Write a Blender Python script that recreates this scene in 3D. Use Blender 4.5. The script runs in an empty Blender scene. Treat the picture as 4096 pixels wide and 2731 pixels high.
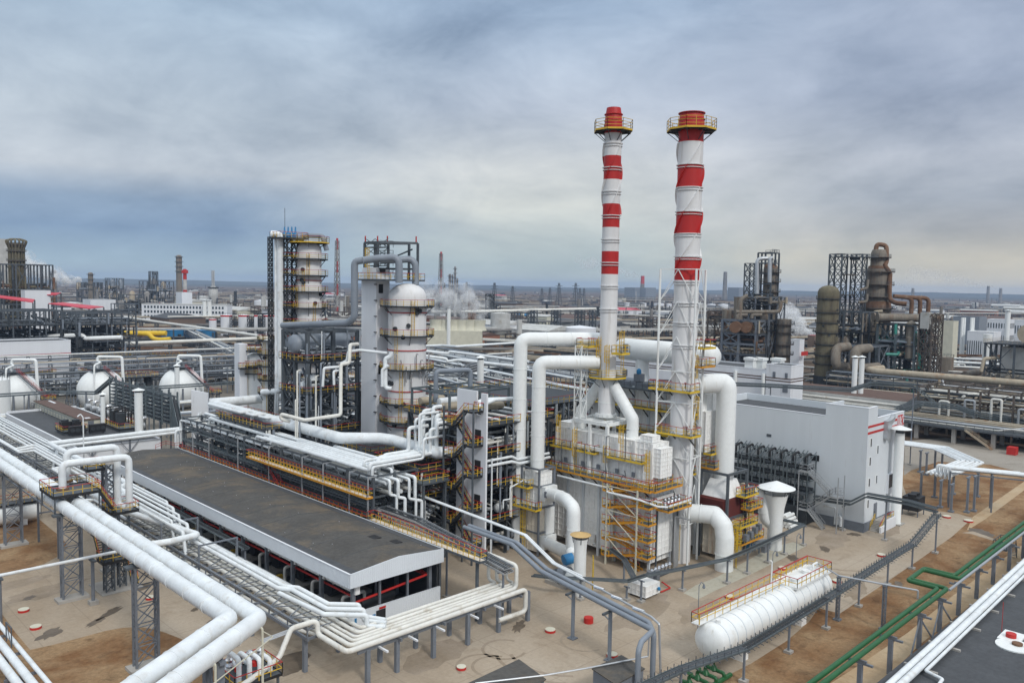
import bpy,math,random
from math import sin,cos,tan,pi,radians,atan2,hypot,sqrt
from mathutils import Vector,Matrix
R=random.Random(7)
SC=bpy.context.scene
COL=SC.collection
# ------------------------------------------------------------------ camera model
CF,CX,CY,CH=3253.0,2048.0,1365.5,40.0
ROLL,PITCH,AZ=radians(0.95),radians(3.99),radians(45.6)
FW=Vector((cos(PITCH)*cos(AZ),cos(PITCH)*sin(AZ),-sin(PITCH)))
_r0=Vector((sin(AZ),-cos(AZ),0));_u0=Vector((sin(PITCH)*cos(AZ),sin(PITCH)*sin(AZ),cos(PITCH)))
RT=cos(ROLL)*_r0 + sin(ROLL)*_u0
UP=cos(ROLL)*_u0 - sin(ROLL)*_r0
def ray(q): return FW + (q[0]-CX)/CF*RT - (q[1]-CY)/CF*UP
# a measured sight line met with a plane of the site: horizontal (gz), x = const (gx), y = const (gy), or at a distance (gd)
def gz(q,z=0.0):
    d=ray(q);t=(z-CH)/d.z;return Vector((d.x*t,d.y*t,z))
def gx(q,x):
    d=ray(q);t=x/d.x;return Vector((x,d.y*t,CH+d.z*t))
def gy(q,y):
    d=ray(q);t=y/d.y;return Vector((d.x*t,y,CH+d.z*t))
def gd(q,D):
    d=ray(q);return Vector((d.x*D,d.y*D,CH+d.z*D))
def hz(g,q):
    d=ray(q);t=(g[0]*FW.x+g[1]*FW.y)/(d.x*FW.x+d.y*FW.y);return CH+d.z*t
def Zm(ox,oy,s): return lambda x,y: (ox+x/s,oy+y/s)
A1=Zm(0,1600,1.3864);A2=Zm(600,1500,1.7423);A3=Zm(1000,1900,1.8867);A4=Zm(2000,1250,1.363);A5=Zm(2600,1250,1.4936);A6=Zm(2600,1900,1.5722)
B1=Zm(0,900,2.0909);B2=Zm(1000,800,1.65);B3=Zm(1700,950,2.24);B4=Zm(2200,380,1.465);B5=Zm(2800,900,1.7423);B6=Zm(3200,1500,2.24)
C1=Zm(0,1550,3.1357);C2=Zm(600,1550,3.1357);C3=Zm(1300,1450,2.6129);C4=Zm(2000,1800,2.6129);C5=Zm(2200,1300,2.6129);C6=Zm(700,2300,3.36);C7=Zm(1900,2100,2.485);C8=Zm(0,2000,2.1457)
FU=Zm(0,0,0.57422)
# ------------------------------------------------------------------ materials
MAT={}
def mat(name,col,rough=0.6,metal=0.0,var=0.12,scale=0.6,stain=None,stain_amt=0.0,stain_scale=0.35,bump=0.0,bscale=30,streak=False,spec=0.4,fine=0.0):
    m=bpy.data.materials.new(name);m.use_nodes=True
    nt=m.node_tree;N=nt.nodes;L=nt.links
    b=N['Principled BSDF'];b.inputs['Roughness'].default_value=rough;b.inputs['Metallic'].default_value=metal
    b.inputs['Specular IOR Level'].default_value=spec
    geo=N.new('ShaderNodeNewGeometry')
    mp=N.new('ShaderNodeMapping');L.new(geo.outputs['Position'],mp.inputs['Vector'])
    if streak: mp.inputs['Scale'].default_value=(1.6,1.6,0.16)
    n1=N.new('ShaderNodeTexNoise');n1.inputs['Scale'].default_value=scale;n1.inputs['Detail'].default_value=6;n1.inputs['Roughness'].default_value=0.6
    L.new(mp.outputs[0],n1.inputs['Vector'])
    mr=N.new('ShaderNodeMapRange');mr.inputs[1].default_value=0.3;mr.inputs[2].default_value=0.7
    mr.inputs[3].default_value=1-var;mr.inputs[4].default_value=1+var*0.6
    L.new(n1.outputs['Fac'],mr.inputs[0])
    mx=N.new('ShaderNodeMix');mx.data_type='RGBA';mx.blend_type='MULTIPLY';mx.inputs['Factor'].default_value=1
    mx.inputs['A'].default_value=(*col,1);L.new(mr.outputs[0],mx.inputs['B'])
    out=mx.outputs['Result']
    if stain:
        n2=N.new('ShaderNodeTexNoise');n2.inputs['Scale'].default_value=stain_scale;n2.inputs['Detail'].default_value=8;n2.inputs['Roughness'].default_value=0.65
        L.new(mp.outputs[0],n2.inputs['Vector'])
        r2=N.new('ShaderNodeMapRange');r2.inputs[1].default_value=0.62-stain_amt*0.3;r2.inputs[2].default_value=0.78-stain_amt*0.25;r2.inputs[3].default_value=0;r2.inputs[4].default_value=0.85
        L.new(n2.outputs['Fac'],r2.inputs[0])
        m2=N.new('ShaderNodeMix');m2.data_type='RGBA';L.new(r2.outputs[0],m2.inputs['Factor']);L.new(out,m2.inputs['A']);m2.inputs['B'].default_value=(*stain,1)
        out=m2.outputs['Result']
    if fine:
        n4=N.new('ShaderNodeTexNoise');n4.inputs['Scale'].default_value=2.2;n4.inputs['Detail'].default_value=4
        L.new(geo.outputs['Position'],n4.inputs['Vector'])
        r4=N.new('ShaderNodeMapRange');r4.inputs[1].default_value=0.3;r4.inputs[2].default_value=0.7;r4.inputs[3].default_value=1-fine;r4.inputs[4].default_value=1+fine
        L.new(n4.outputs['Fac'],r4.inputs[0])
        m4=N.new('ShaderNodeMix');m4.data_type='RGBA';m4.blend_type='MULTIPLY';m4.inputs['Factor'].default_value=1
        L.new(out,m4.inputs['A']);L.new(r4.outputs[0],m4.inputs['B']);out=m4.outputs['Result']
    L.new(out,b.inputs['Base Color'])
    if bump:
        n3=N.new('ShaderNodeTexNoise');n3.inputs['Scale'].default_value=bscale;n3.inputs['Detail'].default_value=3
        L.new(geo.outputs['Position'],n3.inputs['Vector'])
        bp=N.new('ShaderNodeBump');bp.inputs['Strength'].default_value=bump;bp.inputs['Distance'].default_value=0.05
        L.new(n3.outputs['Fac'],bp.inputs['Height']);L.new(bp.outputs[0],b.inputs['Normal'])
    MAT[name]=m;return m
def ribs(name,period,axis_xy=True,strength=0.35):
    """vertical corrugation of a profiled sheet, as bump"""
    m=MAT[name];nt=m.node_tree;N=nt.nodes;L=nt.links
    geo=N.new('ShaderNodeNewGeometry');sp=N.new('ShaderNodeSeparateXYZ');L.new(geo.outputs['Position'],sp.inputs[0])
    ad=N.new('ShaderNodeMath');ad.operation='ADD';L.new(sp.outputs[0],ad.inputs[0]);L.new(sp.outputs[1],ad.inputs[1])
    ml=N.new('ShaderNodeMath');ml.operation='MULTIPLY';L.new(ad.outputs[0],ml.inputs[0]);ml.inputs[1].default_value=2*pi/period
    sn=N.new('ShaderNodeMath');sn.operation='SINE';L.new(ml.outputs[0],sn.inputs[0])
    bp=N.new('ShaderNodeBump');bp.inputs['Strength'].default_value=strength;bp.inputs['Distance'].default_value=0.05
    L.new(sn.outputs[0],bp.inputs['Height']);L.new(bp.outputs[0],N['Principled BSDF'].inputs['Normal'])
mat('pipe_white',(0.75,0.785,0.80),0.52,0.0,0.12,0.5,(0.56,0.55,0.52),0.3,1.1,fine=0.04)
mat('pipe_warm',(0.70,0.69,0.64),0.5,0.0,0.10,0.5,(0.42,0.36,0.27),0.16,0.6,fine=0.05)
mat('duct_white',(0.79,0.81,0.80),0.5,0.0,0.06,0.3,(0.5,0.46,0.38),0.05,0.5,streak=True,fine=0.03)
mat('panel_white',(0.86,0.86,0.84),0.6,0.0,0.06,0.7,(0.40,0.33,0.25),0.06,0.8,streak=True,fine=0.07)
mat('panel_rusty',(0.70,0.64,0.54),0.7,0.0,0.18,0.8,(0.38,0.2,0.09),0.32,0.7,streak=True,fine=0.08)
mat('clad_white',(0.66,0.70,0.73),0.55,0.0,0.05,0.2,(0.5,0.5,0.5),0.03,0.4,streak=True)
mat('clad_light',(0.74,0.76,0.79),0.55,0.0,0.05,0.3,(0.5,0.5,0.5),0.03,0.4,streak=True)
mat('fascia',(0.70,0.74,0.78),0.5,0.0,0.05,0.3);ribs('fascia',0.28)
mat('steel',(0.10,0.115,0.13),0.55,0.25,0.2,0.8,fine=0.1)
mat('steel_light',(0.19,0.21,0.24),0.5,0.25,0.15,0.8,fine=0.08)
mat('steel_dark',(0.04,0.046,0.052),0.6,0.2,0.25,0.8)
mat('steel_brown',(0.12,0.10,0.085),0.75,0.1,0.3,0.5,(0.2,0.1,0.05),0.2,0.5)
mat('black',(0.018,0.018,0.02),0.6,0.0,0.3)
mat('galv',(0.46,0.48,0.50),0.4,0.5,0.12,1.0)
mat('tray',(0.14,0.17,0.185),0.5,0.4,0.18,0.8,fine=0.08)
mat('foil',(0.75,0.76,0.78),0.22,0.9,0.2,3.0,bump=0.5,bscale=8)
mat('grey_pipe',(0.22,0.25,0.29),0.45,0.0,0.12,0.5)
mat('post_grey',(0.18,0.20,0.23),0.65,0.0,0.12,0.5,fine=0.05)
mat('yellow',(0.66,0.42,0.03),0.5,0.0,0.15,0.8)
mat('yellow_bright',(0.70,0.47,0.03),0.5,0.0,0.12,0.8)
mat('orange',(0.62,0.28,0.02),0.55,0.0,0.15,0.8)
mat('red',(0.50,0.025,0.02),0.5,0.0,0.1,0.8)
mat('rail_red',(0.42,0.03,0.025),0.5,0.0,0.15,0.8)
mat('chim_red',(0.46,0.02,0.018),0.5,0.0,0.12,0.5,(0.25,0.015,0.012),0.08,0.4,streak=True)
mat('chim_white',(0.72,0.72,0.72),0.55,0.0,0.1,0.4,(0.42,0.38,0.33),0.12,0.5,streak=True)
mat('soot',(0.05,0.018,0.016),0.8,0.0,0.3,0.8)
mat('green',(0.018,0.105,0.032),0.4,0.0,0.15,0.8)
mat('teal',(0.04,0.24,0.19),0.5,0.0,0.2,0.8)
mat('blue',(0.03,0.2,0.42),0.5,0.0,0.1,0.8)
mat('gold',(0.62,0.42,0.18),0.45,0.2,0.1,0.8)
mat('louvre_red',(0.12,0.025,0.02),0.6,0.0,0.2,0.8)
mat('concrete',(0.38,0.36,0.33),0.85,0.0,0.2,0.5,bump=0.2)
mat('cream',(0.60,0.58,0.47),0.8,0.0,0.1,0.5)
mat('brick',(0.30,0.13,0.08),0.85,0.0,0.2,0.6)
mat('glass',(0.05,0.07,0.09),0.12,0.0,0.3,0.3,spec=0.8)
mat('roof_dark',(0.082,0.078,0.072),0.9,0.0,0.22,0.25,(0.15,0.118,0.082),0.4,0.16,bump=0.2,fine=0.14)
mat('roof_grey',(0.07,0.074,0.08),0.85,0.0,0.15,0.5,bump=0.2,fine=0.12)
mat('roof_brown',(0.12,0.075,0.06),0.85,0.0,0.2,0.5)
mat('roof_red',(0.55,0.035,0.06),0.5,0.0,0.1,0.5)
mat('rust_tower',(0.205,0.178,0.145),0.75,0.1,0.3,0.4,(0.16,0.09,0.05),0.28,0.35,streak=True,fine=0.1)
mat('rust_olive',(0.155,0.135,0.085),0.75,0.1,0.3,0.4,(0.10,0.075,0.045),0.28,0.35,streak=True,fine=0.1)
mat('rust',(0.175,0.095,0.055),0.8,0.1,0.3,0.5,(0.22,0.17,0.13),0.3,0.5,fine=0.1)
mat('rust_pipe',(0.42,0.36,0.27),0.7,0.0,0.2,0.4,(0.33,0.15,0.06),0.26,0.3,fine=0.08)
mat('old_white',(0.50,0.50,0.48),0.7,0.0,0.2,0.3,(0.3,0.26,0.2),0.2,0.4)
mat('far_grey',(0.23,0.22,0.21),0.8,0.0,0.4,0.05,fine=0.1)
mat('far_brown',(0.17,0.12,0.09),0.85,0.0,0.4,0.05)
mat('tree_bark',(0.07,0.06,0.05),0.9,0.0,0.3,0.4)
# ------------------------------------------------------------------ mesh builder
class M:
    def __init__(s): s.v=[];s.f=[];s.c=[]
    def cut(s): s.c.append((len(s.v),len(s.f)));return s
    def each(s,name,mt,parent,label=None):      # one part for every piece between two cuts
        vo=fo=0;out=[]
        for a,b in s.c+[(len(s.v),len(s.f))]:
            if b > fo:
                m=M();m.v=s.v[vo:a];m.f=[tuple(i-vo for i in f) for f in s.f[fo:b]];out.append(m.put(name,mt,parent,label))
            vo,fo=a,b
        return out
    def add(s,vs,fs):
        o=len(s.v);s.v += [tuple(v) for v in vs];s.f += [tuple(i+o for i in f) for f in fs];return s
    def box(s,x0,x1,y0,y1,z0,z1):
        return s.add([(x0,y0,z0),(x1,y0,z0),(x1,y1,z0),(x0,y1,z0),(x0,y0,z1),(x1,y0,z1),(x1,y1,z1),(x0,y1,z1)],
                     [(3,2,1,0),(4,5,6,7),(0,1,5,4),(1,2,6,5),(2,3,7,6),(3,0,4,7)])
    def cb(s,x,y,z,sx,sy,sz): return s.box(x-sx/2,x+sx/2,y-sy/2,y+sy/2,z,z+sz)
    def beam(s,p,q,w,h=None):
        p=Vector(p);q=Vector(q);h=h or w;d=q-p
        if d.length < 1e-6: return s
        d.normalize();a=Vector((0,0,1)) if abs(d.z) < 0.95 else Vector((1,0,0))
        u=d.cross(a).normalized()*w/2;t=u.cross(d).normalized()*h/2
        vs=[p-u-t,p+u-t,p+u+t,p-u+t,q-u-t,q+u-t,q+u+t,q-u+t]
        return s.add(vs,[(0,1,2,3),(7,6,5,4),(0,4,5,1),(1,5,6,2),(2,6,7,3),(3,7,4,0)])
    def tube(s,pts,r,n=10,bend=None,caps=True,rings=0,ringw=0.05,ringh=1.06):
        pts=[Vector(p) for p in pts];bend=bend if bend is not None else 1.6*r
        path=[pts[0]]
        for i in range(1,len(pts)-1):
            a,b,c=pts[i-1],pts[i],pts[i+1]
            d1=(a-b);d2=(c-b);l1,l2=d1.length,d2.length
            if l1 < 1e-5 or l2 < 1e-5: continue
            d1 /= l1;d2 /= l2;ang=d1.angle(d2)
            if ang > pi-0.05: path.append(b);continue
            cut=min(bend/ max(tan(ang/2),0.2),l1*0.49,l2*0.49)
            k=4 if ang < 2.2 else 2
            for j in range(k+1):
                t=j/k;path.append((1-t)**2*(b+d1*cut)+2*t*(1-t)*b+t*t*(b+d2*cut))
        path.append(pts[-1])
        prev=None;rs=[]
        for i,p in enumerate(path):
            t=(path[min(i+1,len(path)-1)]-path[max(i-1,0)]).normalized()
            if prev is None:
                a=Vector((0,0,1)) if abs(t.z) < 0.9 else Vector((1,0,0));u=t.cross(a).normalized()
            else:
                u=(prev - t*prev.dot(t)).normalized()
            prev=u;w=t.cross(u);rs.append((p,u,w))
        vs=[]
        for p,u,w in rs:
            for k in range(n): vs.append(p+u*(r*cos(2*pi*k/n))+w*(r*sin(2*pi*k/n)))
        fs=[]
        for i in range(len(rs)-1):
            for k in range(n): fs.append((i*n+k,i*n+(k+1)%n,(i+1)*n+(k+1)%n,(i+1)*n+k))
        if caps: fs.append(tuple(range(n-1,-1,-1)));fs.append(tuple((len(rs)-1)*n+k for k in range(n)))
        s.add(vs,fs)
        if rings:
            for a,b in zip(pts[:-1],pts[1:]):
                L=(b-a).length;k=int(L/rings)
                for j in range(1,k+1):
                    c=a+(b-a)*(j/(k+1));d=(b-a)/L*ringw/2;s.cyl(c-d,c+d,r*ringh,n=n)
        return s
    def cyl(s,p,q,r,r2=None,n=16,caps=True):
        p=Vector(p);q=Vector(q);r2=r if r2 is None else r2;d=(q-p).normalized()
        a=Vector((0,0,1)) if abs(d.z) < 0.9 else Vector((1,0,0));u=d.cross(a).normalized();w=d.cross(u)
        vs=[p+(u*cos(2*pi*k/n)+w*sin(2*pi*k/n))*r for k in range(n)]+[q+(u*cos(2*pi*k/n)+w*sin(2*pi*k/n))*r2 for k in range(n)]
        fs=[(k,k+n,(k+1)%n+n,(k+1)%n) for k in range(n)]
        if caps: fs += [tuple(range(n)),tuple(range(2*n-1,n-1,-1))]
        return s.add(vs,fs)
    def lathe(s,c,prof,n=24,axis='z',capb=True,capt=True):
        vs=[];fs=[];m=len(prof)
        for r,z in prof:
            for k in range(n):
                a=2*pi*k/n
                if axis == 'z': vs.append((c[0]+r*cos(a),c[1]+r*sin(a),c[2]+z))
                elif axis == 'x': vs.append((c[0]+z,c[1]+r*cos(a),c[2]+r*sin(a)))
                else: vs.append((c[0]+r*sin(a),c[1]+z,c[2]+r*cos(a)))
        for i in range(m-1):
            for k in range(n): fs.append((i*n+k,i*n+(k+1)%n,(i+1)*n+(k+1)%n,(i+1)*n+k))
        if capb: fs.append(tuple(range(n-1,-1,-1)))
        if capt: fs.append(tuple((m-1)*n+k for k in range(n)))
        return s.add(vs,fs)
    def prism(s,poly,z0,z1):
        n=len(poly);vs=[(p[0],p[1],z0) for p in poly]+[(p[0],p[1],z1) for p in poly]
        a=sum(poly[i][0]*poly[(i+1)%n][1]-poly[(i+1)%n][0]*poly[i][1] for i in range(n))
        fs=[(i,(i+1)%n,(i+1)%n+n,i+n) for i in range(n)]+[tuple(range(n-1,-1,-1)),tuple(range(n,2*n))]
        if a < 0: fs=[f[::-1] for f in fs]
        return s.add(vs,fs)
    def sheet(s,poly,z):
        p=[(q[0],q[1],z) for q in poly];n=len(p)
        a=sum(p[i][0]*p[(i+1)%n][1]-p[(i+1)%n][0]*p[i][1] for i in range(n))
        return s.add(p,[tuple(range(n)) if a > 0 else tuple(range(n-1,-1,-1))])
    def ext(s,poly3,d):   # 3d polygon extruded by vector d
        n=len(poly3);d=Vector(d);vs=[Vector(p) for p in poly3]+[Vector(p)+d for p in poly3]
        return s.add(vs,[(i,(i+1)%n,(i+1)%n+n,i+n) for i in range(n)]+[tuple(range(n-1,-1,-1)),tuple(range(n,2*n))])
    def rails(s,pts,h=1.1,step=1.3,w=0.05,lines=(0.55,1.0),closed=False,posts=True):
        pts=[Vector(p) for p in pts]
        segs=list(zip(pts[:-1],pts[1:]))+([(pts[-1],pts[0])] if closed else [])
        for a,b in segs:
            for l in lines: s.beam(a+Vector((0,0,h*l)),b+Vector((0,0,h*l)),w)
            if posts:
                k=max(1,round((b-a).length/step))
                for j in range(k+1): c=a+(b-a)*(j/k);s.beam(c,c+Vector((0,0,h)),w)
        return s
    def lattice(s,p,q,w,leg=0.12,br=0.07,panel=None,side=2):
        """square lattice mast from p to q (vertical)"""
        p=Vector(p);q=Vector(q);h=q.z-p.z;panel=panel or w*1.2;k=max(1,round(h/panel))
        w2=w if not isinstance(w,tuple) else w[1];w1=w if not isinstance(w,tuple) else w[0]
        cs=[(-1,-1),(1,-1),(1,1),(-1,1)]
        def P(c,t): ww=w1+(w2-w1)*t;b=p+(q-p)*t;return b+Vector((c[0]*ww/2,c[1]*ww/2,0))
        for c in cs: s.beam(P(c,0),P(c,1),leg)
        for i in range(k):
            t0,t1=i/k,(i+1)/k
            for j in range(4):
                a,b=cs[j],cs[(j+1)%4]
                s.beam(P(a,t1),P(b,t1),br);s.beam(P(a,t0),P(b,t1),br)
                if side == 2: s.beam(P(b,t0),P(a,t1),br)
        return s
    def mesh(s,name,mt,loc):
        me=bpy.data.meshes.new(name)
        me.from_pydata([(v[0]-loc[0],v[1]-loc[1],v[2]-loc[2]) for v in s.v],[],s.f)
        me.materials.append(MAT[mt]);me.polygons.foreach_set('use_smooth',[True]*len(me.polygons));me.set_sharp_from_angle(angle=radians(40));me.update()
        return me
    def put(s,name,mt,parent,label=None,kind=None):     # a part
        if not s.v: return None
        wl=Vector(parent['_w']);o=bpy.data.objects.new(name,s.mesh(name,mt,wl));COL.objects.link(o);o.parent=parent;o['_w']=tuple(wl)
        if label: o['label']=label
        if kind: o['kind']=kind
        return o
    def thing(s,name,mt,label,cat,group=None,kind=None):   # a one-mesh thing
        xs=[v[0] for v in s.v];ys=[v[1] for v in s.v];zs=[v[2] for v in s.v]
        loc=Vector(((min(xs)+max(xs))/2,(min(ys)+max(ys))/2,min(zs)))
        o=bpy.data.objects.new(name,s.mesh(name,mt,loc));COL.objects.link(o);o.location=loc;o['_w']=tuple(loc)
        return tag(o,label,cat,group,kind)
def tag(o,label=None,cat=None,group=None,kind=None):
    if label: o['label']=label
    if cat: o['category']=cat
    if group: o['group']=group
    if kind: o['kind']=kind
    return o
def T(name,label,cat,loc,group=None):
    o=bpy.data.objects.new(name,None);COL.objects.link(o);o.location=loc;o['_w']=tuple(loc);o.empty_display_size=0.3
    return tag(o,label,cat,group)
def dup(root,loc,label=None,group=None,rotz=None):
    r=root.copy();COL.objects.link(r);r.location=loc
    if label: r['label']=label
    if group: r['group']=group
    if rotz is not None: r.rotation_euler=(0,0,rotz)
    for ch in list(root.children):
        c=ch.copy();COL.objects.link(c);c.parent=r
        for g in list(ch.children):
            e=g.copy();COL.objects.link(e);e.parent=c
    return r
ORD=['first','second','third','fourth','fifth','sixth','seventh','eighth','ninth','tenth','eleventh','twelfth','thirteenth','fourteenth','fifteenth','sixteenth','seventeenth','eighteenth','nineteenth','twentieth']
def nth(i):
    if i < 20: return ORD[i]
    tens=['','','twenty','thirty','forty','fifty','sixty','seventy','eighty','ninety'][(i+1)//10];u=(i+1)%10
    return tens+'-'+ORD[u-1] if u else tens[:-1]+'ieth'
def structure(name,m,mt): 
    o=m.thing(name,mt,None,None,None,'structure');return o
def off(pts,o):      # a run of points shifted sideways by o, corners mitred
    P=[Vector(p) for p in pts];out=[]
    for i,p in enumerate(P):
        ns=[]
        for a,b in ((i-1,i),(i,i+1)):
            if 0 <= a and b < len(P): d=P[b]-P[a];d.z=0;ns.append(Vector((-d.y,d.x,0)).normalized())
        n=sum(ns,Vector());n=n.normalized();out.append(p+n*o/max(.35,n.dot(ns[0])))
    return out
def pipe(label,pts,r,mt='pipe_white',group=None,name='insulated_pipe',n=10,bend=None,rings=0,cat='pipe'):
    return M().tube(pts,r,n=n,bend=bend,rings=rings).thing(name,mt,label,cat,group)
# ------------------------------------------------------------------ camera, sky, sun, air
cam=bpy.data.cameras.new('camera');camo=bpy.data.objects.new('camera',cam);COL.objects.link(camo)
camo.matrix_world=Matrix(((RT.x,UP.x,-FW.x,0),(RT.y,UP.y,-FW.y,0),(RT.z,UP.z,-FW.z,CH),(0,0,0,1)))
cam.sensor_width=36;cam.lens=CF/4096*36;cam.clip_start=1;cam.clip_end=40000;SC.camera=camo
SUN_EL,SUN_AZ=radians(42),radians(-106)      # azimuth measured from +X towards +Y
w=bpy.data.worlds.new('World');SC.world=w;w.use_nodes=True
nt=w.node_tree;N=nt.nodes;L=nt.links;N.clear()
def node(t,**k):
    n=N.new(t)
    for a,v in k.items(): setattr(n,a,v)
    return n
def math_(op,a,b=None,c=None,clamp=False):
    n=node('ShaderNodeMath',operation=op,use_clamp=clamp)
    for i,x in enumerate((a,b,c)):
        if x is None: continue
        if isinstance(x,(int,float)): n.inputs[i].default_value=x
        else: L.new(x,n.inputs[i])
    return n.outputs[0]
def ramp(val,stops,interp='LINEAR'):
    r=node('ShaderNodeValToRGB');r.color_ramp.interpolation=interp;e=r.color_ramp.elements
    while len(e) < len(stops): e.new(0.5)
    for el,(p,c) in zip(e,stops): el.position=p;el.color=(*c,1)
    L.new(val,r.inputs[0]);return r.outputs[0]
def mixc(f,a,b,mode='MIX'):
    n=node('ShaderNodeMix',data_type='RGBA',blend_type=mode)
    for k,x in (('Factor',f),('A',a),('B',b)):
        if isinstance(x,(int,float)): n.inputs[k].default_value=x
        elif isinstance(x,tuple): n.inputs[k].default_value=(*x,1)
        else: L.new(x,n.inputs[k])
    return n.outputs['Result']
def maprange(v,a,b,c=0.0,d=1.0,smooth=True):
    n=node('ShaderNodeMapRange',interpolation_type='SMOOTHSTEP' if smooth else 'LINEAR')
    L.new(v,n.inputs[0])
    for i,x in enumerate((a,b,c,d)): n.inputs[i+1].default_value=x
    return n.outputs[0]
tc=node('ShaderNodeTexCoord');sep=node('ShaderNodeSeparateXYZ');L.new(tc.outputs['Generated'],sep.inputs[0])
dx,dy,dz=sep.outputs
sky=node('ShaderNodeTexSky',sky_type='NISHITA');sky.sun_disc=False;sky.sun_elevation=SUN_EL;sky.sun_rotation=pi/2-SUN_AZ
sky.air_density=1.2;sky.dust_density=2.5;sky.ozone_density=1.5
skyc=mixc(1.0,sky.outputs[0],(0.10,0.10,0.10),'MULTIPLY')
# heading: -1 at the left of the view, +1 at its right, as a bearing of the site
hd=math_('SUBTRACT',math_('MULTIPLY',dx,sin(AZ)),math_('MULTIPLY',dy,cos(AZ)))
el=math_('MAXIMUM',dz,0.0)
# cloud deck seen from below: direction projected on a flat layer
den=math_('ADD',el,0.16)
cx=math_('DIVIDE',dx,den);cy=math_('DIVIDE',dy,den)
cv=node('ShaderNodeCombineXYZ');L.new(cx,cv.inputs[0]);L.new(cy,cv.inputs[1])
def noise(vec,scale,detail=6,rough=0.55,dist=0.0,sc=None,rot=0.0,off=(0,0,0)):
    mp=node('ShaderNodeMapping');L.new(vec,mp.inputs['Vector']);mp.inputs['Rotation'].default_value=(0,0,rot);mp.inputs['Location'].default_value=off
    if sc: mp.inputs['Scale'].default_value=sc
    n=node('ShaderNodeTexNoise');n.inputs['Scale'].default_value=scale;n.inputs['Detail'].default_value=detail;n.inputs['Roughness'].default_value=rough;n.inputs['Distortion'].default_value=dist
    L.new(mp.outputs[0],n.inputs['Vector']);return n.outputs['Fac']
n1=noise(cv.outputs[0],0.85,8,0.58,0.7,(1.0,0.7,1),radians(30),(3.1,1.2,0))
n2=noise(cv.outputs[0],2.6,8,0.55,0.3,(1.0,0.55,1),radians(50),(0.4,2.2,0))
sv=node('ShaderNodeCombineXYZ');L.new(hd,sv.inputs[0]);L.new(math_('MULTIPLY',el,1.6),sv.inputs[1])
n3=noise(sv.outputs[0],3.2,8,0.6,0.6,(0.9,1.1,1),radians(-20),(5.3,0.7,0))
n4=noise(sv.outputs[0],9.0,7,0.62,0.4,(0.8,1.0,1),radians(35),(1.3,4.7,0))
cl=math_('ADD',math_('ADD',math_('MULTIPLY',n1,0.17),math_('MULTIPLY',n4,0.33)),math_('ADD',math_('MULTIPLY',n2,0.12),math_('MULTIPLY',n3,0.5)))
# left, centre and right of the sky differ: ramps over the sine of the elevation
SK=1.0
left=ramp(math_('MULTIPLY',el,2.5),[(0.0,(0.42,0.52,0.59)),(0.05,(0.36,0.49,0.60)),(0.14,(0.22,0.33,0.50)),(0.22,(0.27,0.37,0.52)),(0.30,(0.52,0.57,0.64)),(0.46,(0.49,0.56,0.64)),(0.72,(0.38,0.485,0.61)),(1.0,(0.34,0.45,0.60))])
mid=ramp(math_('MULTIPLY',el,2.5),[(0.0,(0.47,0.54,0.56)),(0.06,(0.44,0.53,0.56)),(0.14,(0.50,0.57,0.59)),(0.24,(0.62,0.65,0.64)),(0.36,(0.60,0.63,0.65)),(0.52,(0.46,0.52,0.62)),(0.78,(0.355,0.46,0.61)),(1.0,(0.34,0.44,0.60))])
right=ramp(math_('MULTIPLY',el,2.5),[(0.0,(0.66,0.63,0.55)),(0.09,(0.64,0.61,0.53)),(0.17,(0.48,0.49,0.51)),(0.25,(0.42,0.46,0.53)),(0.36,(0.46,0.50,0.58)),(0.55,(0.38,0.44,0.56)),(0.8,(0.35,0.42,0.55)),(1.0,(0.34,0.42,0.56))])
fl=maprange(math_('ADD',hd,math_('MULTIPLY',math_('SUBTRACT',n3,0.5),0.35)),-0.38,0.02)
fr=maprange(math_('ADD',hd,math_('MULTIPLY',math_('SUBTRACT',n3,0.5),0.35)),0.08,0.45)
deck=mixc(fr,mixc(fl,left,mid),right)
amp=maprange(el,0.0,0.12,0.45,1.0)
lum=math_('ADD',1.0,math_('MULTIPLY',math_('SUBTRACT',cl,0.56),math_('MULTIPLY',amp,2.1)))
lumc=node('ShaderNodeCombineColor')
L.new(math_('POWER',math_('MAXIMUM',lum,0.2),1.12),lumc.inputs[0]);L.new(lum,lumc.inputs[1]);L.new(math_('POWER',math_('MAXIMUM',lum,0.2),0.82),lumc.inputs[2])
deck=mixc(1.0,deck,lumc.outputs[0],'MULTIPLY')
deck=mixc(0.10,deck,skyc)
# the deck is thinner, so brighter, overhead
zen=maprange(el,0.36,0.75,1.0,2.3)
zc=node('ShaderNodeCombineColor');[L.new(zen,zc.inputs[i]) for i in range(3)]
deck=mixc(maprange(el,0.34,0.6),deck,(0.44,0.47,0.50))
deck=mixc(1.0,deck,zc.outputs[0],'MULTIPLY')
bg=node('ShaderNodeBackground');L.new(deck,bg.inputs[0]);bg.inputs[1].default_value=SK
out=node('ShaderNodeOutputWorld');L.new(bg.outputs[0],out.inputs[0])
sl=bpy.data.lights.new('sun','SUN');sl.energy=1.5;sl.angle=radians(10);sl.color=(1,0.97,0.92)
so=bpy.data.objects.new('sun',sl);COL.objects.link(so);so.location=(0,0,150)
sd=Vector((cos(SUN_EL)*cos(SUN_AZ),cos(SUN_EL)*sin(SUN_AZ),sin(SUN_EL)))
so.rotation_euler=(-sd).to_track_quat('-Z','Y').to_euler()
SC.view_settings.view_transform='Standard';SC.view_settings.look='None';SC.view_settings.exposure=0.08;SC.view_settings.gamma=1;SC.view_settings.use_curve_mapping=False
SC.cycles.max_bounces=8;SC.cycles.diffuse_bounces=3;SC.cycles.glossy_bounces=3;SC.cycles.volume_bounces=1;SC.cycles.transparent_max_bounces=40
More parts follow.
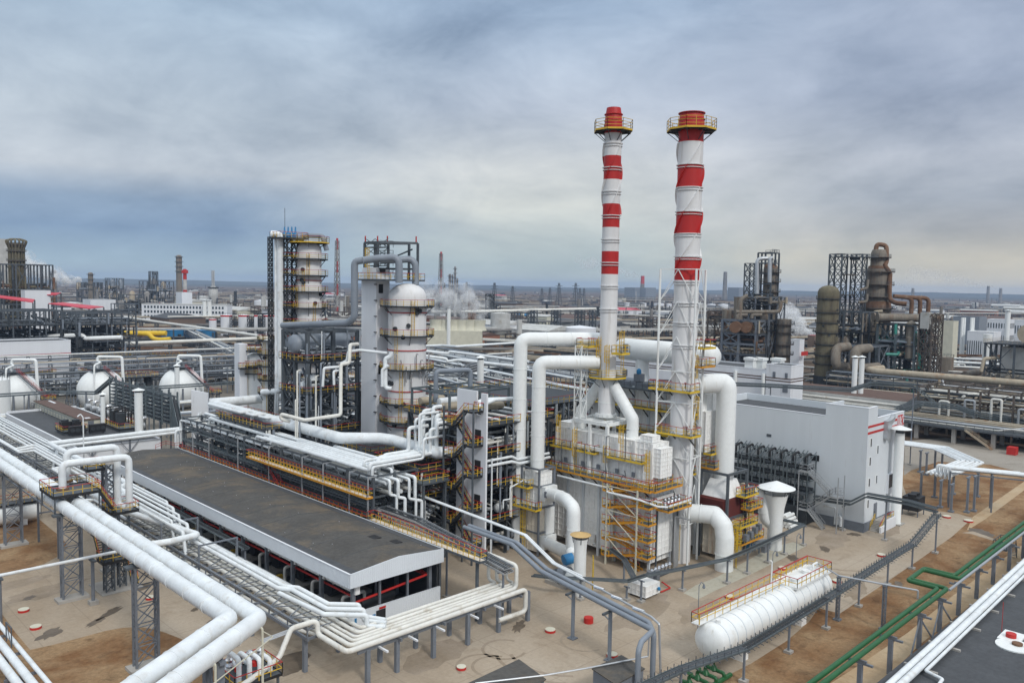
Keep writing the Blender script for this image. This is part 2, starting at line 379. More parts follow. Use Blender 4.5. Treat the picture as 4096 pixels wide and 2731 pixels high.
# ------------------------------------------------------------------ ground
def ground_mat(name,c1,c2,c3,sc=0.05,seams=0,contrast=(0.35,0.65),fn=(0.86,1.12)):
    m=bpy.data.materials.new(name);m.use_nodes=True;nt=m.node_tree;N=nt.nodes;L=nt.links;b=N['Principled BSDF']
    b.inputs['Roughness'].default_value=0.92;b.inputs['Specular IOR Level'].default_value=0.2
    geo=N.new('ShaderNodeNewGeometry')
    def nz(scale,det,ro,dist=0):
        n=N.new('ShaderNodeTexNoise');n.inputs['Scale'].default_value=scale;n.inputs['Detail'].default_value=det;n.inputs['Roughness'].default_value=ro;n.inputs['Distortion'].default_value=dist
        L.new(geo.outputs['Position'],n.inputs['Vector']);return n.outputs['Fac']
    def mrg(v,a,b_,c=0,d=1):
        n=N.new('ShaderNodeMapRange');L.new(v,n.inputs[0]);[setattr(n.inputs[i+1],'default_value',x) for i,x in enumerate((a,b_,c,d))];return n.outputs[0]
    def mx(f,a,b_,mode='MIX'):
        n=N.new('ShaderNodeMix');n.data_type='RGBA';n.blend_type=mode
        for k,x in (('Factor',f),('A',a),('B',b_)):
            if isinstance(x,(int,float)): n.inputs[k].default_value=x
            elif isinstance(x,tuple): n.inputs[k].default_value=(*x,1)
            else: L.new(x,n.inputs[k])
        return n.outputs['Result']
    col=mx(mrg(nz(sc,8,0.62,0.4),*contrast),c1,c2)
    col=mx(mrg(nz(sc*3.7,7,0.65,0.6),0.55,0.75,0,0.8),col,c3)
    fine=mrg(nz(2.2,8,0.75),0.28,0.72,*fn)
    col=mx(1.0,col,fine,'MULTIPLY')
    if seams:
        sp=N.new('ShaderNodeSeparateXYZ');L.new(geo.outputs['Position'],sp.inputs[0]);fac=None
        for i in (0,1):
            d=N.new('ShaderNodeMath');d.operation='PINGPONG';L.new(sp.outputs[i],d.inputs[0]);d.inputs[1].default_value=seams/2
            g=N.new('ShaderNodeMath');g.operation='LESS_THAN';L.new(d.outputs[0],g.inputs[0]);g.inputs[1].default_value=0.06
            if fac is None: fac=g.outputs[0]
            else:
                a=N.new('ShaderNodeMath');a.operation='MAXIMUM';L.new(fac,a.inputs[0]);L.new(g.outputs[0],a.inputs[1]);fac=a.outputs[0]
        n=N.new('ShaderNodeMath');n.operation='MULTIPLY';L.new(fac,n.inputs[0]);n.inputs[1].default_value=0.3
        col=mx(n.outputs[0],col,(0.2,0.16,0.12))
    L.new(col,b.inputs['Base Color'])
    bp=N.new('ShaderNodeBump');bp.inputs['Strength'].default_value=0.35;bp.inputs['Distance'].default_value=0.1;L.new(nz(1.2,6,0.7),bp.inputs['Height']);L.new(bp.outputs[0],b.inputs['Normal'])
    MAT[name]=m
ground_mat('far_ground',(0.085,0.058,0.04),(0.125,0.092,0.066),(0.17,0.15,0.13),0.02)
ground_mat('yard',(0.35,0.28,0.205),(0.42,0.355,0.28),(0.265,0.205,0.145),0.06,seams=6.0)
ground_mat('earth',(0.20,0.105,0.048),(0.32,0.215,0.12),(0.075,0.042,0.022),0.13,contrast=(0.40,0.62),fn=(0.66,1.3))
ground_mat('track',(0.40,0.28,0.165),(0.46,0.36,0.24),(0.28,0.18,0.09),0.09)
ground_mat('gravel',(0.42,0.39,0.31),(0.47,0.45,0.37),(0.33,0.29,0.21),0.3)
ground_mat('puddle_mud',(0.12,0.095,0.07),(0.17,0.135,0.10),(0.10,0.08,0.06),0.5)
ground_mat('plant_floor',(0.15,0.135,0.115),(0.24,0.215,0.18),(0.09,0.078,0.066),0.11)
ground_mat('yard_grey',(0.28,0.25,0.21),(0.33,0.30,0.26),(0.21,0.18,0.15),0.06,seams=6.0)
MAT['puddle_mud'].node_tree.nodes['Principled BSDF'].inputs['Roughness'].default_value=0.35
def ring(c,rx,ry,n=18,jit=0.0,rot=0.0):
    r=random.Random(int(c[0]*13+c[1]*7));o=[]
    for k in range(n):
        a=2*pi*k/n;j=1+r.uniform(-jit,jit);x,y=rx*j*cos(a),ry*j*sin(a)
        o.append((c[0]+x*cos(rot)-y*sin(rot),c[1]+x*sin(rot)+y*cos(rot)))
    return o
structure('ground',M().sheet([(-9000,-9000),(9000,-9000),(9000,9000),(-9000,9000)],0),'far_ground')
structure('concrete_yard',M().sheet([(15,10),(215,10),(215,58),(165,66),(160,120),(80,128),(80,175),(15,175)],0.004),'yard')
structure('pavement',M().sheet([(15,174.9),(80.1,174.9),(80.1,128),(160,120),(160,180),(190,330),(15,330)],0.0035),'plant_floor')
E=[(C8(-700,200)),C8(0,950),C8(130,1130),C8(258,1282),C8(450,1240),C8(700,1175),C8(900,1120),C8(1060,1092),C8(1200,1085),C8(1320,1105),C8(1420,1135),C8(1560,1190),C8(1800,1400),C8(2300,2300),C8(300,2600),C8(-1400,2600)]
structure('bare_earth',M().sheet([gz(q)[:2] for q in E],0.008),'earth')
E=[C8(-900,430),C8(-300,150),C8(0,90),C8(250,110),C8(340,165),C8(430,240),C8(505,300),C8(570,370),C8(580,410),C8(500,480),C8(380,545),C8(200,600),C8(0,625),C8(-300,660)]
structure('bare_earth',M().sheet([gz(q)[:2] for q in E],0.008),'earth')
E=[A6(350,1330),A6(480,1262),A6(640,1180),A6(860,1040),A6(1000,920),A6(1060,835),A6(1195,868),A6(1400,730),A6(1680,540),A6(1900,385),A6(2030,268),A6(1930,240),A6(1800,225),A6(1640,205),A6(1590,60),A6(1588,-60),A6(1700,-120),A6(2352,-100),A6(3200,-300),A6(4200,800),A6(2400,2400),A6(-300,2400),A6(-200,1500)]
structure('bare_earth',M().sheet([gz(q)[:2] for q in E],0.008),'earth')
E=[A6(2030,262),A6(2352,40),A6(2800,-280),A6(2900,-230),A6(2352,95),A6(2110,275),A6(1990,350)]
structure('dirt_track',M().sheet([gz(q)[:2] for q in E],0.012),'track')
E=[A6(1100,1330),A6(1320,1190),A6(1620,990),A6(1900,760),A6(2352,430),A6(2600,250),A6(2700,300),A6(2352,560),A6(1960,860),A6(1700,1060),A6(1420,1340)]
structure('dirt_track',M().sheet([gz(q)[:2] for q in E],0.012),'track')
E=[A6(1960,362),A6(2030,352),A6(2170,400),A6(2160,412),A6(2020,368)]
structure('path',M().sheet([gz(q)[:2] for q in E],0.016),'yard')
E=[A6(210,740),A6(290,690),A6(420,640),A6(640,520),A6(760,450),A6(900,420),A6(980,445),A6(840,520),A6(640,620),A6(420,720),A6(300,780)]
structure('gravel_strip',M().sheet([gz(q)[:2] for q in E],0.008),'gravel')
E=[B6(940,590),B6(1300,560),B6(2300,700),B6(2600,1000),B6(2050,890),B6(1700,800),B6(1240,775),B6(1000,850),B6(930,900)]
structure('concrete_yard',M().sheet([gz(q)[:2] for q in E],0.02),'yard_grey')
for q,rx,ry in ((C8(940,965),1.9,0.6),(C8(830,1040),1.5,0.5),(C8(430,1145),1.7,0.9),(C8(1240,740),1.4,0.7),(C8(250,838),1.0,0.5),(A3(300,1420),2.6,2.0),(A3(2030,1140),1.8,0.6),(B6(480,1425),0.9,1.1),(A6(900,520),1.6,0.8),(A6(1100,465),1.6,0.7),(C6(500,640),1.6,0.6),(A6(2080,360),2.6,1.6),(A6(1560,680),0.9,0.5),(C6(275,455),0.7,0.4)):
    c=gz(q);structure('damp_patch',M().sheet(ring(c,rx,ry,20,0.3,0.6),0.012),'puddle_mud')
ground_mat('yard_worn',(0.27,0.215,0.155),(0.34,0.28,0.22),(0.22,0.17,0.12),0.2)
def arc(c,r0,a0,a1,w,n=22): return [(c[0]+r0*cos(a0+(a1-a0)*k/n),c[1]+r0*sin(a0+(a1-a0)*k/n)) for k in range(n+1)]+[(c[0]+(r0+w)*cos(a1+(a0-a1)*k/n),c[1]+(r0+w)*sin(a1+(a0-a1)*k/n)) for k in range(n+1)]
for q,r0,a0,a1,w in ((C7(290,1230),2.2,0.3,5.2,.35),(C7(1080,1150),2.4,1.0,4.6,.3),(C7(80,1400),2.6,.2,3.0,.35),(C7(200,1400),2.2,.5,3.4,.35),(C7(900,1230),6,2.6,4.0,.4),(C7(900,1230),7.6,2.6,4.0,.4),(C7(1750,980),12,3.4,4.4,.4),(C7(1750,980),13.6,3.4,4.4,.4),(A6(1150,470),9,2.5,4.1,.4),(A6(1150,470),10.8,2.5,4.1,.4)):
    g=gz(q);structure('tyre_mark',M().sheet(arc(g,r0,a0,a1,w),0.0065),'yard_worn')
for q,rx,ry in ((C7(1650,850),7,2.4),(A6(300,860),4.5,1.8),(A6(1150,400),6,2.2),(A6(1500,330),5,2),(C8(400,780),5,2.0),(C8(120,720),4,1.6),(A3(1400,1350),5,2.2),(A6(1300,720),4,1.2)): structure('worn_patch',M().sheet(ring(gz(q),rx,ry,22,0.25,0.2),0.0055),'yard_worn')
# hills at the horizon
def hillrow(dist,h0,h1,seed,n=140,mt='hill'):
    r=random.Random(seed);m=M();vs=[];ph=[r.uniform(0,6) for _ in range(6)]
    for i in range(n+1):
        a=AZ+radians(-60+120*i/n)
        h=h0+(h1-h0)*(0.5+0.22*sin(a*5+ph[0])+0.18*sin(a*13+ph[1])+0.1*sin(a*37+ph[2])+0.06*sin(a*90+ph[3]))
        vs += [(dist*cos(a),dist*sin(a),-1),(dist*cos(a)*1.03,dist*sin(a)*1.03,h),(dist*cos(a)*1.12,dist*sin(a)*1.12,-1)]
    fs=[]
    for i in range(n): fs += [(3*i,3*i+3,3*i+4,3*i+1),(3*i+1,3*i+4,3*i+5,3*i+2)]
    m.add(vs,fs);return m
mat('hill',(0.06,0.065,0.055),0.95,0,0.4,0.004)
structure('hills',hillrow(7000,20,38,3),'hill')
structure('hills',hillrow(5200,5,14,5),'hill')
# ------------------------------------------------------------------ air
hm=bpy.data.materials.new('haze');hm.use_nodes=True;hn=hm.node_tree;hn.nodes.clear()
ho=hn.nodes.new('ShaderNodeOutputMaterial');pv=hn.nodes.new('ShaderNodeVolumePrincipled');pv.inputs['Color'].default_value=(0.48,0.64,0.90,1);pv.inputs['Density'].default_value=HAZE if 'HAZE' in globals() else 0.0001;pv.inputs['Anisotropy'].default_value=0.0
hn.links.new(pv.outputs[0],ho.inputs['Volume']);MAT['haze']=hm
hb=M().box(-9500,9500,-9500,9500,-1.5,90);structure('haze',hb,'haze')['kind']='stuff'
tag(bpy.data.objects['haze'],'thin blue grey haze over the whole plain','haze')
# ------------------------------------------------------------------ shared builders
def plat(parent,poly,z,name='platform',deck='tray',edge='orange',rail='yellow',top='rail_red',skip=(),h=1.15,step=1.2,th=0.22):
    """a walkway deck with its edge board and railing: a part with two sub-parts"""
    poly=[Vector((p[0],p[1])) for p in poly]
    d=M().prism(poly,z-0.12,z).put(name,deck,parent)
    n=len(poly);e=M();r=M();t=M()
    for i in range(n):
        a=Vector((*poly[i],z));b=Vector((*poly[(i+1)%n],z));up=Vector((0,0,1))
        e.beam(a-up*0.06,b-up*0.06,0.07,th+0.06)
        if i in skip: continue
        r.rails([a,b],h,step,0.062,(0.5,));t.beam(a+up*h,b+up*h,0.07)
    e.put('edge_board',edge,d);r.put('railing',rail,d);t.put('top_rail',top,d)
    return d
def grid_box(m,x0,x1,y0,y1,z0,z1,px=1.0,pz=1.0,rib=0.1,d=0.09,big=0,sides='xyXY'):
    """a box wall with a lattice of stiffening ribs standing proud"""
    m.box(x0,x1,y0,y1,z0,z1)
    def face(ax,c,a0,a1,sg):
        nx=max(1,round((a1-a0)/px));nz=max(1,round((z1-z0)/pz))
        for i in range(nx+1):
            a=a0+(a1-a0)*i/nx;w=rib*(2.4 if big and i % big == 0 else 1);dd=d*(1.8 if big and i % big == 0 else 1)
            lo,hi=sorted((c-sg*0.002,c+sg*dd))
            if ax == 'x': m.box(lo,hi,a-w/2,a+w/2,z0,z1)
            else: m.box(a-w/2,a+w/2,lo,hi,z0,z1)
        for k in range(nz+1):
            z=z0+(z1-z0)*k/nz;lo,hi=sorted((c-sg*0.002,c+sg*d*0.8))
            if ax == 'x': m.box(lo,hi,a0,a1,z-rib/2,z+rib/2)
            else: m.box(a0,a1,lo,hi,z-rib/2,z+rib/2)
    if 'x' in sides: face('x',x0,y0,y1,-1)
    if 'X' in sides: face('x',x1,y0,y1,1)
    if 'y' in sides: face('y',y0,x0,x1,-1)
    if 'Y' in sides: face('y',y1,x0,x1,1)
    return m
def ladder(m,x,y,z0,z1,dx=0,dy=0.25,cage=0.0,cdir=(-1,0)):
    for s in (-1,1): m.beam((x+s*dx,y+s*dy,z0),(x+s*dx,y+s*dy,z1),0.06)
    k=int((z1-z0)/0.45)
    for i in range(k): m.beam((x-dx,y-dy,z0+0.45*i+0.2),(x+dx,y+dy,z0+0.45*i+0.2),0.045)
    if cage:
        cx_,cy_=cdir;k=int((z1-z0-2.2)/0.8)
        pr=[]
        for i in range(max(k,0)+1):
            z=z0+2.2+0.8*i;pts=[]
            for j in range(7):
                a=pi*j/6;u=cos(a)*cage;v=sin(a)*cage*1.7
                pts.append(Vector((x+cx_*v+(dx and 1)*u,y+cy_*v+(dy and 1)*u,z)))
            for a,b in zip(pts[:-1],pts[1:]): m.beam(a,b,0.05)
            pr.append(pts)
        for a,b in zip(pr[:-1],pr[1:]):
            for j in (1,2,3,4,5): m.beam(a[j],b[j],0.035)
    return m.cut()
def stair(m,r,t,p,q,w,side,both=True):   # flight from p up to q, width vector side*w ; m stringers+treads, r railing, t top rail
    p=Vector(p);q=Vector(q);s=Vector((*side,0))*w
    for o in (s*0,s): m.beam(p+o,q+o,0.07,0.28)
    k=max(3,int((q.z-p.z)/0.25))
    for i in range(1,k):
        c=p+(q-p)*(i/k);m.beam(c,c+s,0.26,0.05)
    up=Vector((0,0,1))
    for o in ((s*0,s) if both else (s*0,)):
        for i in range(5): c=p+o+(q-p)*(i/4);r.beam(c,c+up*1.05,0.045)
        r.beam(p+o+up*0.55,q+o+up*0.55,0.045);t.beam(p+o+up*1.05,q+o+up*1.05,0.06)
def ringplat(parent,c,z,r0,r1,n=12,a0=0,a1=2*pi,deck='steel_dark',edge='yellow',rail='yellow',top='yellow',h=1.2,name='platform',brackets=True):
    full=abs(a1-a0-2*pi) < 1e-3
    pts_o=[(c[0]+r1*cos(a0+(a1-a0)*k/n),c[1]+r1*sin(a0+(a1-a0)*k/n)) for k in range(n+(0 if full else 1))]
    pts_i=[(c[0]+r0*cos(a0+(a1-a0)*k/n),c[1]+r0*sin(a0+(a1-a0)*k/n)) for k in range(n+(0 if full else 1))]
    m=M();N_=len(pts_o);K=N_ if full else N_-1
    for k in range(K):
        j=(k+1) % N_
        a,b,cc,d=pts_i[k],pts_o[k],pts_o[j],pts_i[j]
        m.prism([a,b,cc,d],z-0.1,z)
    if brackets:
        for k in range(0,N_,max(1,N_//6)):
            a,b=pts_i[k],pts_o[k];m.beam((a[0],a[1],z-1.5),(b[0],b[1],z-0.1),0.09);m.beam((a[0],a[1],z-0.18),(b[0],b[1],z-0.18),0.1,0.16)
    d=m.put(name,deck,parent);e=M();r=M();t=M()
    for k in range(K):
        a=Vector((*pts_o[k],z));b=Vector((*pts_o[(k+1)%N_],z));up=Vector((0,0,1))
        e.beam(a,b,0.06,0.26);r.rails([a,b],h,1.5,0.055,(0.35,0.7));t.beam(a+up*h,b+up*h,0.065)
    e.put('edge_board',edge,d);r.put('railing',rail,d);t.put('top_rail',top,d)
    return d
def strake(m,c,r,z0,z1,turns_per_m,a0,out=0.27,n=3):
    k=max(4,int((z1-z0)/0.35))
    for s in range(n):
        vs=[];fs=[]
        for i in range(k+1):
            z=z0+(z1-z0)*i/k;a=a0+2*pi*s/n+2*pi*turns_per_m*z
            for rr,da in ((r-0.02,-0.03),(r+out,-0.02),(r+out,0.02),(r-0.02,0.03)):
                vs.append((c[0]+rr*cos(a+da),c[1]+rr*sin(a+da),z))
        for i in range(k):
            for j in range(4): fs.append((4*i+j,4*i+(j+1)%4,4*i+4+(j+1)%4,4*i+4+j))
        fs += [(3,2,1,0),tuple(4*k+j for j in range(4))]
        m.add(vs,fs)
# ------------------------------------------------------------------ the two striped chimneys
def chimney(name,label,c,r,zy,ax,bands,capy,platy,rings,base,strk,rplat,capr):
    """bands: list of (top_y, bottom_y, colour) along the shaft, measured heights"""
    H_=lambda y: hz(c,B4(ax(y),y))
    t=T(name,label,'chimney',(c[0],c[1],base))
    lo=base;zs=[(H_(a),H_(b) if b else None,col) for a,b,col in bands]
    for z1,z0,col in zs:
        z0=lo if z0 is None else z0
        M().lathe((c[0],c[1],0),[(r,z0),(r,z1)],28,capb=False,capt=False).put('red_band' if col == 'r' else 'white_band','chim_red' if col == 'r' else 'chim_white',t)
    top,plz=H_(capy),H_(platy)
    m=M().lathe((c[0],c[1],0),[(r*1.04,plz-0.4),(r*1.04,plz+1.0),(capr*1.08,plz+2.2),(capr*0.92,top),(capr*0.8,top),(capr*0.8,top-1.2)],28,capb=False,capt=False)
    for zz in (plz+1.4,plz+2.3): m.lathe((c[0],c[1],zz),[(r*1.08,0),(r*1.08,0.1)],28)
    m.put('cap','chim_red',t)
    if capr > 1.3: M().lathe((c[0],c[1],0),[(capr*.955,top-1.1),(capr*.935,top-.4),(capr*.93,top+.01),(capr*.8,top+.012)],28,capb=False,capt=False).put('soot_ring','soot',t)
    M().lathe((c[0],c[1],top-1.25),[(0.02,0),(capr*0.8,0.02)],20).put('flue_mouth','black',t)
    m=M()
    for y in rings: z=H_(y);m.lathe((c[0],c[1],z),[(r+0.02,-0.14),(r+0.2,-0.12),(r+0.2,-0.02),(r+0.02,0)],28,capb=False,capt=False);m.lathe((c[0],c[1],z-0.45),[(r+0.02,-0.08),(r+0.16,-0.06),(r+0.16,0.02),(r+0.02,0.04)],28,capb=False,capt=False);m.cut()
    m.each('flange','chim_white',t)
    for y1,y0,col in strk:
        m=M();strake(m,c,r,H_(y0),H_(y1),0.055,0.5);m.put('strake','chim_red' if col == 'r' else 'chim_white',t)
    ringplat(t,c,plz,r*1.02,rplat,8,pi/8,pi/8+2*pi,'steel_dark','yellow','yellow','yellow',1.45)
    return t
c1=Vector((95.6,77.0));c2=Vector((100.0,66.4))
ch1=chimney('chimney','thinner red and white striped chimney standing on a white steel table',c1,1.27,None,lambda y: 385-28*(y-78)/972,
    [(215,360,'w'),(360,498,'r'),(498,640,'w'),(640,777,'r'),(777,917,'w'),(917,1050,'r'),(1050,None,'w')],78,212,(285,425,565,705,845,980,1115,1250),20.4,
    [(290,360,'w'),(360,498,'r'),(498,640,'w'),(640,700,'r')],2.9,1.12)
ch2=chimney('chimney','thicker red and white striped chimney with a white truss around its foot',c2,1.76,None,lambda y: 808-26*(y-108)/972,
    [(215,280,'r'),(280,415,'w'),(415,545,'r'),(545,683,'w'),(683,815,'r'),(815,955,'w'),(955,1085,'r'),(1085,None,'w')],108,208,(410,542,683,812,945,1090,1215,1330,1460),0.0,
    [(285,412,'w'),(416,543,'r'),(548,681,'w'),(685,813,'r'),(818,952,'w'),(957,1020,'r')],3.5,1.55)
# lower rings and conical foot of chimney one, its three flue legs
m=M();m.lathe((c1.x,c1.y,20.4),[(1.55,0),(1.55,0.45),(1.25,0.45),(1.2,2.1),(1.32,2.15),(1.32,2.3),(1.2,2.3)],24)
for k in range(16): a=2*pi*k/16;m.beam((c1.x+1.6*cos(a),c1.y+1.6*sin(a),20.4),(c1.x+1.6*cos(a),c1.y+1.6*sin(a),20.9),0.08)
m.put('base_flange','duct_white',ch1)
for s in (1,-1):
    M().tube([(c1.x,c1.y+s*0.4,26.2),(c1.x,c1.y+s*1.2,25.3),(c1.x,c1.y+s*5.0,20.6),(c1.x,c1.y+s*5.0,17.9)],0.88,n=18,bend=0.5,rings=2.2,ringw=0.12).put('flue_leg','duct_white',ch1)
# platforms on chimney one
ringplat(ch1,c1,26.4,1.2,2.9,8,pi/8,pi/8+2*pi,'tray','yellow_bright','yellow','yellow_bright',1.2)
plat(ch1,[(94.0,75.0),(96.0,75.0),(96.0,73.2),(94.0,73.2)][::1],30.2,edge='yellow_bright',top='yellow')
plat(ch1,[(92.6,78.2),(94.6,78.2),(94.6,80.6),(92.6,80.6)],31.0,edge='yellow_bright')
m=M();ladder(m,94.4,77.6,26.6,32.5,cage=0.4);ladder(m,94.3,75.9,26.6,31.4,cage=0.4)
ladder(m,97.4,75.6,27,33.5,cage=0.4);m.each('ladder','yellow',ch1)
M().cb(96.4,74.3,30.4,0.7,0.5,1.1).cut().cb(97.2,74.9,26.6,0.6,0.5,1.0).each('instrument_box','steel_light',ch1)
# white truss tower around chimney two
t=T('support_tower','slim white three legged truss around the foot of the thicker chimney','support tower',(100,66.4,0))
pl=[gd(B4(665,1020),119),gd(B4(795,1020),117.2),gd(B4(890,1025),120)]
pl=[Vector((97.6,69.3,0)),Vector((98.6,63.9,0)),Vector((102.3,64.7,0))]
topz=42.6
for i,p in enumerate(pl):
    q=Vector((p.x,p.y,topz));M().tube([p,q],0.17,n=8).put('leg','duct_white',t)
m=M();zs=[6,11.5,15.5,19.5,23.5,28,33,38,topz]
for k,z in enumerate(zs):
    for i in range(3):
        a,b=pl[i],pl[(i+1)%3]
        if k in (0,2,4,5,8): m.beam((a.x,a.y,z),(b.x,b.y,z),0.12)
        if k: 
            s,e=(a,b) if (k+i) % 2 else (b,a);m.beam((s.x,s.y,zs[k-1]),((s.x+e.x)/2,(s.y+e.y)/2,z),0.1);m.beam((e.x,e.y,zs[k-1]),((s.x+e.x)/2,(s.y+e.y)/2,z),0.08)
m.put('bracing','duct_white',t)
# platforms hung on chimney two
def lplat(z,ya,yb,xr,edge,top,rail='yellow',xf=97.5,w=1.5):
    plat(ch2,[(xf,ya),(xf,yb),(xr,yb),(xr,yb+w),(xf+w*0.75,yb+w),(xf+w*0.75,ya)],z,edge=edge,top=top,rail=rail)
    m=M()
    for y in (ya-0.6,(ya+yb)/2,yb+0.5): m.beam((xf+1.6,y,z-1.4),(xf+0.1,y,z-0.15),0.14).cut()
    m.each('bracket','black',ch2)
a=gx(C5(1030,650),97.5);b=gx(C5(1462,708),97.5);lplat((a.z+b.z)/2,a.y,b.y,100.0,'yellow_bright','rail_red')
a=gx(C5(1090,1112),97.5);b=gx(C5(1475,1172),97.5);lplat((a.z+b.z)/2,a.y,b.y,100.0,'yellow_bright','rail_red')
plat(ch2,[(99.6,63.2),(103.2,63.2),(103.2,65.2),(99.6,65.2)],hz((101,63.5),C5(1520,430)),edge='orange',top='rail_red')
plat(ch2,[(100.2,63.2),(103.2,63.2),(103.2,65.0),(100.2,65.0)],hz((101,63.5),C5(1530,238)),edge='yellow_bright',top='rail_red')
m=M();ladder(m,100.2,64.5,19,24.6,0.25,0,cage=0.4,cdir=(0,-1));ladder(m,99.6,64.5,25,30.8,0.25,0,cage=0.4,cdir=(0,-1));ladder(m,98.4,65.4,0.5,6,0,0.25);m.each('ladder','yellow',ch2)
# ------------------------------------------------------------------ furnace under the thinner chimney
FX0,FX1,FY0,FY1=92.7,97.5,66.24,84.7
f1=T('furnace','nearer white panelled furnace box with an orange zigzag stair at its corner','furnace',(95.1,75.5,0))
grid_box(M(),FX0,FX1,FY0,FY1,1.2,11.5,1.03,.95,0.1,0.1,3,'xyY').put('radiant_section','panel_white',f1)
m=M()
for i in range(7):
    y=FY0+(FY1-FY0)*i/6
    for x in (FX0-0.2,FX1): m.cb(x,y,0,0.3,0.34,11.7).cut()
m.each('buckstay','clad_white',f1)
plat(f1,[(91.0,64.4),(97.6,64.4),(97.6,66.1),(92.55,66.1),(92.55,85.2),(91.0,85.2)],12.0,name='walkway',skip=(1,3),edge='orange')
m=M()
for i in range(9): y=66.6+18.2*i/8;m.beam((92.55,y,10.6),(91.1,y,11.85),0.14);m.beam((92.55,y,11.75),(91.0,y,11.75),0.12,0.2).cut()
m.each('bracket','black',f1)
grid_box(M(),93.15,97.2,66.5,84.9,12.1,15.2,.77,.78,0.08,0.08,4,'xyY').put('lower_convection_box','panel_white',f1)
grid_box(M(),93.3,97.0,66.6,84.9,15.3,18.0,.77,.9,0.08,0.08,4,'xyY').put('upper_convection_box','panel_white',f1)
m=M()
for y in (66.6,69.6,72.6,78.7,81.8,84.8): m.box(92.98,93.28,y-0.14,y+0.14,12.1,18.1).cut()
m.each('portal_column','panel_white',f1)
grid_box(M(),93.2,95.9,65.2,66.45,13.4,17.5,0.55,0.55,0.07,0.06,0,'xyX').put('header_box','panel_white',f1)
grid_box(M(),93.6,95.4,67.0,69.0,18.1,19.0,0.6,0.45,0.06,0.06,0).put('roof_box','panel_white',f1)
grid_box(M(),93.6,96.6,82.0,84.6,18.1,18.9,0.8,0.45,0.06,0.06,0).put('roof_box','panel_white',f1)
for ya,yb in ((67.6,74.2),(76.2,79.6),(80.9,85.2)):
    plat(f1,[(92.0,ya),(93.1,ya),(93.1,yb),(92.0,yb)],15.3,name='balcony',edge='yellow_bright',skip=(1,),step=0.9)
m=M()
for y,z0,z1 in ((74.4,12.1,17.0),(66.9,12.1,17.2),(80.4,12.1,18.6),(71.6,15.4,20.2),(83.8,15.4,20.2)): ladder(m,92.6,y,z0,z1,cage=0.36)
m.each('ladder','yellow',f1)
m=M()
for y in (69.5,72.5,76.0,79.0,82.5): m.cb(92.75,y,12.9,0.25,0.5,0.7).cut()
m.each('instrument_box','steel_light',f1)
m=M()
for y,z0,z1 in ((78.0,12,16.4),(73.9,12,18.2),(70.4,15.3,19.6),(82.6,12,16)): m.tube([(91.9,y,z0),(91.9,y,z1),(92.6,y,z1)],0.06,n=6);m.tube([(91.5,y+.5,12.2),(91.9,y+.2,13.2),(92.1,y-.1,12.6),(91.9,y,13.8)],0.07,n=6);m.cut()
m.each('conduit','steel',f1)
M().tube([(91.1,85,13.1),(91.1,66,13.1)],0.05,n=6).cut().tube([(91.1,85,13.4),(91.1,70,13.4)],0.05,n=6).each('cable_run','tray',f1)
grid_box(M(),92.9,97.2,65.7,66.2,2.2,10.6,0.9,0.9,0.08,0.08,0,'xy').put('end_header_box','panel_white',f1)
m=M()
for i in range(6): m.tube([(92.4,67.2+i*2.9,3.1),(92.4,67.2+i*2.9,1.7),(91.8,67.2+i*2.9,1.7)],0.12,n=8).cut()
m.each('burner_pipe','foil',f1)
# zigzag stair against the furnace
st=T('stair_tower','orange zigzag stair tower with cream posts against the nearer furnace','stair',(91.4,69.5,0))
for p in ((90.5,67.0),(90.5,72.4),(92.2,72.4)): M().cb(p[0],p[1],0,0.2,0.2,11.8).put('post','cream',st)
m=M()
for z0,z1 in ((0.3,4.2),(4.2,8.0),(8.0,11.5)): m.beam((90.5,72.4,z1),(90.5,67.0,z0),0.1);m.beam((90.5,72.4,z1),(90.5,67.0,z1),0.1)
m.put('brace','cream',st)
m=M();r=M();tt=M();lz=[0.2,2.55,4.9,7.25,9.6,11.95]
for i in range(5):
    z0,z1=lz[i],lz[i+1];zm=(z0+z1)/2
    stair(m,r,tt,(90.55,66.9,z0),(90.55,72.0,zm),0.75,(1,0)) if i % 1 == 5 else None
    stair(m,r,tt,(91.45,67.0,z0),(91.45,71.8,zm),0.75,(1,0),False);stair(m,r,tt,(90.6,71.8,zm),(90.6,67.0,z1),0.75,(1,0),False)
m.put('flight','orange',st);r.put('railing','orange',st);tt.put('handrail','rail_red',st)
for i in range(1,6):
    plat(st,[(90.5,65.0),(92.3,65.0),(92.3,66.95),(90.5,66.95)],lz[i],name='landing',skip=(2,));zm=(lz[i]+lz[i-1])/2
    plat(st,[(90.5,71.85),(92.3,71.85),(92.3,73.2),(90.5,73.2)],zm,name='landing',skip=(0,1,2))
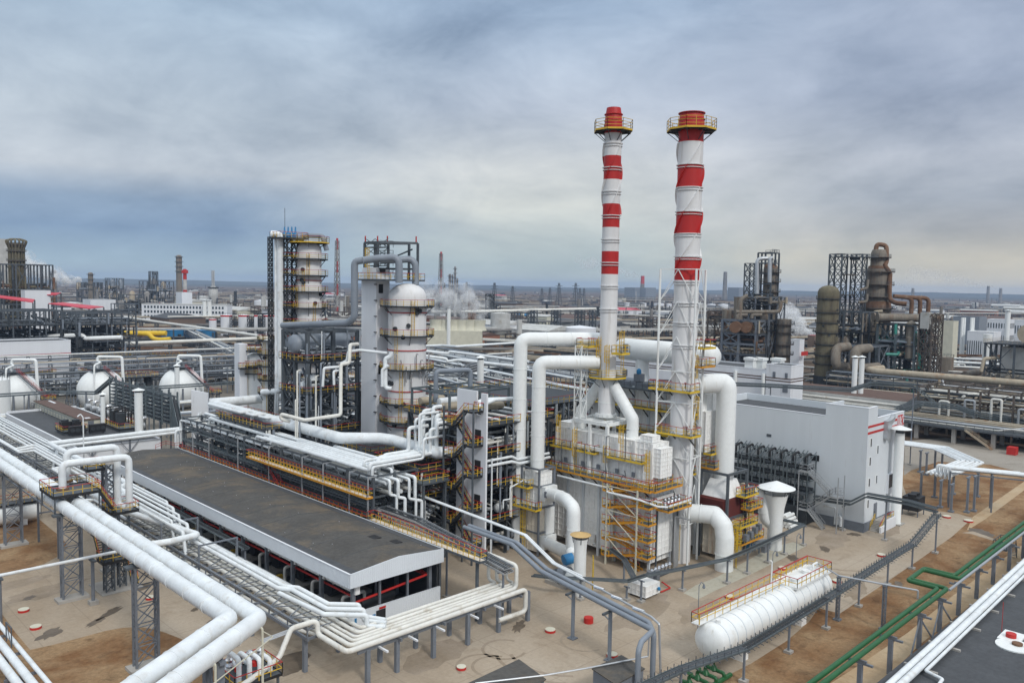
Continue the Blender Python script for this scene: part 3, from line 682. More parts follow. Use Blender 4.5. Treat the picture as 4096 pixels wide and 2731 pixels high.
# balcony with foil valves at the end of the furnace
t=T('balcony','orange walkway with silver wrapped valves at the furnace end','walkway',(95,64.8,8))
z=gy(C4(1640,650),64.2).z;plat(t,[(92.6,63.2),(98.2,63.2),(98.2,65.3),(92.6,65.3)],z,edge='orange');M().cb(93,65.4,0.1,0.2,0.2,z-.3).cut().cb(98,65.4,0.1,0.2,0.2,z-.3).each('prop','steel',t)
m=M()
for i in range(5): x=93.6+i*0.85;m.lathe((x,64.6,z+0.5),[(0.12,0),(0.32,0.2),(0.2,0.5),(0.34,0.8),(0.1,1.0)],10).cut()
m.each('valve','foil',t)
M().tube([(92.9,63.6,z+0.6),(98.0,63.6,z+0.6),(98.0,63.6,z+2.6)],0.17,n=10).cut().tube([(92.9,63.9,z+0.3),(97.6,63.9,z+0.3)],0.15,n=10).each('pipe','pipe_white',t)
pipe('thin white pipe jogging along the furnace wall to the stair post',[gx(C4(600,265),91),gx(C4(1190,408),91),gx(C4(1100,432),90.4),gx(C4(1420,512),90.2),(90.2,66.2,gx(C4(1420,512),90.2).z),(91.6,64.3,9.9),(92.8,63.4,9.8),(92.8,63.4,z+.6)],0.15)
pipe('white pipe beside the jogging pipe on the furnace wall',[gx(C4(605,262),91.3)+Vector((0,0,.1)),gx(C4(1195,404),91.3),gx(C4(1110,428),90.8),gx(C4(1440,505),90.6),(91.2,66.2,10.6),(92.9,64.0,10.2),(92.9,64.0,z+.3)],0.11)
# white table frame carrying chimney one
t=T('steel_table','white steel table frame under the thinner chimney','frame',(95.6,77.7,12.1))
for x in (92.6,98.4):
    for y in (74.3,77.6,80.9): M().cb(x,y,12.05,0.42,0.42,7.5).put('leg','duct_white',t)
m=M()
for z in (15.9,19.75):
    for x in (92.6,98.4): m.beam((x,74.3,z),(x,80.9,z),0.4,0.5)
    for y in (74.3,80.9): m.beam((92.6,y,z),(98.4,y,z),0.4,0.5)
m.beam((92.6,75.6,19.8),(98.4,75.6,19.8),0.35,0.45);m.beam((92.6,78.5,19.8),(98.4,78.5,19.8),0.35,0.45);m.beam((94.2,74.3,19.8),(94.2,80.9,19.8),0.35,0.4);m.beam((97,74.3,19.8),(97,80.9,19.8),0.35,0.4)
m.put('table_frame','duct_white',t)
M().lattice((92.9,79.9,20.0),(92.9,79.9,31.0),1.3,0.12,0.08,2.6,1).thing('lattice_mast','duct_white','white lattice mast rising beside the thinner chimney from its table','mast')
# furnace two, behind
f2=T('furnace','farther and taller white panelled furnace behind the thicker chimney','furnace',(107,77,0))
grid_box(M(),104.3,109.5,66.3,87.5,1.2,24.0,1.5,1.5,0.1,0.08,2,'xyY').put('casing','panel_white',f2)
m=M()
for i in range(8):
    for x in (104.1,109.6): m.cb(x,66.3+21.2*i/7,0,0.3,0.34,24.2).cut()
m.each('buckstay','clad_white',f2)
grid_box(M(),104.5,107.2,65.3,66.3,15.6,21.6,0.55,0.6,0.07,0.06,0,'xyX').put('header_box','panel_white',f2)
for z,ya,e in ((24.1,66.2,'steel'),(21.2,66.4,'orange'),(17.5,67.5,'orange'),(12.3,66.3,'orange')):
    plat(f2,[(102.6,ya),(104.2,ya),(104.2,87.4),(102.6,87.4)],z,name='walkway',skip=(1,),edge='yellow_bright' if e != 'steel' else 'steel',rail='yellow' if e != 'steel' else 'steel',top='rail_red' if e != 'steel' else 'steel')
plat(f2,[(104.2,63.4),(109.6,63.4),(109.6,66.2),(104.2,66.2)],13.4,name='walkway',edge='orange')
plat(f2,[(104.2,64.0),(108.8,64.0),(108.8,65.3),(104.2,65.3)],15.5,name='walkway',edge='yellow_bright')
m=M()
for z in (23.9,21,17.3):
    for i in range(8): y=66.8+20*i/7;m.beam((104.1,y,z-1.4),(102.7,y,z-0.1),0.14).cut()
m.each('bracket','black',f2)
m=M()
for y in (68,73,79,84): ladder(m,103.6,y,12.4,22,cage=0.36)
m.each('ladder','yellow',f2)
M().box(104.6,109.2,66.9,87,24.05,24.8).put('roof_casing','steel_light',f2)
m=M()
for y in (70.4,78.2): m.cb(105.2,y,24.9,1.3,1.2,1.2).cut()
m.each('damper_drive','steel_light',f2)
M().lathe((105.1,78.2,26.1),[(0.3,0),(0.42,0.2),(0.35,0.7),(0.1,0.9)],12).cut().lathe((105.1,70.4,26.1),[(0.3,0),(0.42,0.2),(0.35,0.7),(0.1,0.9)],12).each('motor','blue',f2)
# collector drum over furnace two
t=T('collector_duct','large white horizontal collector duct above the farther furnace','duct',(107.4,76,24.8))
M().lathe((107.4,0,29.7),[(0.05,84.6),(1.0,84.4),(1.6,83.8),(1.78,83.0),(1.78,66.8),(1.6,66.0),(1.0,65.4),(0.05,65.3)][::-1],28,axis='y').put('shell','duct_white',t)
for y in (79.3,71.2): M().lathe((107.4,y,24.7),[(1.35,0),(1.2,0.8),(1.1,1.2),(1.1,4.0)],20).put('branch','duct_white',t)
# ------------------------------------------------------------------ air preheater tower one and its ducts
t=T('preheater_tower','cream panelled tower with cage ladder left of the nearer furnace','tower',(87.1,82.8,0))
grid_box(M(),85.7,88.7,81.3,84.6,0.6,3.4,1.0,0.9,0.08,0.07,0,'xy').put('lower_section','panel_rusty',t)
grid_box(M(),85.7,88.7,81.35,84.6,3.5,7.2,1.0,0.9,0.08,0.07,0,'x').put('middle_section','panel_rusty',t)
grid_box(M(),85.7,88.7,81.3,84.6,7.3,10.4,1.0,0.9,0.08,0.07,0,'xy').put('upper_section','panel_white',t)
grid_box(M(),86.0,88.6,81.5,84.5,10.5,12.4,0.9,0.6,0.08,0.07,0,'xy').put('top_section','panel_white',t)
m=M()
for x in (85.55,88.85):
    for y in (81.15,84.75): m.cb(x,y,0,0.26,0.26,13)
for z in (12.95,10.4,7.2,3.4):
    m.beam((85.55,81.15,z),(85.55,84.75,z),0.2,0.25);m.beam((85.55,81.15,z),(88.85,81.15,z),0.2,0.25);m.beam((88.85,81.15,z),(88.85,84.75,z),0.2,0.25)
m.put('frame','steel_light',t)
M().box(87.0,88.8,80.95,81.3,3.0,7.0).put('smooth_panel','duct_white',t)
M().box(86.0,88.6,80.3,81.3,8.3,10.4).put('outlet_box','duct_white',t)
M().box(86.0,88.6,80.3,81.3,1.0,2.9).put('inlet_box','duct_white',t)
plat(t,[(84.3,82.4),(85.55,82.4),(85.55,85.4),(84.3,85.4)],10.2,edge='yellow_bright',rail='yellow_bright',skip=(1,),top='yellow',step=0.8)
plat(t,[(84.3,80.6),(85.55,80.6),(85.55,85.4),(84.3,85.4)],7.2,edge='yellow_bright',rail='yellow_bright',skip=(1,),step=0.8)
m=M();ladder(m,85.3,83.9,0.2,7.0,cage=0.4);ladder(m,85.3,83.2,7.3,10.2,cage=0.4);m.each('ladder','yellow_bright',t)
M().cb(84.6,85.8,11.0,0.7,0.7,0.9).cut().cb(84.6,85.8,2.2,0.7,0.6,0.9).cut().cb(86.0,80.0,9.0,0.6,0.5,0.9).each('instrument_box','steel_light',t)
rb=gd(C4(187,600),123.5)
def flue(label,pts,r,**k): return pipe(label,pts,r,'duct_white',name='flue_duct',n=20,cat='duct',**k)
flue('white duct rising from the preheater tower to the thinner chimney, nearer of two',[(86.9,82.9,10.5),(86.9,82.9,28.6),(94.5,77.9,28.6)],1.03,bend=1.2,rings=4.5)
flue('white duct rising behind its twin to bend over higher towards the chimney',[(rb.x,rb.y,0.5),(rb.x,rb.y,31.9),(96.3,80.3,31.9),(96.3,77.9,31.9)],1.03,bend=1.2,rings=4.5)
vb=Vector((83.6,72.6,0))
flue('white duct bulging from the preheater tower and turning down behind the gold capped vent',[(86.8,80.4,9.4),(86.3,78.6,9.6),(84.8,75.2,9.9),(vb.x,vb.y,9.4),(vb.x,vb.y,0.6)],0.93,bend=1.0,rings=3)
flue('grey white duct sagging from the foot of the preheater tower',[(86.8,80.4,2.0),(86.3,78.4,1.9),(85.0,75.3,2.3),(83.7,73.0,3.0)],0.9)
t=T('vent_stack','stubby grey white vent stack with a gold coloured conical cap','vent',(78.8,67.2,0))
M().lathe((78.8,67.2,0),[(0.8,0),(0.8,6.0),(0.86,6.8),(1.0,7.5),(0.95,7.5),(0.7,6.2)],22,capt=False).put('body','duct_white',t)
M().lathe((78.8,67.2,7.0),[(0.02,0),(0.8,0.01)],20).put('mouth','black',t)
M().lathe((78.8,67.2,7.9),[(0.04,-0.02),(1.35,0.0),(1.37,0.05),(0.04,0.42)],26).put('cap','gold',t)
m=M()
for k in range(4): a=pi/4+pi/2*k;m.beam((78.8+0.9*cos(a),67.2+0.9*sin(a),6.9),(78.8+1.1*cos(a),67.2+1.1*sin(a),7.95),0.08).cut()
m.each('strut','steel',t)
m=M();ladder(m,80.0,66.0,0,5.2,0.2,0.2,cage=0.45,cdir=(-0.6,-0.6));m.put('ladder','yellow_bright',t)
t=T('fan','grey blower with blue ringed duct beside the gold capped vent','fan',(80.5,70.8,0))
M().lathe((79.6,70.0,1.5),[(0.1,0),(1.3,0),(1.3,1.0),(0.1,1.0)],22,axis='y').put('volute','steel_light',t)
M().lathe((79.6,68.6,1.5),[(0.5,0),(0.62,0.1),(0.62,1.4)],18,axis='y').put('inlet','duct_white',t)
M().cyl((80.6,71.6,3.0),(81.8,71.2,3.2),0.75,n=18).put('blue_ring','blue',t);M().cyl((81.8,71.2,3.2),(82.9,72.3,3.4),0.8,n=18).put('outlet','duct_white',t)
M().cb(80.6,72.6,0.5,0.8,1.2,0.9).put('motor','steel',t);M().cb(80.2,71.4,0,3.2,3.6,0.5).put('plinth','concrete',t)
M().cb(79.6,72.9,0.6,0.5,0.5,0.5).put('guard','yellow',t)
t=T('plenum_box','white ribbed steel box on short legs near the stair foot','box',(85.2,59.6,0))
a=gz(C4(1660,1540));b=gz(C4(1790,1465));c=gz(C4(1515,1480));x0=a.x
grid_box(M(),83.6,86.6,60.2,63.0,0.35,1.75,0.7,0.7,0.07,0.06,0).put('casing','panel_white',t)
M().cb(83.9,60.5,0,.2,.2,.35).cut().cb(86.3,60.5,0,.2,.2,.35).cut().cb(83.9,62.7,0,.2,.2,.35).each('leg','steel',t)
M().lathe((86.1,59.9,1.0),[(0.1,-0.2),(0.22,-0.1),(0.22,0.15),(0.1,0.25)],10).put('motor','blue',t)
pipe('bent red pipe at the foot of the nearer furnace',[(87.2,60.4,0.15),(89.4,60.4,0.15),(89.4,61.8,0.6)],0.1,'red',n=8)
t=T('valve_skid','silver wrapped valves and grey boxes in a row at the furnace foot','skid',(94,63.6,0))
m=M()
for i in range(6):
    x=90.4+i*0.85;m.tube([(x,64.2,0.3),(x,64.2,1.1),(x,64.9,1.1),(x,64.9,0.2)],0.16,n=8);m.lathe((x,64.2,1.0),[(0.12,0),(0.3,0.15),(0.12,0.5)],8).cut()
m.each('valve','foil',t)
M().cb(88.9,63.4,0.4,0.7,0.6,1.3).cut().cb(89.9,63.0,0.4,0.7,0.6,1.3).each('control_box','steel_light',t)
M().box(88.4,95.6,63.9,65.0,0.05,0.25).put('base_frame','steel',t)
t=T('riser_duct','galvanised square duct bundle climbing the corner of the nearer furnace','duct',(96.9,64.3,0))
m=M()
for i in range(4): m.tube([(96.3+i*.3,64.6,0.2),(96.3+i*.3,64.6,7.6-i*.1),(96.3+i*.3,62.6,7.6-i*.1)],0.12,n=6,bend=.1).cut()
m.each('conduit','galv',t)
# ------------------------------------------------------------------ preheater tower two, ducts, mushroom vent
t=T('preheater_tower','panelled tower with dark red louvres under the tallest white duct','tower',(106.8,63,0))
grid_box(M(),104.7,109.2,61.3,65.2,0.6,6.4,1.1,1.0,0.08,0.07,0,'xy').put('lower_section','panel_rusty',t)
m=M()
m.box(103.9,109.2,61.35,65.3,6.5,9.3)
for k in range(9): z=6.55+k*0.31;m.ext([(103.88,61.3,z),(103.6,61.3,z-0.02),(103.88,61.3,z+0.24)],(0,4.1,0));m.ext([(103.9,61.33,z),(103.9,61.08,z-0.02),(103.9,61.33,z+0.24)],(5.2,0,0))
m.put('louvre_box','louvre_red',t)
M().add([(104.2,61.2,9.3),(109.0,61.2,9.3),(109.0,65.3,9.3),(104.2,65.3,9.3),(105.4,62.0,11.7),(108.3,62.0,11.7),(108.3,64.8,11.7),(105.4,64.8,11.7)],[(0,1,5,4),(1,2,6,5),(2,3,7,6),(3,0,4,7),(4,5,6,7)]).put('hopper','panel_white',t)
m=M()
for x in (104.1,109.4):
    for y in (61.0,65.5): m.cb(x,y,0,0.35,0.35,13.1)
for a,b in (((104.1,61),(104.1,65.5)),((104.1,61),(109.4,61)),((109.4,61),(109.4,65.5)),((104.1,65.5),(109.4,65.5))): m.beam((*a,12.95),(*b,12.95),0.3,0.35);m.beam((*a,6.4),(*b,6.4),0.25,0.3)
m.put('frame','steel',t)
for z,xa,xb,e in ((9.6,106.5,110.4,'yellow_bright'),(7.4,108.0,111.8,'orange'),(5.2,105.4,110.4,'yellow_bright'),(2.6,106.0,112.4,'orange')):
    plat(t,[(xa,59.5),(xb,59.5),(xb,61.0),(xa,61.0)],z,edge=e,rail='yellow_bright',step=0.8)
M().cb(108.6,60.0,9.7,0.8,0.7,1.0).cut().cb(109.8,60.2,9.7,0.6,0.6,0.9).cut().cb(106.6,59.2,3.2,0.9,0.7,0.9).cut().cb(107.9,59.2,3.4,0.7,0.7,0.9).cut().cb(109.2,59.2,3.8,0.7,0.7,0.9).cut().cb(110.3,59.2,4.1,0.7,0.7,0.9).each('instrument_box','steel_light',t)
m=M();ladder(m,105.0,60.3,0,5.2,0.25,0,cage=0.4,cdir=(0,-1));ladder(m,109.4,60.4,2.8,7.4,0.25,0,cage=0.4,cdir=(0,-1));m.each('ladder','yellow_bright',t)
flue('wide white duct from the thicker chimney bending down to the louvred tower',[(101.6,66.6,25.9),(106.9,63.9,25.9),(106.9,63.4,25.4),(106.9,63.4,11.5)],1.46,bend=2.0,rings=0)
flue('wide white elbow duct coming down to the ground below the louvred tower',[(100.3,65.2,7.3),(101.8,61.6,7.4),(101.5,60.0,6.3),(101.4,59.6,4.6),(101.4,59.6,0)],1.3,bend=.06,rings=2.5)
m=M();ladder(m,103.3,58.8,0,6.2,0.2,0.2,cage=0.45,cdir=(0.6,-0.6));ladder(m,103.9,59.6,0,5.0,0.2,0.2,cage=0.45,cdir=(0.6,-0.6));m.thing('cage_ladder','yellow_bright','yellow caged ladders beside the foot of the wide elbow duct','ladder')
flue('short white bent duct leading into the mushroom vent',[(112.6,62.9,8.7),(114.3,61.6,8.2),(114.9,60.9,6.6),(115.0,60.6,4.6),(115.6,59.8,3.8)],1.02,bend=0.9,rings=2)
M().lathe((112.4,63.1,8.8),[(0.9,-.3),(1.3,-.3),(1.3,0.3),(0.9,0.3)],20,axis='x').thing('duct_flange','rust_pipe','rusty flanged drum at the start of the short bent duct','flange')
t=T('mushroom_vent','white mushroom vent stack with a wide shallow cone hood','vent',(115.5,59.3,0))
M().lathe((115.5,59.3,0),[(1.12,0),(1.12,4.6),(1.3,6.6),(1.75,8.6),(1.65,8.6),(1.2,6.8)],26,capt=False).put('body','duct_white',t)
M().lathe((115.5,59.3,7.6),[(0.02,0),(1.4,0.01)],20).put('mouth','black',t)
M().lathe((115.5,59.3,9.55),[(0.02,0.1),(2.78,0.0),(2.8,0.06),(1.4,0.62),(0.1,1.1)],30).put('hood','duct_white',t)
m=M()
for k in range(6): a=pi/3*k+.2;m.beam((115.5+1.7*cos(a),59.3+1.7*sin(a),8.5),(115.5+1.9*cos(a),59.3+1.9*sin(a),9.6),0.1).cut()
m.each('strut','steel_light',t)
t=T('valve_skid','small pipework and blue pump between the mushroom vent and the louvred tower','skid',(112.4,59.4,0))
m=M()
for i in range(5): m.tube([(110.4+i*.8,60.6,0.2),(110.4+i*.8,60.6,1.8-i*.1),(111.0+i*.8,59.4,1.8),(111.0+i*.8,59.4,.3)],.12,n=7).cut()
m.each('pipe','grey_pipe',t);M().cb(112,61.4,0.2,1.2,.8,1.0).put('pump','blue',t);M().cb(110.6,58.2,0.9,1.4,.6,.9).put('control_box','steel_light',t)
# ------------------------------------------------------------------ large white building with red stripes
b=T('process_building','tall white clad building with two red stripes and square red emblem','building',(142.4,68.5,0))
WX0,WX1,WY0,WY1=134.6,150.2,53.5,84.5
M().box(WX0,WX1,WY0,WY1,1.5,17.4).put('wall','clad_white',b)
m=M()
m.box(WX0,WX0+.35,WY0,60.7,17.4,20.7);m.box(WX0,WX0+.35,60.7,WY1,17.4,18.6);m.box(WX0+.35,138.4,WY0,WY0+.35,17.4,20.7);m.box(138.4,WX1,WY0,WY0+.35,17.4,18.75)
m.box(WX1-.35,WX1,WY0+.35,WY1,17.4,18.75);m.box(WX0+.35,WX1-.35,WY1-.35,WY1,17.4,18.75);m.box(WX0+.35,141,60.35,60.7,17.4,20.7)
m.put('parapet','clad_white',b)
M().box(WX0+.36,WX1-.36,WY0+.36,WY1-.36,17.41,17.5).put('roof','roof_grey',b)
m=M();m.box(WX0-.04,WX0+.4,WY0-.04,60.74,20.7,20.78);m.box(WX0+.4,138.44,WY0-.04,WY0+.4,20.7,20.78);m.box(138.44,WX1+.04,WY0-.04,WY0+.4,18.75,18.82);m.box(WX0-.04,WX0+.4,60.74,WY1,18.6,18.68);m.put('coping','clad_light',b)
M().box(WX0-.12,WX1+.1,WY0-.12,WY1,0,1.55).put('plinth','post_grey',b)
m=M()
for i in range(1,6): y=WY0+i*6.0;m.box(WX0-.006,WX0,y-.012,y+.012,1.6,18.5)
m.put('panel_seam','clad_light',b)
z1=17.05
M().box(WX0+.01,WX1-.05,WY0-.03,WY0,17.42,17.8).put('red_stripe','red',b);M().box(WX0+.01,WX1-.05,WY0-.03,WY0,16.35,16.75).put('red_stripe','red',b)
lg=M().box(147.2,149.6,WY0-.06,WY0-.031,16.0,18.3).put('emblem','red',b)
m=M()   # white letters of the emblem
yy0,yy1=WY0-.085,WY0-.061
m.box(147.42,147.65,yy0,yy1,16.2,18.1).box(147.95,148.17,yy0,yy1,16.6,18.1).box(148.32,148.54,yy0,yy1,16.2,18.1)
m.ext([(147.95,yy1,16.6),(148.17,yy1,16.6),(148.42,yy1,16.2),(148.2,yy1,16.2)],(0,-.024,0))
m.ext([(148.54,yy1,17.0),(149.15,yy1,18.1),(149.42,yy1,18.1),(148.65,yy1,16.8)],(0,-.024,0));m.ext([(148.75,yy1,17.3),(149.42,yy1,16.2),(149.12,yy1,16.2),(148.6,yy1,17.05)],(0,-.024,0))
m.put('letters','clad_light',lg)
M().box(147.02,147.14,WY0-.06,WY0-.031,16.0,18.3).box(149.66,149.78,WY0-.06,WY0-.031,16.0,18.3).put('emblem_frame','clad_light',b)
for x,z in ((135.9,14.9),(138.85,13.35),(135.85,11.75),(138.9,8.25),(135.9,8.2),(135.8,4.6)):
    f=M().box(x-.45,x+.45,WY0-.05,WY0,z-.75,z+.75).put('window','duct_white',b);M().box(x-.08,x+.38,WY0-.07,WY0-.051,z-.66,z+.66).put('pane','glass',f)
f=M().box(143.6,145.9,WY0-.3,WY0,5.0,8.4).put('stair_window','clad_light',b);M().box(143.9,145.6,WY0-.34,WY0-.301,6.0,8.3).put('pane','glass',f)
d=M().box(138.5,139.8,WY0-.06,WY0,1.5,4.2).put('door','steel_light',b);M().box(138.6,138.7,WY0-.12,WY0-.061,2.6,2.9).put('handle','steel_dark',d)
f=M().box(WX0-.05,WX0,70.5,71.4,13.5,14.0).put('vent_opening','steel',b)
M().box(WX0-.08,WX0,61.5,63.0,10.6,11.6).put('louvre','black',b)
# galvanised duct elbow on the end wall
m=M();pr=[(141.2,14.9),(141.2,17.5)]+[(144.4-3.2*cos(a)*.0-2.4*cos(a*pi/2/6)*0+0,0) for a in ()]
prof=[(141.1,15.0),(141.1,18.0)]+[(141.1+4.6*sin(pi/2*k/8)**1.0*1.0,18.0+0.9*(1-cos(pi/2*k/8))) for k in range(1,9)]+[(145.7,17.9)]+[(144.3-1.5*(k/6),17.4-2.9*(k/6)**2*.9) for k in range(0,7)]+[(141.6,14.7)]
m.ext([(141.1+(x-141.1)*.66,WY0-.75,z) for x,z in prof],(0,.73,0));m.put('duct_elbow','galv',b)
t=T('entrance_steps','concrete entrance steps with yellow railing at the striped building door','steps',(140,52,0))
m=M()
for i in range(8): m.box(136.4+i*.28,138.7,51.6,53.3,i*.18,i*.18+.18)
m.box(138.7,142.6,51.6,53.35,0,1.44);m.put('flight','concrete',t);M().box(136.3,142.7,51.3,51.58,0,1.0).ext([(138.4,51.3,1.0),(142.7,51.3,1.0),(142.7,51.3,1.7),(138.8,51.3,1.7)],(0,.28,0)).put('side_wall','clad_light',t)
r=M();r.rails([(136.6,51.65,0.1),(138.7,51.65,1.45),(142.5,51.65,1.45)],1.1,1.1,.06);r.rails([(136.6,53.2,0.1),(138.5,53.2,1.45)],1.1,1.1,.06);r.put('railing','yellow',t)
M().beam((136.6,51.65,1.2),(138.7,51.65,2.55),.07).beam((138.7,51.65,2.55),(142.5,51.65,2.55),.07).put('handrail','rail_red',t)
t=T('exhaust_stack','tall round white exhaust pipe with flat cone hat at the building end','stack',(144.5,51.6,0))
M().lathe((144.2,51.9,0),[(1.0,0),(0.8,0.3),(0.78,15.8)],22).put('pipe','duct_white',t);M().lathe((144.2,51.9,16.5),[(0.03,0),(1.85,0),(1.85,.06),(.1,.6)],26).put('hat','duct_white',t);M().lathe((144.2,51.9,15.8),[(.7,0),(.7,.7)],16).put('collar','steel',t)
M().cb(144.2,51.9,0,2.4,2.4,.15).put('base','concrete',t)
t=T('generator_unit','dark green black air cooler block behind the tall exhaust pipe','air cooler',(152.5,51.5,0))
M().box(151.0,154.2,50.6,53.4,1.0,3.4).put('body','black',t);M().lathe((151.8,52,3.4),[(.7,0),(.75,.5),(.3,.5)],14).cut().lathe((153.4,52,3.4),[(.7,0),(.75,.5),(.3,.5)],14).each('fan','black',t)
m=M()
for x in (151.1,154.1):
    for y in (50.7,53.3): m.cb(x,y,0,.15,.15,1.0).cut()
m.each('leg','steel_light',t)
# bank of dark coolers on the long wall, with its stair
for i in range(7):
    y=62.6+i*2.2
    t=T('wall_cooler',f'dark steel pipe frame on the long building wall, {nth(6-i)} from the left in its row','cooler',(132.8,y,0),'dark cooler frames along the building wall')
    m=M()
    for yy in (y-.75,y+.75):
        for x in (131.2,134.2): m.cb(x,yy,0,.16,.16,11.6 if x > 133 else 10.6)
        for z in (3.4,5.6,7.4,9.2): m.beam((131.2,yy,z),(134.2,yy,z),.14)
        m.beam((131.2,yy,10.6),(134.2,yy,12.2),.12);m.beam((131.2,yy,11.7),(134.2,yy,11.7),.12);m.beam((131.2,yy,3.4),(134.2,yy,0.4),.1)
    for z in (7.4,9.2,10.5): m.beam((131.2,y-.75,z),(131.2,y+.75,z),.14)
    m.put('frame','tray',t)
    m=M()
    for k,z in enumerate((6.0,7.9,9.6)): m.tube([(131.6,y-1.0,z),(131.6,y+1.0,z)],.28,n=8);m.tube([(132.9,y-1.0,z),(132.9,y+1.0,z)],.28,n=8);m.cut()
    m.each('tube_bundle','steel_dark',t)
    M().tube([(131.8,y,9.6),(131.8,y,11.6),(133.6,y,11.9),(134.5,y,10.9)],.2,n=8).put('pipe','black',t)
M().box(130.9,134.5,62.0,77.2,5.1,5.6).thing('cooler_table','steel','dark steel platform under the row of cooler frames','platform')
M().box(130.9,134.4,61.8,77.0,0.1,3.0).thing('pump_block','steel_dark','dark machinery block under the cooler platform','machinery')
t=T('outdoor_stair','grey steel zigzag stair at the end of the cooler row','stair',(131.5,59.6,0))
m=M();r=M();stair(m,r,r,(130.6,58.6,0.1),(130.6,61.4,2.9),.9,(1,0));stair(m,r,r,(131.7,61.4,2.9),(131.7,57.6,6.0),.9,(1,0));stair(m,r,r,(130.6,57.6,6.0),(130.6,61.6,9.4),.9,(1,0));m.put('flight','galv',t);r.put('railing','galv',t)
for y,z in ((62.1,2.9),(56.9,6.0),(62.3,9.4)): plat(t,[(130.4,y-.7),(132.8,y-.7),(132.8,y+.7),(130.4,y+.7)],z,name='landing',edge='galv',rail='galv',top='galv',deck='galv')
m=M()
for x,y in ((130.4,56.2),(132.8,56.2),(130.4,63),(132.8,63)): m.cb(x,y,0,.14,.14,9.4).cut()
m.each('post','galv',t)
for i in range(16): pass
t=T('pipe_bundle','stacked open ended pipes with red rings on the ground by the coolers','pipes',(124.6,61.4,0))
m=M();k=0
for r_ in range(4):
    for j in range(5-r_): m.cyl((127.0,62.6+j*.62+r_*.3,.3+r_*.52),(127.0+3,62.6+j*.62+r_*.3,.3+r_*.52),.28,n=10).cut()
m.each('pipe','duct_white',t)
pipe('white drain pipe loop on the wall of the striped building',[(134.3,58.2,0.4),(134.3,58.2,3.2),(134.1,60.1,3.4),(134.1,60.1,3.0)],.16)
pipe('white wrapped pipe stub by the plinth of the striped building',[(133.9,57.0,0.4),(133.9,57.0,1.9),(134.3,57.6,2.1),(134.3,57.6,0.5)],.22)
# ------------------------------------------------------------------ long white horizontal tank
t=T('storage_tank','long white horizontal tank with hoops and a railed catwalk on top','tank',(86,44.6,0))
TZ,TR,TX0,TX1=2.85,1.85,73.6,99.0
M().lathe((0,44.6,TZ),[(0.02,TX0-.75),(.8,TX0-.65),(1.4,TX0-.4),(1.75,TX0-.12),(TR,TX0+.15),(TR,TX1-.15),(1.75,TX1+.12),(1.4,TX1+.4),(.8,TX1+.65),(0.02,TX1+.75)],36,axis='x').put('shell','duct_white',t)
m=M()
for i in range(15): x=TX0+.9+i*(TX1-TX0-1.8)/14;m.lathe((x,44.6,TZ),[(TR-.02,-.04),(TR+.06,-.04),(TR+.06,.04),(TR-.02,.04)],36,axis='x',capb=False,capt=False).cut()
m.each('hoop','clad_white',t)
for x in (78.0,91.6): M().prism([(x-.6,42.85),(x+.6,42.85),(x+.6,46.3),(x-.6,46.3)],0,1.35).put('saddle','panel_white',t)
M().box(72.6,99.2,45.3,46.3,4.62,4.7).put('catwalk','duct_white',t)
r=M();r.rails([(90.0,44.6,4.75),(72.6,45.35,4.75)],1.1,1.4,.06,(.5,));r.rails([(72.6,45.3,4.75),(72.6,46.3,4.75),(99.2,46.3,4.75)],1.1,1.4,.06,(.5,));r.put('railing','yellow',t)
M().beam((90,44.6,5.85),(72.6,45.35,5.85),.07).beam((72.6,45.35,5.85),(72.6,46.3,5.85),.07).beam((72.6,46.3,5.85),(99.2,46.3,5.85),.07).put('handrail','rail_red',t)
plat(t,[(90.2,43.2),(99.3,43.2),(99.3,46.4),(90.2,46.4)],4.72,name='valve_platform',deck='duct_white',edge='duct_white',top='rail_red')
M().lathe((92.2,44.6,4.7),[(.4,0),(.4,.35),(.5,.35),(.5,.45),(.1,.45)],16).cut().lathe((96.0,45.0,4.7),[(.4,0),(.4,.35),(.5,.35),(.5,.45),(.1,.45)],16).cut().lathe((74.6,44.3,4.65),[(.25,0),(.25,.4),(.05,.4)],12).each('manhole','duct_white',t)
M().tube([(97.6,44.8,4.7),(97.6,44.8,5.5),(98.8,44.8,5.5),(98.8,44.8,4.9)],.14,n=8).put('pipe','duct_white',t);M().tube([(89.4,46.1,4.7),(89.4,46.1,7.4),(89.2,46.3,7.6)],.1,n=8).put('vent_pipe','duct_white',t)
ladder_=M();stair(ladder_,r2 := M(),r2,(88.0,45.4,4.7),(90.0,45.4,4.75),.5,(0,1));
for lbl,q in (('lamp on a curved stem at the near end of the long tank',A6(332,860)),('lamp on a curved stem behind the middle of the long tank',A6(795,640)),('lamp on a curved stem behind the far end of the long tank',A6(945,520))):
    g=gz(q,3.0);M().tube([(g.x,g.y+.6,0),(g.x,g.y+.6,5.9),(g.x+.3,g.y+.5,6.3),(g.x+.7,g.y+.4,6.0)],.05,n=6).lathe((g.x+.7,g.y+.4,5.5),[(.12,0),(.2,.1),(.06,.5)],8).thing('lamp_post','steel_light',lbl,'lamp')
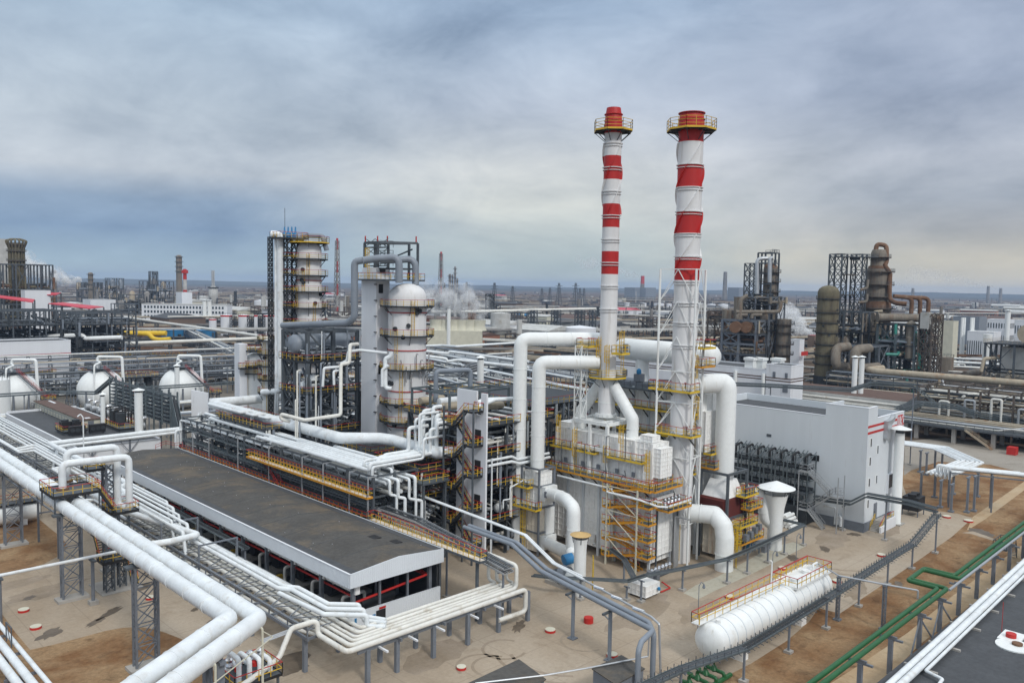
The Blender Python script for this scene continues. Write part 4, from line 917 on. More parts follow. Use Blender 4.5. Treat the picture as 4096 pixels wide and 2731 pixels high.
# ------------------------------------------------------------------ cable trestles
def trestle(name,label,pts,posts,w=.9,mt='tray',spikes=0,tiers=1,legmt='post_grey'):
    """cable tray on single posts: a thing with tray lengths and posts as its parts"""
    t=T('cable_trestle',label,'cable trestle',(pts[0][0],pts[0][1],0))
    for a,b in zip(pts[:-1],pts[1:]):
        a=Vector(a);b=Vector(b);d=(b-a);L_=d.length;d /= L_;n=Vector((-d.y,d.x,0)).normalized() if abs(d.z) < .99 else Vector((1,0,0));m=M()
        for tr in range(tiers):
            o=Vector((0,0,.55*tr))
            for s in (-1,1): m.beam(a+n*s*w/2+o,b+n*s*w/2+o,.08,.22)
            k=max(2,int(L_/1.1))
            for i in range(k+1): c=a+d*(L_*i/k)+o;m.beam(c-n*w/2-Vector((0,0,.08)),c+n*w/2-Vector((0,0,.08)),.09,.07)
        m.put('tray',mt,t)
        m=M()
        for tr in range(tiers):
            for q in (-.28,-.1,.12,.3): o=Vector((0,0,.55*tr+.02));m.beam(a+n*q*w+o,b+n*q*w+o,.1,.07)
        m.put('cable_bundle','steel' if R.random() < .6 else 'steel_dark',t)
        if spikes:
            m=M();k=int(L_/.85)
            for i in range(k):
                c=a+d*(L_*(i+.5)/k)
                for s in (-1,1): m.beam(c+n*s*w/2,c+n*s*(w/2+.45)-Vector((0,0,.1)),.06,.05);m.beam(c+n*s*w/2,c+n*s*w/2+Vector((0,0,.5)),.06,.05)
            m.put('cable_bracket','steel',t,kind='stuff')
    for x,y,z in posts:
        m=M().cb(x,y,.25,.2,.2,z-.3);m.cb(x,y,z-.2,.2,w+.2,.12) if abs(pts[-1][0]-pts[0][0]) > abs(pts[-1][1]-pts[0][1]) else m.cb(x,y,z-.2,w+.2,.2,.12)
        p=m.put('post',legmt,t);M().cb(x,y,0,.8,.8,.28).put('footing','concrete',p)
    return t
trestle('a','cable trestle with bristling side brackets passing in front of the long tank',[(56,43.5,3.2),(65.3,42.6,3.3),(73.5,40.5,3.6),(92.6,40.6,3.7),(112.9,41.3,3.65),(122.2,41.4,3.7),(132.6,41.6,6.1)],[(65.3,42.6,3.2),(73.5,40.5,3.5),(83.3,40.6,3.6),(92.6,40.6,3.6),(102.3,40.8,3.6),(112.9,41.3,3.6),(122.2,41.4,3.6),(132.4,41.6,6.0)],1.0,spikes=1)
trestle('b','cable trestle crossing in front of the striped building on tall posts',[(132.9,41.8,6.3),(133.1,46.0,6.6),(133.0,52.6,6.5),(133.2,55.2,4.6),(133.4,61.5,4.2)],[(133.0,49.4,6.5),(133.4,56.4,4.2)],.9,tiers=2)
trestle('c','low cable trestle running past the furnace feet and the gold capped vent',[(75.0,72.0,2.2),(75.8,68.6,2.6),(77.6,66.0,2.8),(82.0,61.9,2.5),(84.0,60.6,3.1),(90.1,59.0,3.0),(96.9,56.5,3.35),(102.4,56.6,3.3),(114.2,57.0,3.2),(120.7,57.2,3.25),(121.0,60.8,3.2)],[(77.6,66.0,2.7),(81.9,61.9,1.9),(82.8,60.3,2.9),(90.1,59.0,2.9),(96.9,56.4,3.3),(102.4,56.5,3.3),(108.8,56.8,3.1),(114.2,57.0,3.1),(120.6,57.1,3.2)],.7)
trestle('d','short cable trestle branching from the furnace foot under the orange stair',[(88.5,70.0,3.3),(86.6,66.0,3.2),(83.0,61.6,2.7)],[(86.6,66.0,3.1)],.7)
# ------------------------------------------------------------------ green pipe line
for k,(yo,lab) in enumerate(((31.15,'green pipe with a square expansion loop, nearer of the two'),(31.95,'green pipe with a square expansion loop, farther of the two'))):
    o=.75*k
    pipe(lab,[(52,yo-.4,4.45),(104.6-o,yo+.15,4.45),(104.6-o,yo+4.2-o+.2,4.45),(109.9+o-.5,yo+4.4-o+.2,4.45),(109.9+o-.5,yo+.3,4.45),(190,yo+1.6,4.45)],.26,'green','green expansion loop pipes',n=12,bend=.5)
pipe('silver sheathed pipe lying beside the green pipes',[(104,30.9,4.55),(142,31.3,4.55),(190,32.0,4.55)],.16,'galv',n=8)
for i,(x,y) in enumerate(((78.6,30.9),(86.5,31.0),(95.2,31.1),(101.8,31.1),(108.9,31.2),(116.7,31.4),(124.2,31.5),(131.8,31.5),(140.0,31.7))):
    t=T('pipe_support',f'grey concrete post with steel head under the green pipes, {nth(i)} from the bottom','post',(x,y,0),'posts under the green pipes')
    M().cb(x,y,0,.42,.42,3.7).put('post','post_grey',t);M().cb(x,y,3.7,.25,2.4,.2).cb(x,y,3.9,.2,1.2,.22).put('cross_arm','steel_light',t)
    if i in (2,3):
        m=M();s=-1 if i == 2 else 1
        m.beam((x,y,3.5),(x-3.4,y-.3,0),.14).cut();m.beam((x,y,3.5),(x+2.6,y-1.0,0),.14);m.each('stay','post_grey',t)
t=T('stile_platform','small steel crossing stair over the green pipes','stair',(137,33.5,0))
m=M();r=M();stair(m,r,r,(139.6,33.2,0.1),(138.4,33.2,2.2),.8,(0,-1));m.put('flight','steel',t);r.put('railing','steel',t);plat(t,[(134.6,32.6),(138.4,32.6),(138.4,34.4),(134.6,34.4)],2.2,edge='steel',rail='steel',top='steel')
pipe('thin grey pipe carried high over the earth from the tank to the green pipes',[(98.8,44.6,5.4),(96.1,40.8,5.5),(97.5,35.9,5.45),(98.6,32.6,5.4),(98.6,32.6,4.4)],.11,'galv',n=7)
for p,l in (((96.1,40.8,5.4),'lattice post under the thin high pipe beside the bristling trestle'),((97.5,35.9,5.35),'lattice post under the thin high pipe near the green pipes')):
    M().lattice((p[0],p[1],.2),(p[0],p[1],p[2]),.32,.09,.05,.5,1).cb(p[0],p[1],0,.8,.8,.2).cb(p[0],p[1],p[2]-.1,.5,.5,.08).thing('pipe_post','steel_light',l,'post')
# ------------------------------------------------------------------ roofed corner and white pipes, bottom right
rf=T('flat_roof_building','low building with a dark gravel roof in the bottom right corner','building',(115,15,0))
M().box(60,175,5,27.8,0,3.78).put('wall','clad_light',rf);M().box(60,175,4.8,28.0,3.8,4.0).put('roof','roof_grey',rf)
for k,(yy,r_,l) in enumerate(((27.3,.3,'outer white pipe along the gravel roof edge'),(26.55,.34,'inner and thicker white pipe along the gravel roof edge'),(25.95,.16,'thin white pipe on the gravel roof beside the thicker two'))):
    pipe(l,[(58,yy-.9,4.55),(92,yy-.3,4.55),(175,yy+1.4,4.55)] if k < 2 else [(70,yy-3.2,4.5),(79.4,yy-2.2,4.5),(80.0,yy-.55,4.5),(175,yy+1.4,4.5)],r_)
for i in range(9):
    x=74+i*7.0;M().cb(x,26.4+(x-92)*.02,4.0,.3,3.0,.22).thing('pipe_sleeper','concrete',f'concrete sleeper under the roof edge pipes, {nth(i)} from the bottom','sleeper','sleepers under the roof pipes')
t=T('roof_hatch','square white roof hatch with a red round cap on the gravel roof','hatch',(96,22.5,4))
g=gz(A6(2275,1020),4.0);M().cb(g.x,g.y,4.0,3.0,2.0,.16).put('curb','duct_white',t);M().lathe((g.x-.3,g.y,4.16),[(.5,0),(.5,.4),(.05,.42)],16).put('cap','red',t);M().cyl((g.x+1,g.y+1.2,4),(g.x+1,g.y+1.2,7.2),.03,n=6).put('rod','rail_red',t)
g=gz(A6(2290,1075),4.0);t=T('roof_vent','round white roof disc with a brown centre on the gravel roof','vent',(g.x,g.y,4));M().lathe((g.x,g.y,4.0),[(1.7,0),(1.7,.12),(.05,.14)],26).put('disc','duct_white',t);M().lathe((g.x+.3,g.y-.2,4.15),[(.5,0),(.5,.2),(.05,.2)],14).put('cap','rust',t)
# ------------------------------------------------------------------ grey twin pipes and white pair above the yard
t0=5.6
gp=[(72.6,78.0,6.3),(71.6,71.0,6.3),(67.6,64.2,6.3),(66.9,64.0,5.7)]
def down(x0): return
pipe('thick grey pipe, nearer of two leaving the white pipe corner on round posts',[(70.0,80,7.8),(69.9,70.8,7.7),(69.4,65.4,5.9),(65.6,46.2,5.9),(62.6,45.4,5.9),(61.6,45.0,5.4),(61.6,45.0,0)],.28,'grey_pipe',n=14,bend=.7)
pipe('thick grey pipe, farther of two leaving the white pipe corner on round posts',[(70.9,80,7.8),(70.8,70.8,7.7),(70.4,65.2,5.9),(66.8,47.6,5.9),(66.0,46.4,5.4),(66.0,46.4,0)],.28,'grey_pipe',n=14,bend=.7)
pipe('thin white pipe riding above the twin grey pipes',[(72.0,95,9.4),(71.9,70.6,8.5),(71.2,65.0,6.5),(69.9,59.0,6.5)],.14,n=8)
pipe('silver pipe with torn foil patches above the twin grey pipes',[(69.9,59.0,6.45),(67.2,47.6,6.4),(66.9,46.4,6.1),(66.9,46.0,0.2)],.12,'galv',n=8)
pipe('second thin white pipe riding above the twin grey pipes',[(72.3,95,9.4),(72.2,70.6,8.5),(71.6,65.0,6.45),(70.6,59.8,6.45)],.12,n=8)
for q,l in ((.35,'first'),(.62,'second'),(.93,'third')):
    p=Vector((69.9,59,6.45)).lerp(Vector((67.2,47.6,6.4)),q-.1);M().tube([p+Vector((0,.7,0)),p-Vector((0,.7,0))],.19,n=8).thing('foil_wrap','foil',f'crumpled foil wrap on the silver pipe, {l} from the left','foil wrap','foil wraps on the silver pipe')
for x,y,z,l in ((64.9,59.1,5.55,'round grey post with side arm under the twin grey pipes near the white pipe corner'),(65.9,52.8,5.55,'round grey post with side arm under the twin grey pipes above the dark shed')):
    x=68.2 if y > 55 else 66.9
    x={59.1:68.3,52.8:67.1}[y]
    t=T('pipe_post',l,'post',(x,y,0));M().cyl((x,y,0),(x,y,z-.2),.22,n=14).put('shaft','grey_pipe',t);M().cb(x,y,z-.25,2.6,.25,.22).put('head','steel',t);M().beam((x,y,z-1.2),(x-1.0,y,z-.3),.12).put('arm','grey_pipe',t);M().cb(x,y,0,.9,.9,.12).put('base_plate','steel_light',t)
g=gz(A6(330,1290),.4);t=T('valve_manifold','dark green valve manifold at the bottom edge beside the bristling trestle','manifold',(g.x,g.y,0));m=M()
for k in range(4): m.tube([(g.x-2.4+k*1.5,g.y-1.2,.3),(g.x-2.4+k*1.5,g.y-1.2,.9),(g.x-2.4+k*1.5,g.y+1.0,.9),(g.x-2.4+k*1.5,g.y+1.0,.2)],.2,n=8).lathe((g.x-2.4+k*1.5,g.y,.7),[(.2,0),(.4,.2),(.2,.6),(.08,.7),(.08,1.2),(.35,1.25),(.35,1.3)],10).cut()
m.each('valve','green',t);M().tube([(g.x-3.2,g.y-1.2,.35),(g.x+3.4,g.y-1.2,.35)],.24,n=8).put('header','green',t)
# small dark roofed sheds at the bottom, and manhole discs
for l,pts,z,h in (('dark sloping roof shed at the bottom edge, larger and left of the two',[A3(1640,1568),A3(2030,1385),A3(2235,1535),A3(2000,1700)],2.6,.3),('dark roofed shed at the bottom edge, smaller and right of the two',[C7(1160,1420),C7(1455,1285),C7(1690,1420),C7(1400,1580)],3.0,.3)):
    P_=[gz(q,z) for q in pts];t=T('shed',l,'shed',(P_[0].x,P_[0].y,0));M().prism([p[:2] for p in P_],z-.1,z).put('roof','roof_dark',t)
    c=sum(P_,Vector())/4;Q=[c+(p-c)*.94 for p in P_];M().prism([p[:2] for p in Q],0,z-.12).put('wall','post_grey',t)
pipe('long thin pale pipe lying across the shed roofs',[gz(A3(1700,1568),3.1),gz(C7(680,1490),3.15),gz(C7(1100,1420),3.2),gz(C7(1720,1300),3.2),gz(C7(1720,1300),3.2)+Vector((.1,0,2.4))],.08,'galv',n=6)
for q,r_,col,l in ((C7(1128,965),.85,'a','all red raised manhole cover on the yard'),(C7(748,1055),.9,'b','pale manhole cover with red rim partly behind a round post'),(C7(1362,1300),.9,'b','pale manhole cover with red rim beside the smaller shed'),(A3(1595,1460),.75,'b','pale manhole cover with red rim near the larger shed roof'),(C8(203,952),.9,'b','pale manhole cover with red rim, upper of two at the left edge'),(C8(307,1098),.9,'b','pale manhole cover with red rim, lower of two at the left edge'),(C8(1040,510),.8,'b','pale manhole cover with red rim behind the small steel stair'),(C8(1290,845),.8,'b','pale manhole cover with red rim behind the nearest lattice tower'),(A6(1865,265),1.0,'b','pale manhole cover with red rim at the far corner of the yard'),(A6(2003,292),1.1,'b','pale manhole cover with red rim at the start of the dirt track'),(A6(1455,508),.9,'b','pale manhole cover with red rim behind the bristling trestle'),(A6(500,770),.9,'b','pale manhole cover with red rim just behind the long tank'),(A6(835,590),.9,'b','pale manhole cover with red rim behind the far half of the tank'),(A6(1175,672),.9,'b','pale manhole cover with red rim beside the far tank end')):
    g=gz(q);r_ *= .68;h=.6 if col == 'a' else .26
    t=T('manhole',l,'manhole',(g.x,g.y,0));M().cyl((g.x,g.y,0),(g.x,g.y,h),r_,n=24).put('rim','red',t);M().cyl((g.x,g.y,h),(g.x,g.y,h+.05),r_*.97,n=24).put('cover','red' if col == 'a' else 'cream',t)
# ------------------------------------------------------------------ big twin pipes on lattice towers, left foreground
PZ=11.75
pipe('thick white pipe turning at the bottom edge, left one of the high twin pipes',[(29.75,260,PZ),(29.75,63.6,PZ),(0,44.6,PZ)],.74,n=24,bend=.9,rings=4,cat='pipe')
pipe('thick white pipe turning at the bottom edge, right one of the high twin pipes',[(31.55,260,PZ),(31.55,62.0,PZ),(0,41.8,PZ)],.74,n=24,bend=.9,rings=4,cat='pipe')
for y,l in ((84.2,'nearest grey lattice tower under the high twin pipes'),(108.7,'grey lattice tower under the railed valve platform on the twin pipes'),(136.6,'grey lattice tower under the twin pipes beside the small white drum'),(164,'grey lattice tower under the twin pipes behind the small white drum')):
    t=T('lattice_tower',l,'tower',(30.4,y,0));M().cb(30.4,y,0,3.6,1.9,.35).put('footing','concrete',t)
    m=M()
    for x in (29.3,31.5):
        for yy in (y-.42,y+.42): m.beam((x,yy,.35),(x,yy,10.8),.22)
        for k in range(9): z=.5+k*1.14;m.beam((x,y-.42,z),(x,y+.42,z+.57),.06);m.beam((x,y+.42,z+.57),(x,y-.42,z+1.14),.06)
    for k in range(5):
        z=.5+k*2.05
        for yy in (y-.42,y+.42): m.beam((29.3,yy,z),(31.5,yy,z+2.05),.09);m.beam((31.5,yy,z),(29.3,yy,z+2.05),.09);m.beam((29.3,yy,z+2.05),(31.5,yy,z+2.05),.09)
    m.put('frame','steel_light',t);M().box(28.4,32.6,y-.5,y+.5,10.75,11.0).put('head_beam','steel',t)
for x,dy,l in ((22.8,-4.6,'steel column pair under the turned twin pipes at the bottom edge'),(26.6,-2.1,'steel column under the turned twin pipes near their bend')):
    M().box(x-.3,x+.3,60.5+dy,61.1+dy,0,10.9).box(x-.3,x+.3,62.6+dy,63.2+dy,0,10.9).box(x-.25,x+.25,60.1+dy,63.9+dy,10.75,11.0).beam((x,60.9+dy,2),(x,62.9+dy,6),.14).beam((x,62.9+dy,2),(x,60.9+dy,6),.14).beam((x,60.9+dy,6),(x,62.9+dy,10.5),.14).beam((x,60.5+dy,5.9),(x,63.2+dy,5.9),.2).thing('pipe_trestle','post_grey',l,'trestle')
# platform over the twin pipes with the big white loop
t=T('valve_platform','black decked valve platform with yellow rails astride the high twin pipes','platform',(31.4,111.5,13.0))
plat(t,[(28.6,108.9),(34.1,108.9),(34.1,114.8),(28.6,114.8)],13.1,name='deck',deck='steel',edge='black',th=.3,rail='yellow')
m=M()
for x,y in ((28.8,109.1),(33.9,109.1),(28.8,114.6),(33.9,114.6)): m.cb(x,y,10.9,.16,.16,2.1).cut()
m.each('leg','steel',t)
plat(t,[(36.0,111.0),(39.4,111.0),(39.4,114.8),(36.0,114.8)],9.2,name='lower_deck',deck='steel',edge='black',th=.3)
plat(t,[(34.2,114.6),(36.4,114.6),(36.4,117.4),(34.2,117.4)],14.6,name='upper_deck',deck='steel',edge='black',th=.3)
m=M();r=M();tt=M();stair(m,r,tt,(36.6,111.2,9.2),(34.3,111.2,13.0),.8,(0,1));m.put('stair_flight','steel_dark',t);r.put('railing','yellow',t);tt.put('handrail','rail_red',t)
t=T('lattice_column','stout grey lattice column with flat cap beside the valve platform stair','column',(37,116.4,0));M().lattice((37.4,115.8,.3),(37.4,115.8,15.0),1.5,.28,.12,1.7).put('frame','steel_light',t);M().cb(37.4,115.8,15.0,2.2,2.2,.15).put('cap','concrete',t);M().cb(37.4,115.8,0,2.4,2.4,.3).put('footing','concrete',t)
q=[(29.75,112.2,12.2),(29.75,112.2,17.2),(36.6,105.6,17.2),(36.6,105.6,10.6)]
a=gd(C1(800,1255),119);b=gd(C1(800,1060),119)
pipe('white pipe loop rising from the near twin pipe over the platform, front one',[(30.6,112.4,12.2),(30.6,112.4,16.4),(38.4,111.6,16.4),(38.4,111.6,9.2),(38.2,117.6,9.2),(40.5,119.8,9.2)],.46,n=16,bend=.8)
pipe('white pipe loop rising from the far twin pipe over the platform, rear one',[(31.9,115.2,12.2),(31.9,115.2,17.3),(38.0,114.8,17.3),(38.0,114.8,8.8),(38.0,125,8.8)],.46,n=16,bend=.8)
M().cyl((30.6,112.4,13.1),(30.6,112.4,13.35),.72,n=18).thing('pipe_flange','rust','rusty flange on the platform under the front pipe loop','flange');M().cyl((31.9,115.2,13.4),(31.9,115.2,13.65),.72,n=18).thing('pipe_flange','rust','rusty flange behind the platform under the rear pipe loop','flange')
pipe('hooked white vent pipe standing on the valve platform',[(34.4,116.6,14.6),(34.4,116.6,21.4),(34.1,116.6,21.9),(33.7,116.6,21.6)],.08,'pipe_white',n=6)
pipe('white pipe elbowed along the rack edge near the valve platform',[(43.9,169.0,8.75),(43.9,128,8.75),(41.8,126,8.75),(41.8,121.5,8.75)],.42,n=14)
pipe('white pipe with sharp elbow pointing at the shelter roof corner',[(41.2,128,6.4),(41.2,122,6.4),(44.4,104,6.4),(40.6,103.6,6.4),(38.2,104.0,6.4)],.42,n=14,bend=.5)
# valve skid below the bend of the twin pipes
t=T('valve_skid','silver valve skid with yellow rails under the bend of the high twin pipes','skid',(35,71.4,0))
plat(t,[(32.8,69.2),(37.6,69.2),(37.6,73.4),(32.8,73.4)],2.4,name='deck',deck='steel',edge='black')
m=M()
for x in (33.1,37.3):
    for y in (69.5,73.1): m.cb(x,y,0,.2,.2,2.3).cut()
m.each('leg','steel',t);m=M()
for k in range(4): x=33.6+k*1.05;m.tube([(x,73.6,2.9),(x,72,2.9),(x,72,4.8-.35*k),(x,70,4.8-.35*k),(x,70,2.6)],.24,n=10,bend=.4).cut()
m.each('pipe','pipe_white',t);m=M()
for k in range(4): m.lathe((33.6+k*1.05,72,3.3),[(.26,0),(.42,.2),(.3,.5),(.42,.8),(.2,1.0)],10).cut()
m.each('valve','foil',t);M().lathe((35.6,70.8,3.2),[(.1,0),(.35,.1),(.35,.5),(.1,.6)],10).cut().lathe((34.1,71.2,3.0),[(.1,0),(.35,.1),(.35,.5),(.1,.6)],10).each('hand_wheel','red',t)
for k,(x,y) in enumerate(((31.3,60.9),(25.7,57.4))): pipe(f'pale vent pole rising in front of the turned twin pipes, {["right","left"][k]} of two',[(x,y,6.5),(x,y,11.3),(x-.15,y+.4,11.5)],.1,'cream',n=7)
pipe('thin cream pipe slanting past the valve skid',[(23.5,56.0,10),(32.6,61.6,10),(32.3,62.9,10.2)],.05,'cream',n=6)
M().tube([(37.2,72.2,4.6),(42.0,71.9,5.0)],.07,n=6).tube([(37.2,72.5,4.6),(42.0,72.2,5.0)],.07,n=6).tube([(37.2,72.8,4.6),(42.0,72.5,5.0)],.07,n=6).thing('cable_run','galv','galvanised conduits linking the valve skid and the low rack','conduit')
# small steel stair island and thin crossing pipe
t=T('stair_platform','small steel stair and railed landing standing alone on the concrete','stair',(35.3,108.5,0))
m=M().lattice((34.6,108.2,.2),(34.6,108.2,6.8),1.0,.16,.08,1.2);m.lattice((36.4,108.9,.2),(36.4,108.9,4.2),.8,.16,.08,1.2);m.put('frame','steel',t)
plat(t,[(33.6,107.2),(37.2,107.2),(37.2,109.6),(33.6,109.6)],4.1,name='landing',deck='steel',edge='black',th=.3);plat(t,[(33.8,110.8),(35.6,110.8),(35.6,112.4),(33.8,112.4)],6.8,name='landing',deck='steel',edge='black',th=.3)
m=M();r=M();tt=M();stair(m,r,tt,(37.4,108.2,.1),(37.4,110.6,4.1),.8,(1,0));stair(m,r,tt,(33.7,108.8,4.1),(33.7,111.0,6.8),.8,(1,0));m.put('flight','steel_dark',t);r.put('railing','yellow',t);tt.put('handrail','rail_red',t)
M().box(33.4,38.4,107.0,112.4,0,.12).put('footing','concrete',t)
pipe('thin white pipe crossing over the concrete under the twin pipes',[(8,105.6,5.9),(36.6,105.5,5.9),(44.2,104.9,5.9)],.19,n=10,bend=.3)
t=T('pipe_post','round white post on a grey footing under the thin crossing pipe','post',(31.8,105.3,0));M().cyl((31.8,105.3,.5),(31.8,105.3,5.4),.21,n=12).put('shaft','steel_light',t);M().cb(31.8,105.3,0,1.0,1.0,.5).put('footing','concrete',t);M().cb(31.8,105.3,5.4,.5,1.4,.2).put('head','steel',t)
t=T('pipe_post','steel bracket post at the left edge under the thin crossing pipe','post',(22.2,105.8,0));M().cyl((22.0,105.7,0),(22.0,105.7,5.5),.21,n=12).put('shaft','steel_light',t);M().cb(22.0,105.7,5.45,.5,1.6,.2).put('head','steel',t)
# small drum
g=gz(C8(235,200));t=T('small_drum','small white horizontal drum on the brown earth at the left edge','drum',(g.x,g.y,0))
M().lathe((0,g.y+.6,1.9),[(.05,g.x-6.3),(.9,g.x-6.1),(1.4,g.x-5.6),(1.5,g.x-5.2),(1.5,g.x+1.0),(1.4,g.x+1.5),(.9,g.x+2.0),(.05,g.x+2.2)],26,axis='x').put('shell','duct_white',t)
for x in (g.x-.4,g.x-4.6): M().cb(x,g.y+.6,0,.6,2.4,1.1).put('saddle','panel_white',t)
plat(t,[(g.x-5,g.y-.4),(g.x+1.8,g.y-.4),(g.x+1.8,g.y+1.8),(g.x-5,g.y+1.8)],3.6,name='catwalk',deck='steel',edge='black')
m=M();r=M();stair(m,r,r,(g.x-8.2,g.y+.2,.1),(g.x-5,g.y+.2,3.6),.8,(0,1));m.put('flight','steel',t);r.put('railing','rail_red',t)
pipe('thin drain pipe looped on the end of the small white drum',[(g.x+1.9,g.y-.5,3.8),(g.x+1.9,g.y-.5,1.2)],.05,'steel',n=6)
# three white pipes in the bottom left corner
a,b=gz(C8(0,1085),3.2),gz(C8(430,1600),3.2)
d=(b-a).normalized();n_=Vector((d.y,-d.x,0));n_=n_ if n_.x < 0 else -n_
for k,(o,r_,l) in enumerate(((0,.22,'thin white pipe nearest the concrete in the bottom left corner'),(.95,.38,'thick white pipe, middle of three in the bottom left corner'),(1.95,.38,'thick white pipe, lowest of three in the bottom left corner'))):
    pipe(l,[a-d*30+n_*o+Vector((0,0,.2*(k==0))),b+d*14+n_*o+Vector((0,0,.2*(k==0)))],r_,n=14)
for k in range(5):
    c=a+d*(1.5+k*5.5)
    M().beam(c+Vector((0,0,-.5))-n_*.5,c+Vector((0,0,-.5))+n_*2.5,.2,.25).beam((c.x+n_.x*1,c.y+n_.y*1,0),(c.x+n_.x*1,c.y+n_.y*1,2.7),.3).thing('pipe_post','steel_light',f'short steel post under the bottom left corner pipes, {nth(k)} from the top','post','posts under the corner pipes')
c=a+d*4.3+n_*.4;M().beam(c,c+Vector((0,0,2.0)),.1).beam(c+d*2+Vector((0,0,0)),c+d*2+Vector((0,0,2.0)),.1).beam(c+Vector((0,0,2.0)),c+d*2+Vector((0,0,2.0)),.1).beam(c+Vector((0,0,2)),c+d*2,.07).thing('pipe_stile','steel','small grey steel frame across the bottom left corner pipes','frame')
# ------------------------------------------------------------------ low rack of white pipes in front of the shelter, turning at its corner
runs=[(42.6,65.6,.27,67.2),(43.6,66.6,.24,69.2),(44.4,67.3,.19,68.4),(45.0,67.9,.17,67.6),(45.8,68.6,.22,66.6),(46.7,69.4,.22,66.0)]
nm=['outermost','second outermost','third from the outside','third from the inside','second innermost','innermost']
for (x,y,r_,xe),n_m in zip(runs,nm):
    e=[]
    if n_m == 'outermost': e=[(xe,y,4.15),(xe,y,1.5),(63.0,y+.2,1.5)]
    elif n_m == 'second outermost': e=[(66.6,y,4.15),(66.6,y,6.9),(66.6,96,7.6)]
    elif n_m == 'third from the outside': e=[(67.3,y,4.15),(67.3,y,6.5),(67.3,97,7.2)]
    else: e=[(xe,y,4.15),(xe,y+1.4,4.15),(xe,y+1.4,6.6),(xe,98,6.9)]
    st_=[(x,230,4.15)] if n_m not in ('outermost',) else [(x,88,4.15)]
    if n_m == 'outermost': st_=[(28,66.2,2.8),(36.8,70.4,2.9),(38.4,71.2,3.1),(40.0,71.8,5.3),(42.3,71.4,5.5),(42.6,71.2,5.3),(42.6,71.1,4.15)];
    pipe(f'white pipe turning the corner of the low rack, {n_m} of six',st_+([(x,y+.1,4.15)] if n_m == 'outermost' else [(x,y,4.15)])+e,r_,'pipe_warm','white pipes turning the low rack corner',n=12,bend=.6)
for k,(x,ya,yb,l) in enumerate(((44.2,82.0,72.6,'nearest'),(45.2,150,73.6,'middle'),(46.0,150,74.6,'farthest'))):
    c=Vector((x,yb,5.35));e=c+Vector((3.2,-3.2,0))*(1-.13*k)
    pts=([(x,ya,4.9),(x,yb,5.35),e] if k == 0 else [(x-.9,ya,5.3),(x-.9,82.6,5.3),(x,80.9,5.35),(x,yb,5.35),e])
    pipe(f'upper white pipe bending diagonally above the low rack corner, {l} of three',pts+[e+Vector((0,0,-1.2)) ,(e.x+1.2,67.7+.7*k,4.3)],.26,'pipe_white','upper pipes over the low rack corner',n=12,bend=.35)
M().tube([(46.9,160,4.3),(46.9,88.2,4.3),(49.2,86.4,2.5)],.2,n=12).thing('insulated_pipe','pipe_white','white pipe bending into the shelter wall opening','pipe')
for i in range(12):
    y=78+i*5.1
    M().tube([(47.0,y,2.2),(49.3,y-.1,2.2)],.2,n=10).thing('pipe_stub','pipe_warm',f'white pipe stub running into the low shelter wall, {nth(i)} from the near corner','pipe','stubs into the shelter wall')
t=T('pipe_rack','grey steel rack with diagonal ties carrying the low white pipes beside the shelter','rack',(44.5,130,0))
m=M()
for x in (41.7,47.1): m.beam((x,71.4,3.75),(x,230,3.75),.22,.34)
m.beam((41.7,71.4,4.75),(41.7,228,4.75),.18,.24)
for i in range(40):
    y=71.6+i*4.0;m.beam((41.7,y,3.75),(47.1,y,3.75),.18,.26)
    m.beam((41.7,y,4.7),(44.6,y+2,4.7),.1);m.beam((44.6,y+2,4.7),(41.7,y+4,4.7),.1);m.beam((41.7,y,4.7),(44.6,y,4.7),.1);m.beam((41.7,y,3.8),(41.7,y,4.7),.12)
for i in range(13):
    y=74+i*12
    if i > 1: m.beam((41.9,y,3.7),(41.9,y,7.0),.2);m.beam((46.9,y,3.7),(46.9,y,7.0),.2);m.beam((41.9,y,6.9),(46.9,y,6.9),.18)
for x in (48.8,54.6,60.4,66.2): m.beam((x,65.2,3.65),(x,69.8,3.65),.22,.3)
m.beam((44,66.0,3.5),(68.2,66.0,3.5),.2,.3);m.beam((44,69.1,3.5),(68.2,69.1,3.5),.2,.3)
m.put('frame','steel_light',t)
pp=[(45.2,66.0),(48.8,66.0),(48.8,69.0),(53.6,66.0),(53.6,69.1),(58.4,65.9),(58.4,69.1),(63.2,66.0),(63.2,69.2),(68.0,66.0),(68.0,69.2),(41.9,72.4),(46.9,74),(41.9,84),(46.9,84),(41.9,95),(46.9,95),(41.9,106),(46.9,106),(41.9,118),(46.9,118),(41.9,130),(46.9,130),(41.9,142),(46.9,142),(41.9,160),(46.9,160)]
m=M()
for x,y in pp: m.cb(x,y,0,.42,.42,3.55).cut()
m.each('post','post_grey',t)
m=M()
for x in (46.5,50.2,53.8,58.6,62.4): m.box(x-.1,x+.1,64.4,66,3.32,3.5).cut()
m.each('outrigger','clad_light',t)
for k,(z,x,r_,l) in enumerate(((3.0,43.0,.2,'leftmost'),(3.0,43.9,.16,'second'),(3.0,44.7,.2,'third'),(3.0,45.6,.16,'fourth'),(3.0,46.3,.2,'rightmost'))):
    pipe(f'white pipe on the lower tier of the low rack, {l} of five',[(x,228,z),(x,76-k*.3,z),(x+1.0,73-k*.4,z)],r_,'pipe_warm','lower tier pipes of the low rack',n=8)
for k,(x,z,ya,l) in enumerate(((42.4,7.15,104,'left'),(43.3,7.15,110,'second from left'),(44.2,7.15,107,'third from left'),(45.1,7.15,112,'third from right'),(45.9,7.15,116,'second from right'),(46.6,7.15,120,'right'))):
    pipe(f'white upper tier pipe of the low rack beyond the platform, {l} of six',[(x,235,z),(x,ya,z),(x,ya-.8,4.4)],.17 if k % 2 else .22,'pipe_white','upper tier pipes of the low rack',n=8)
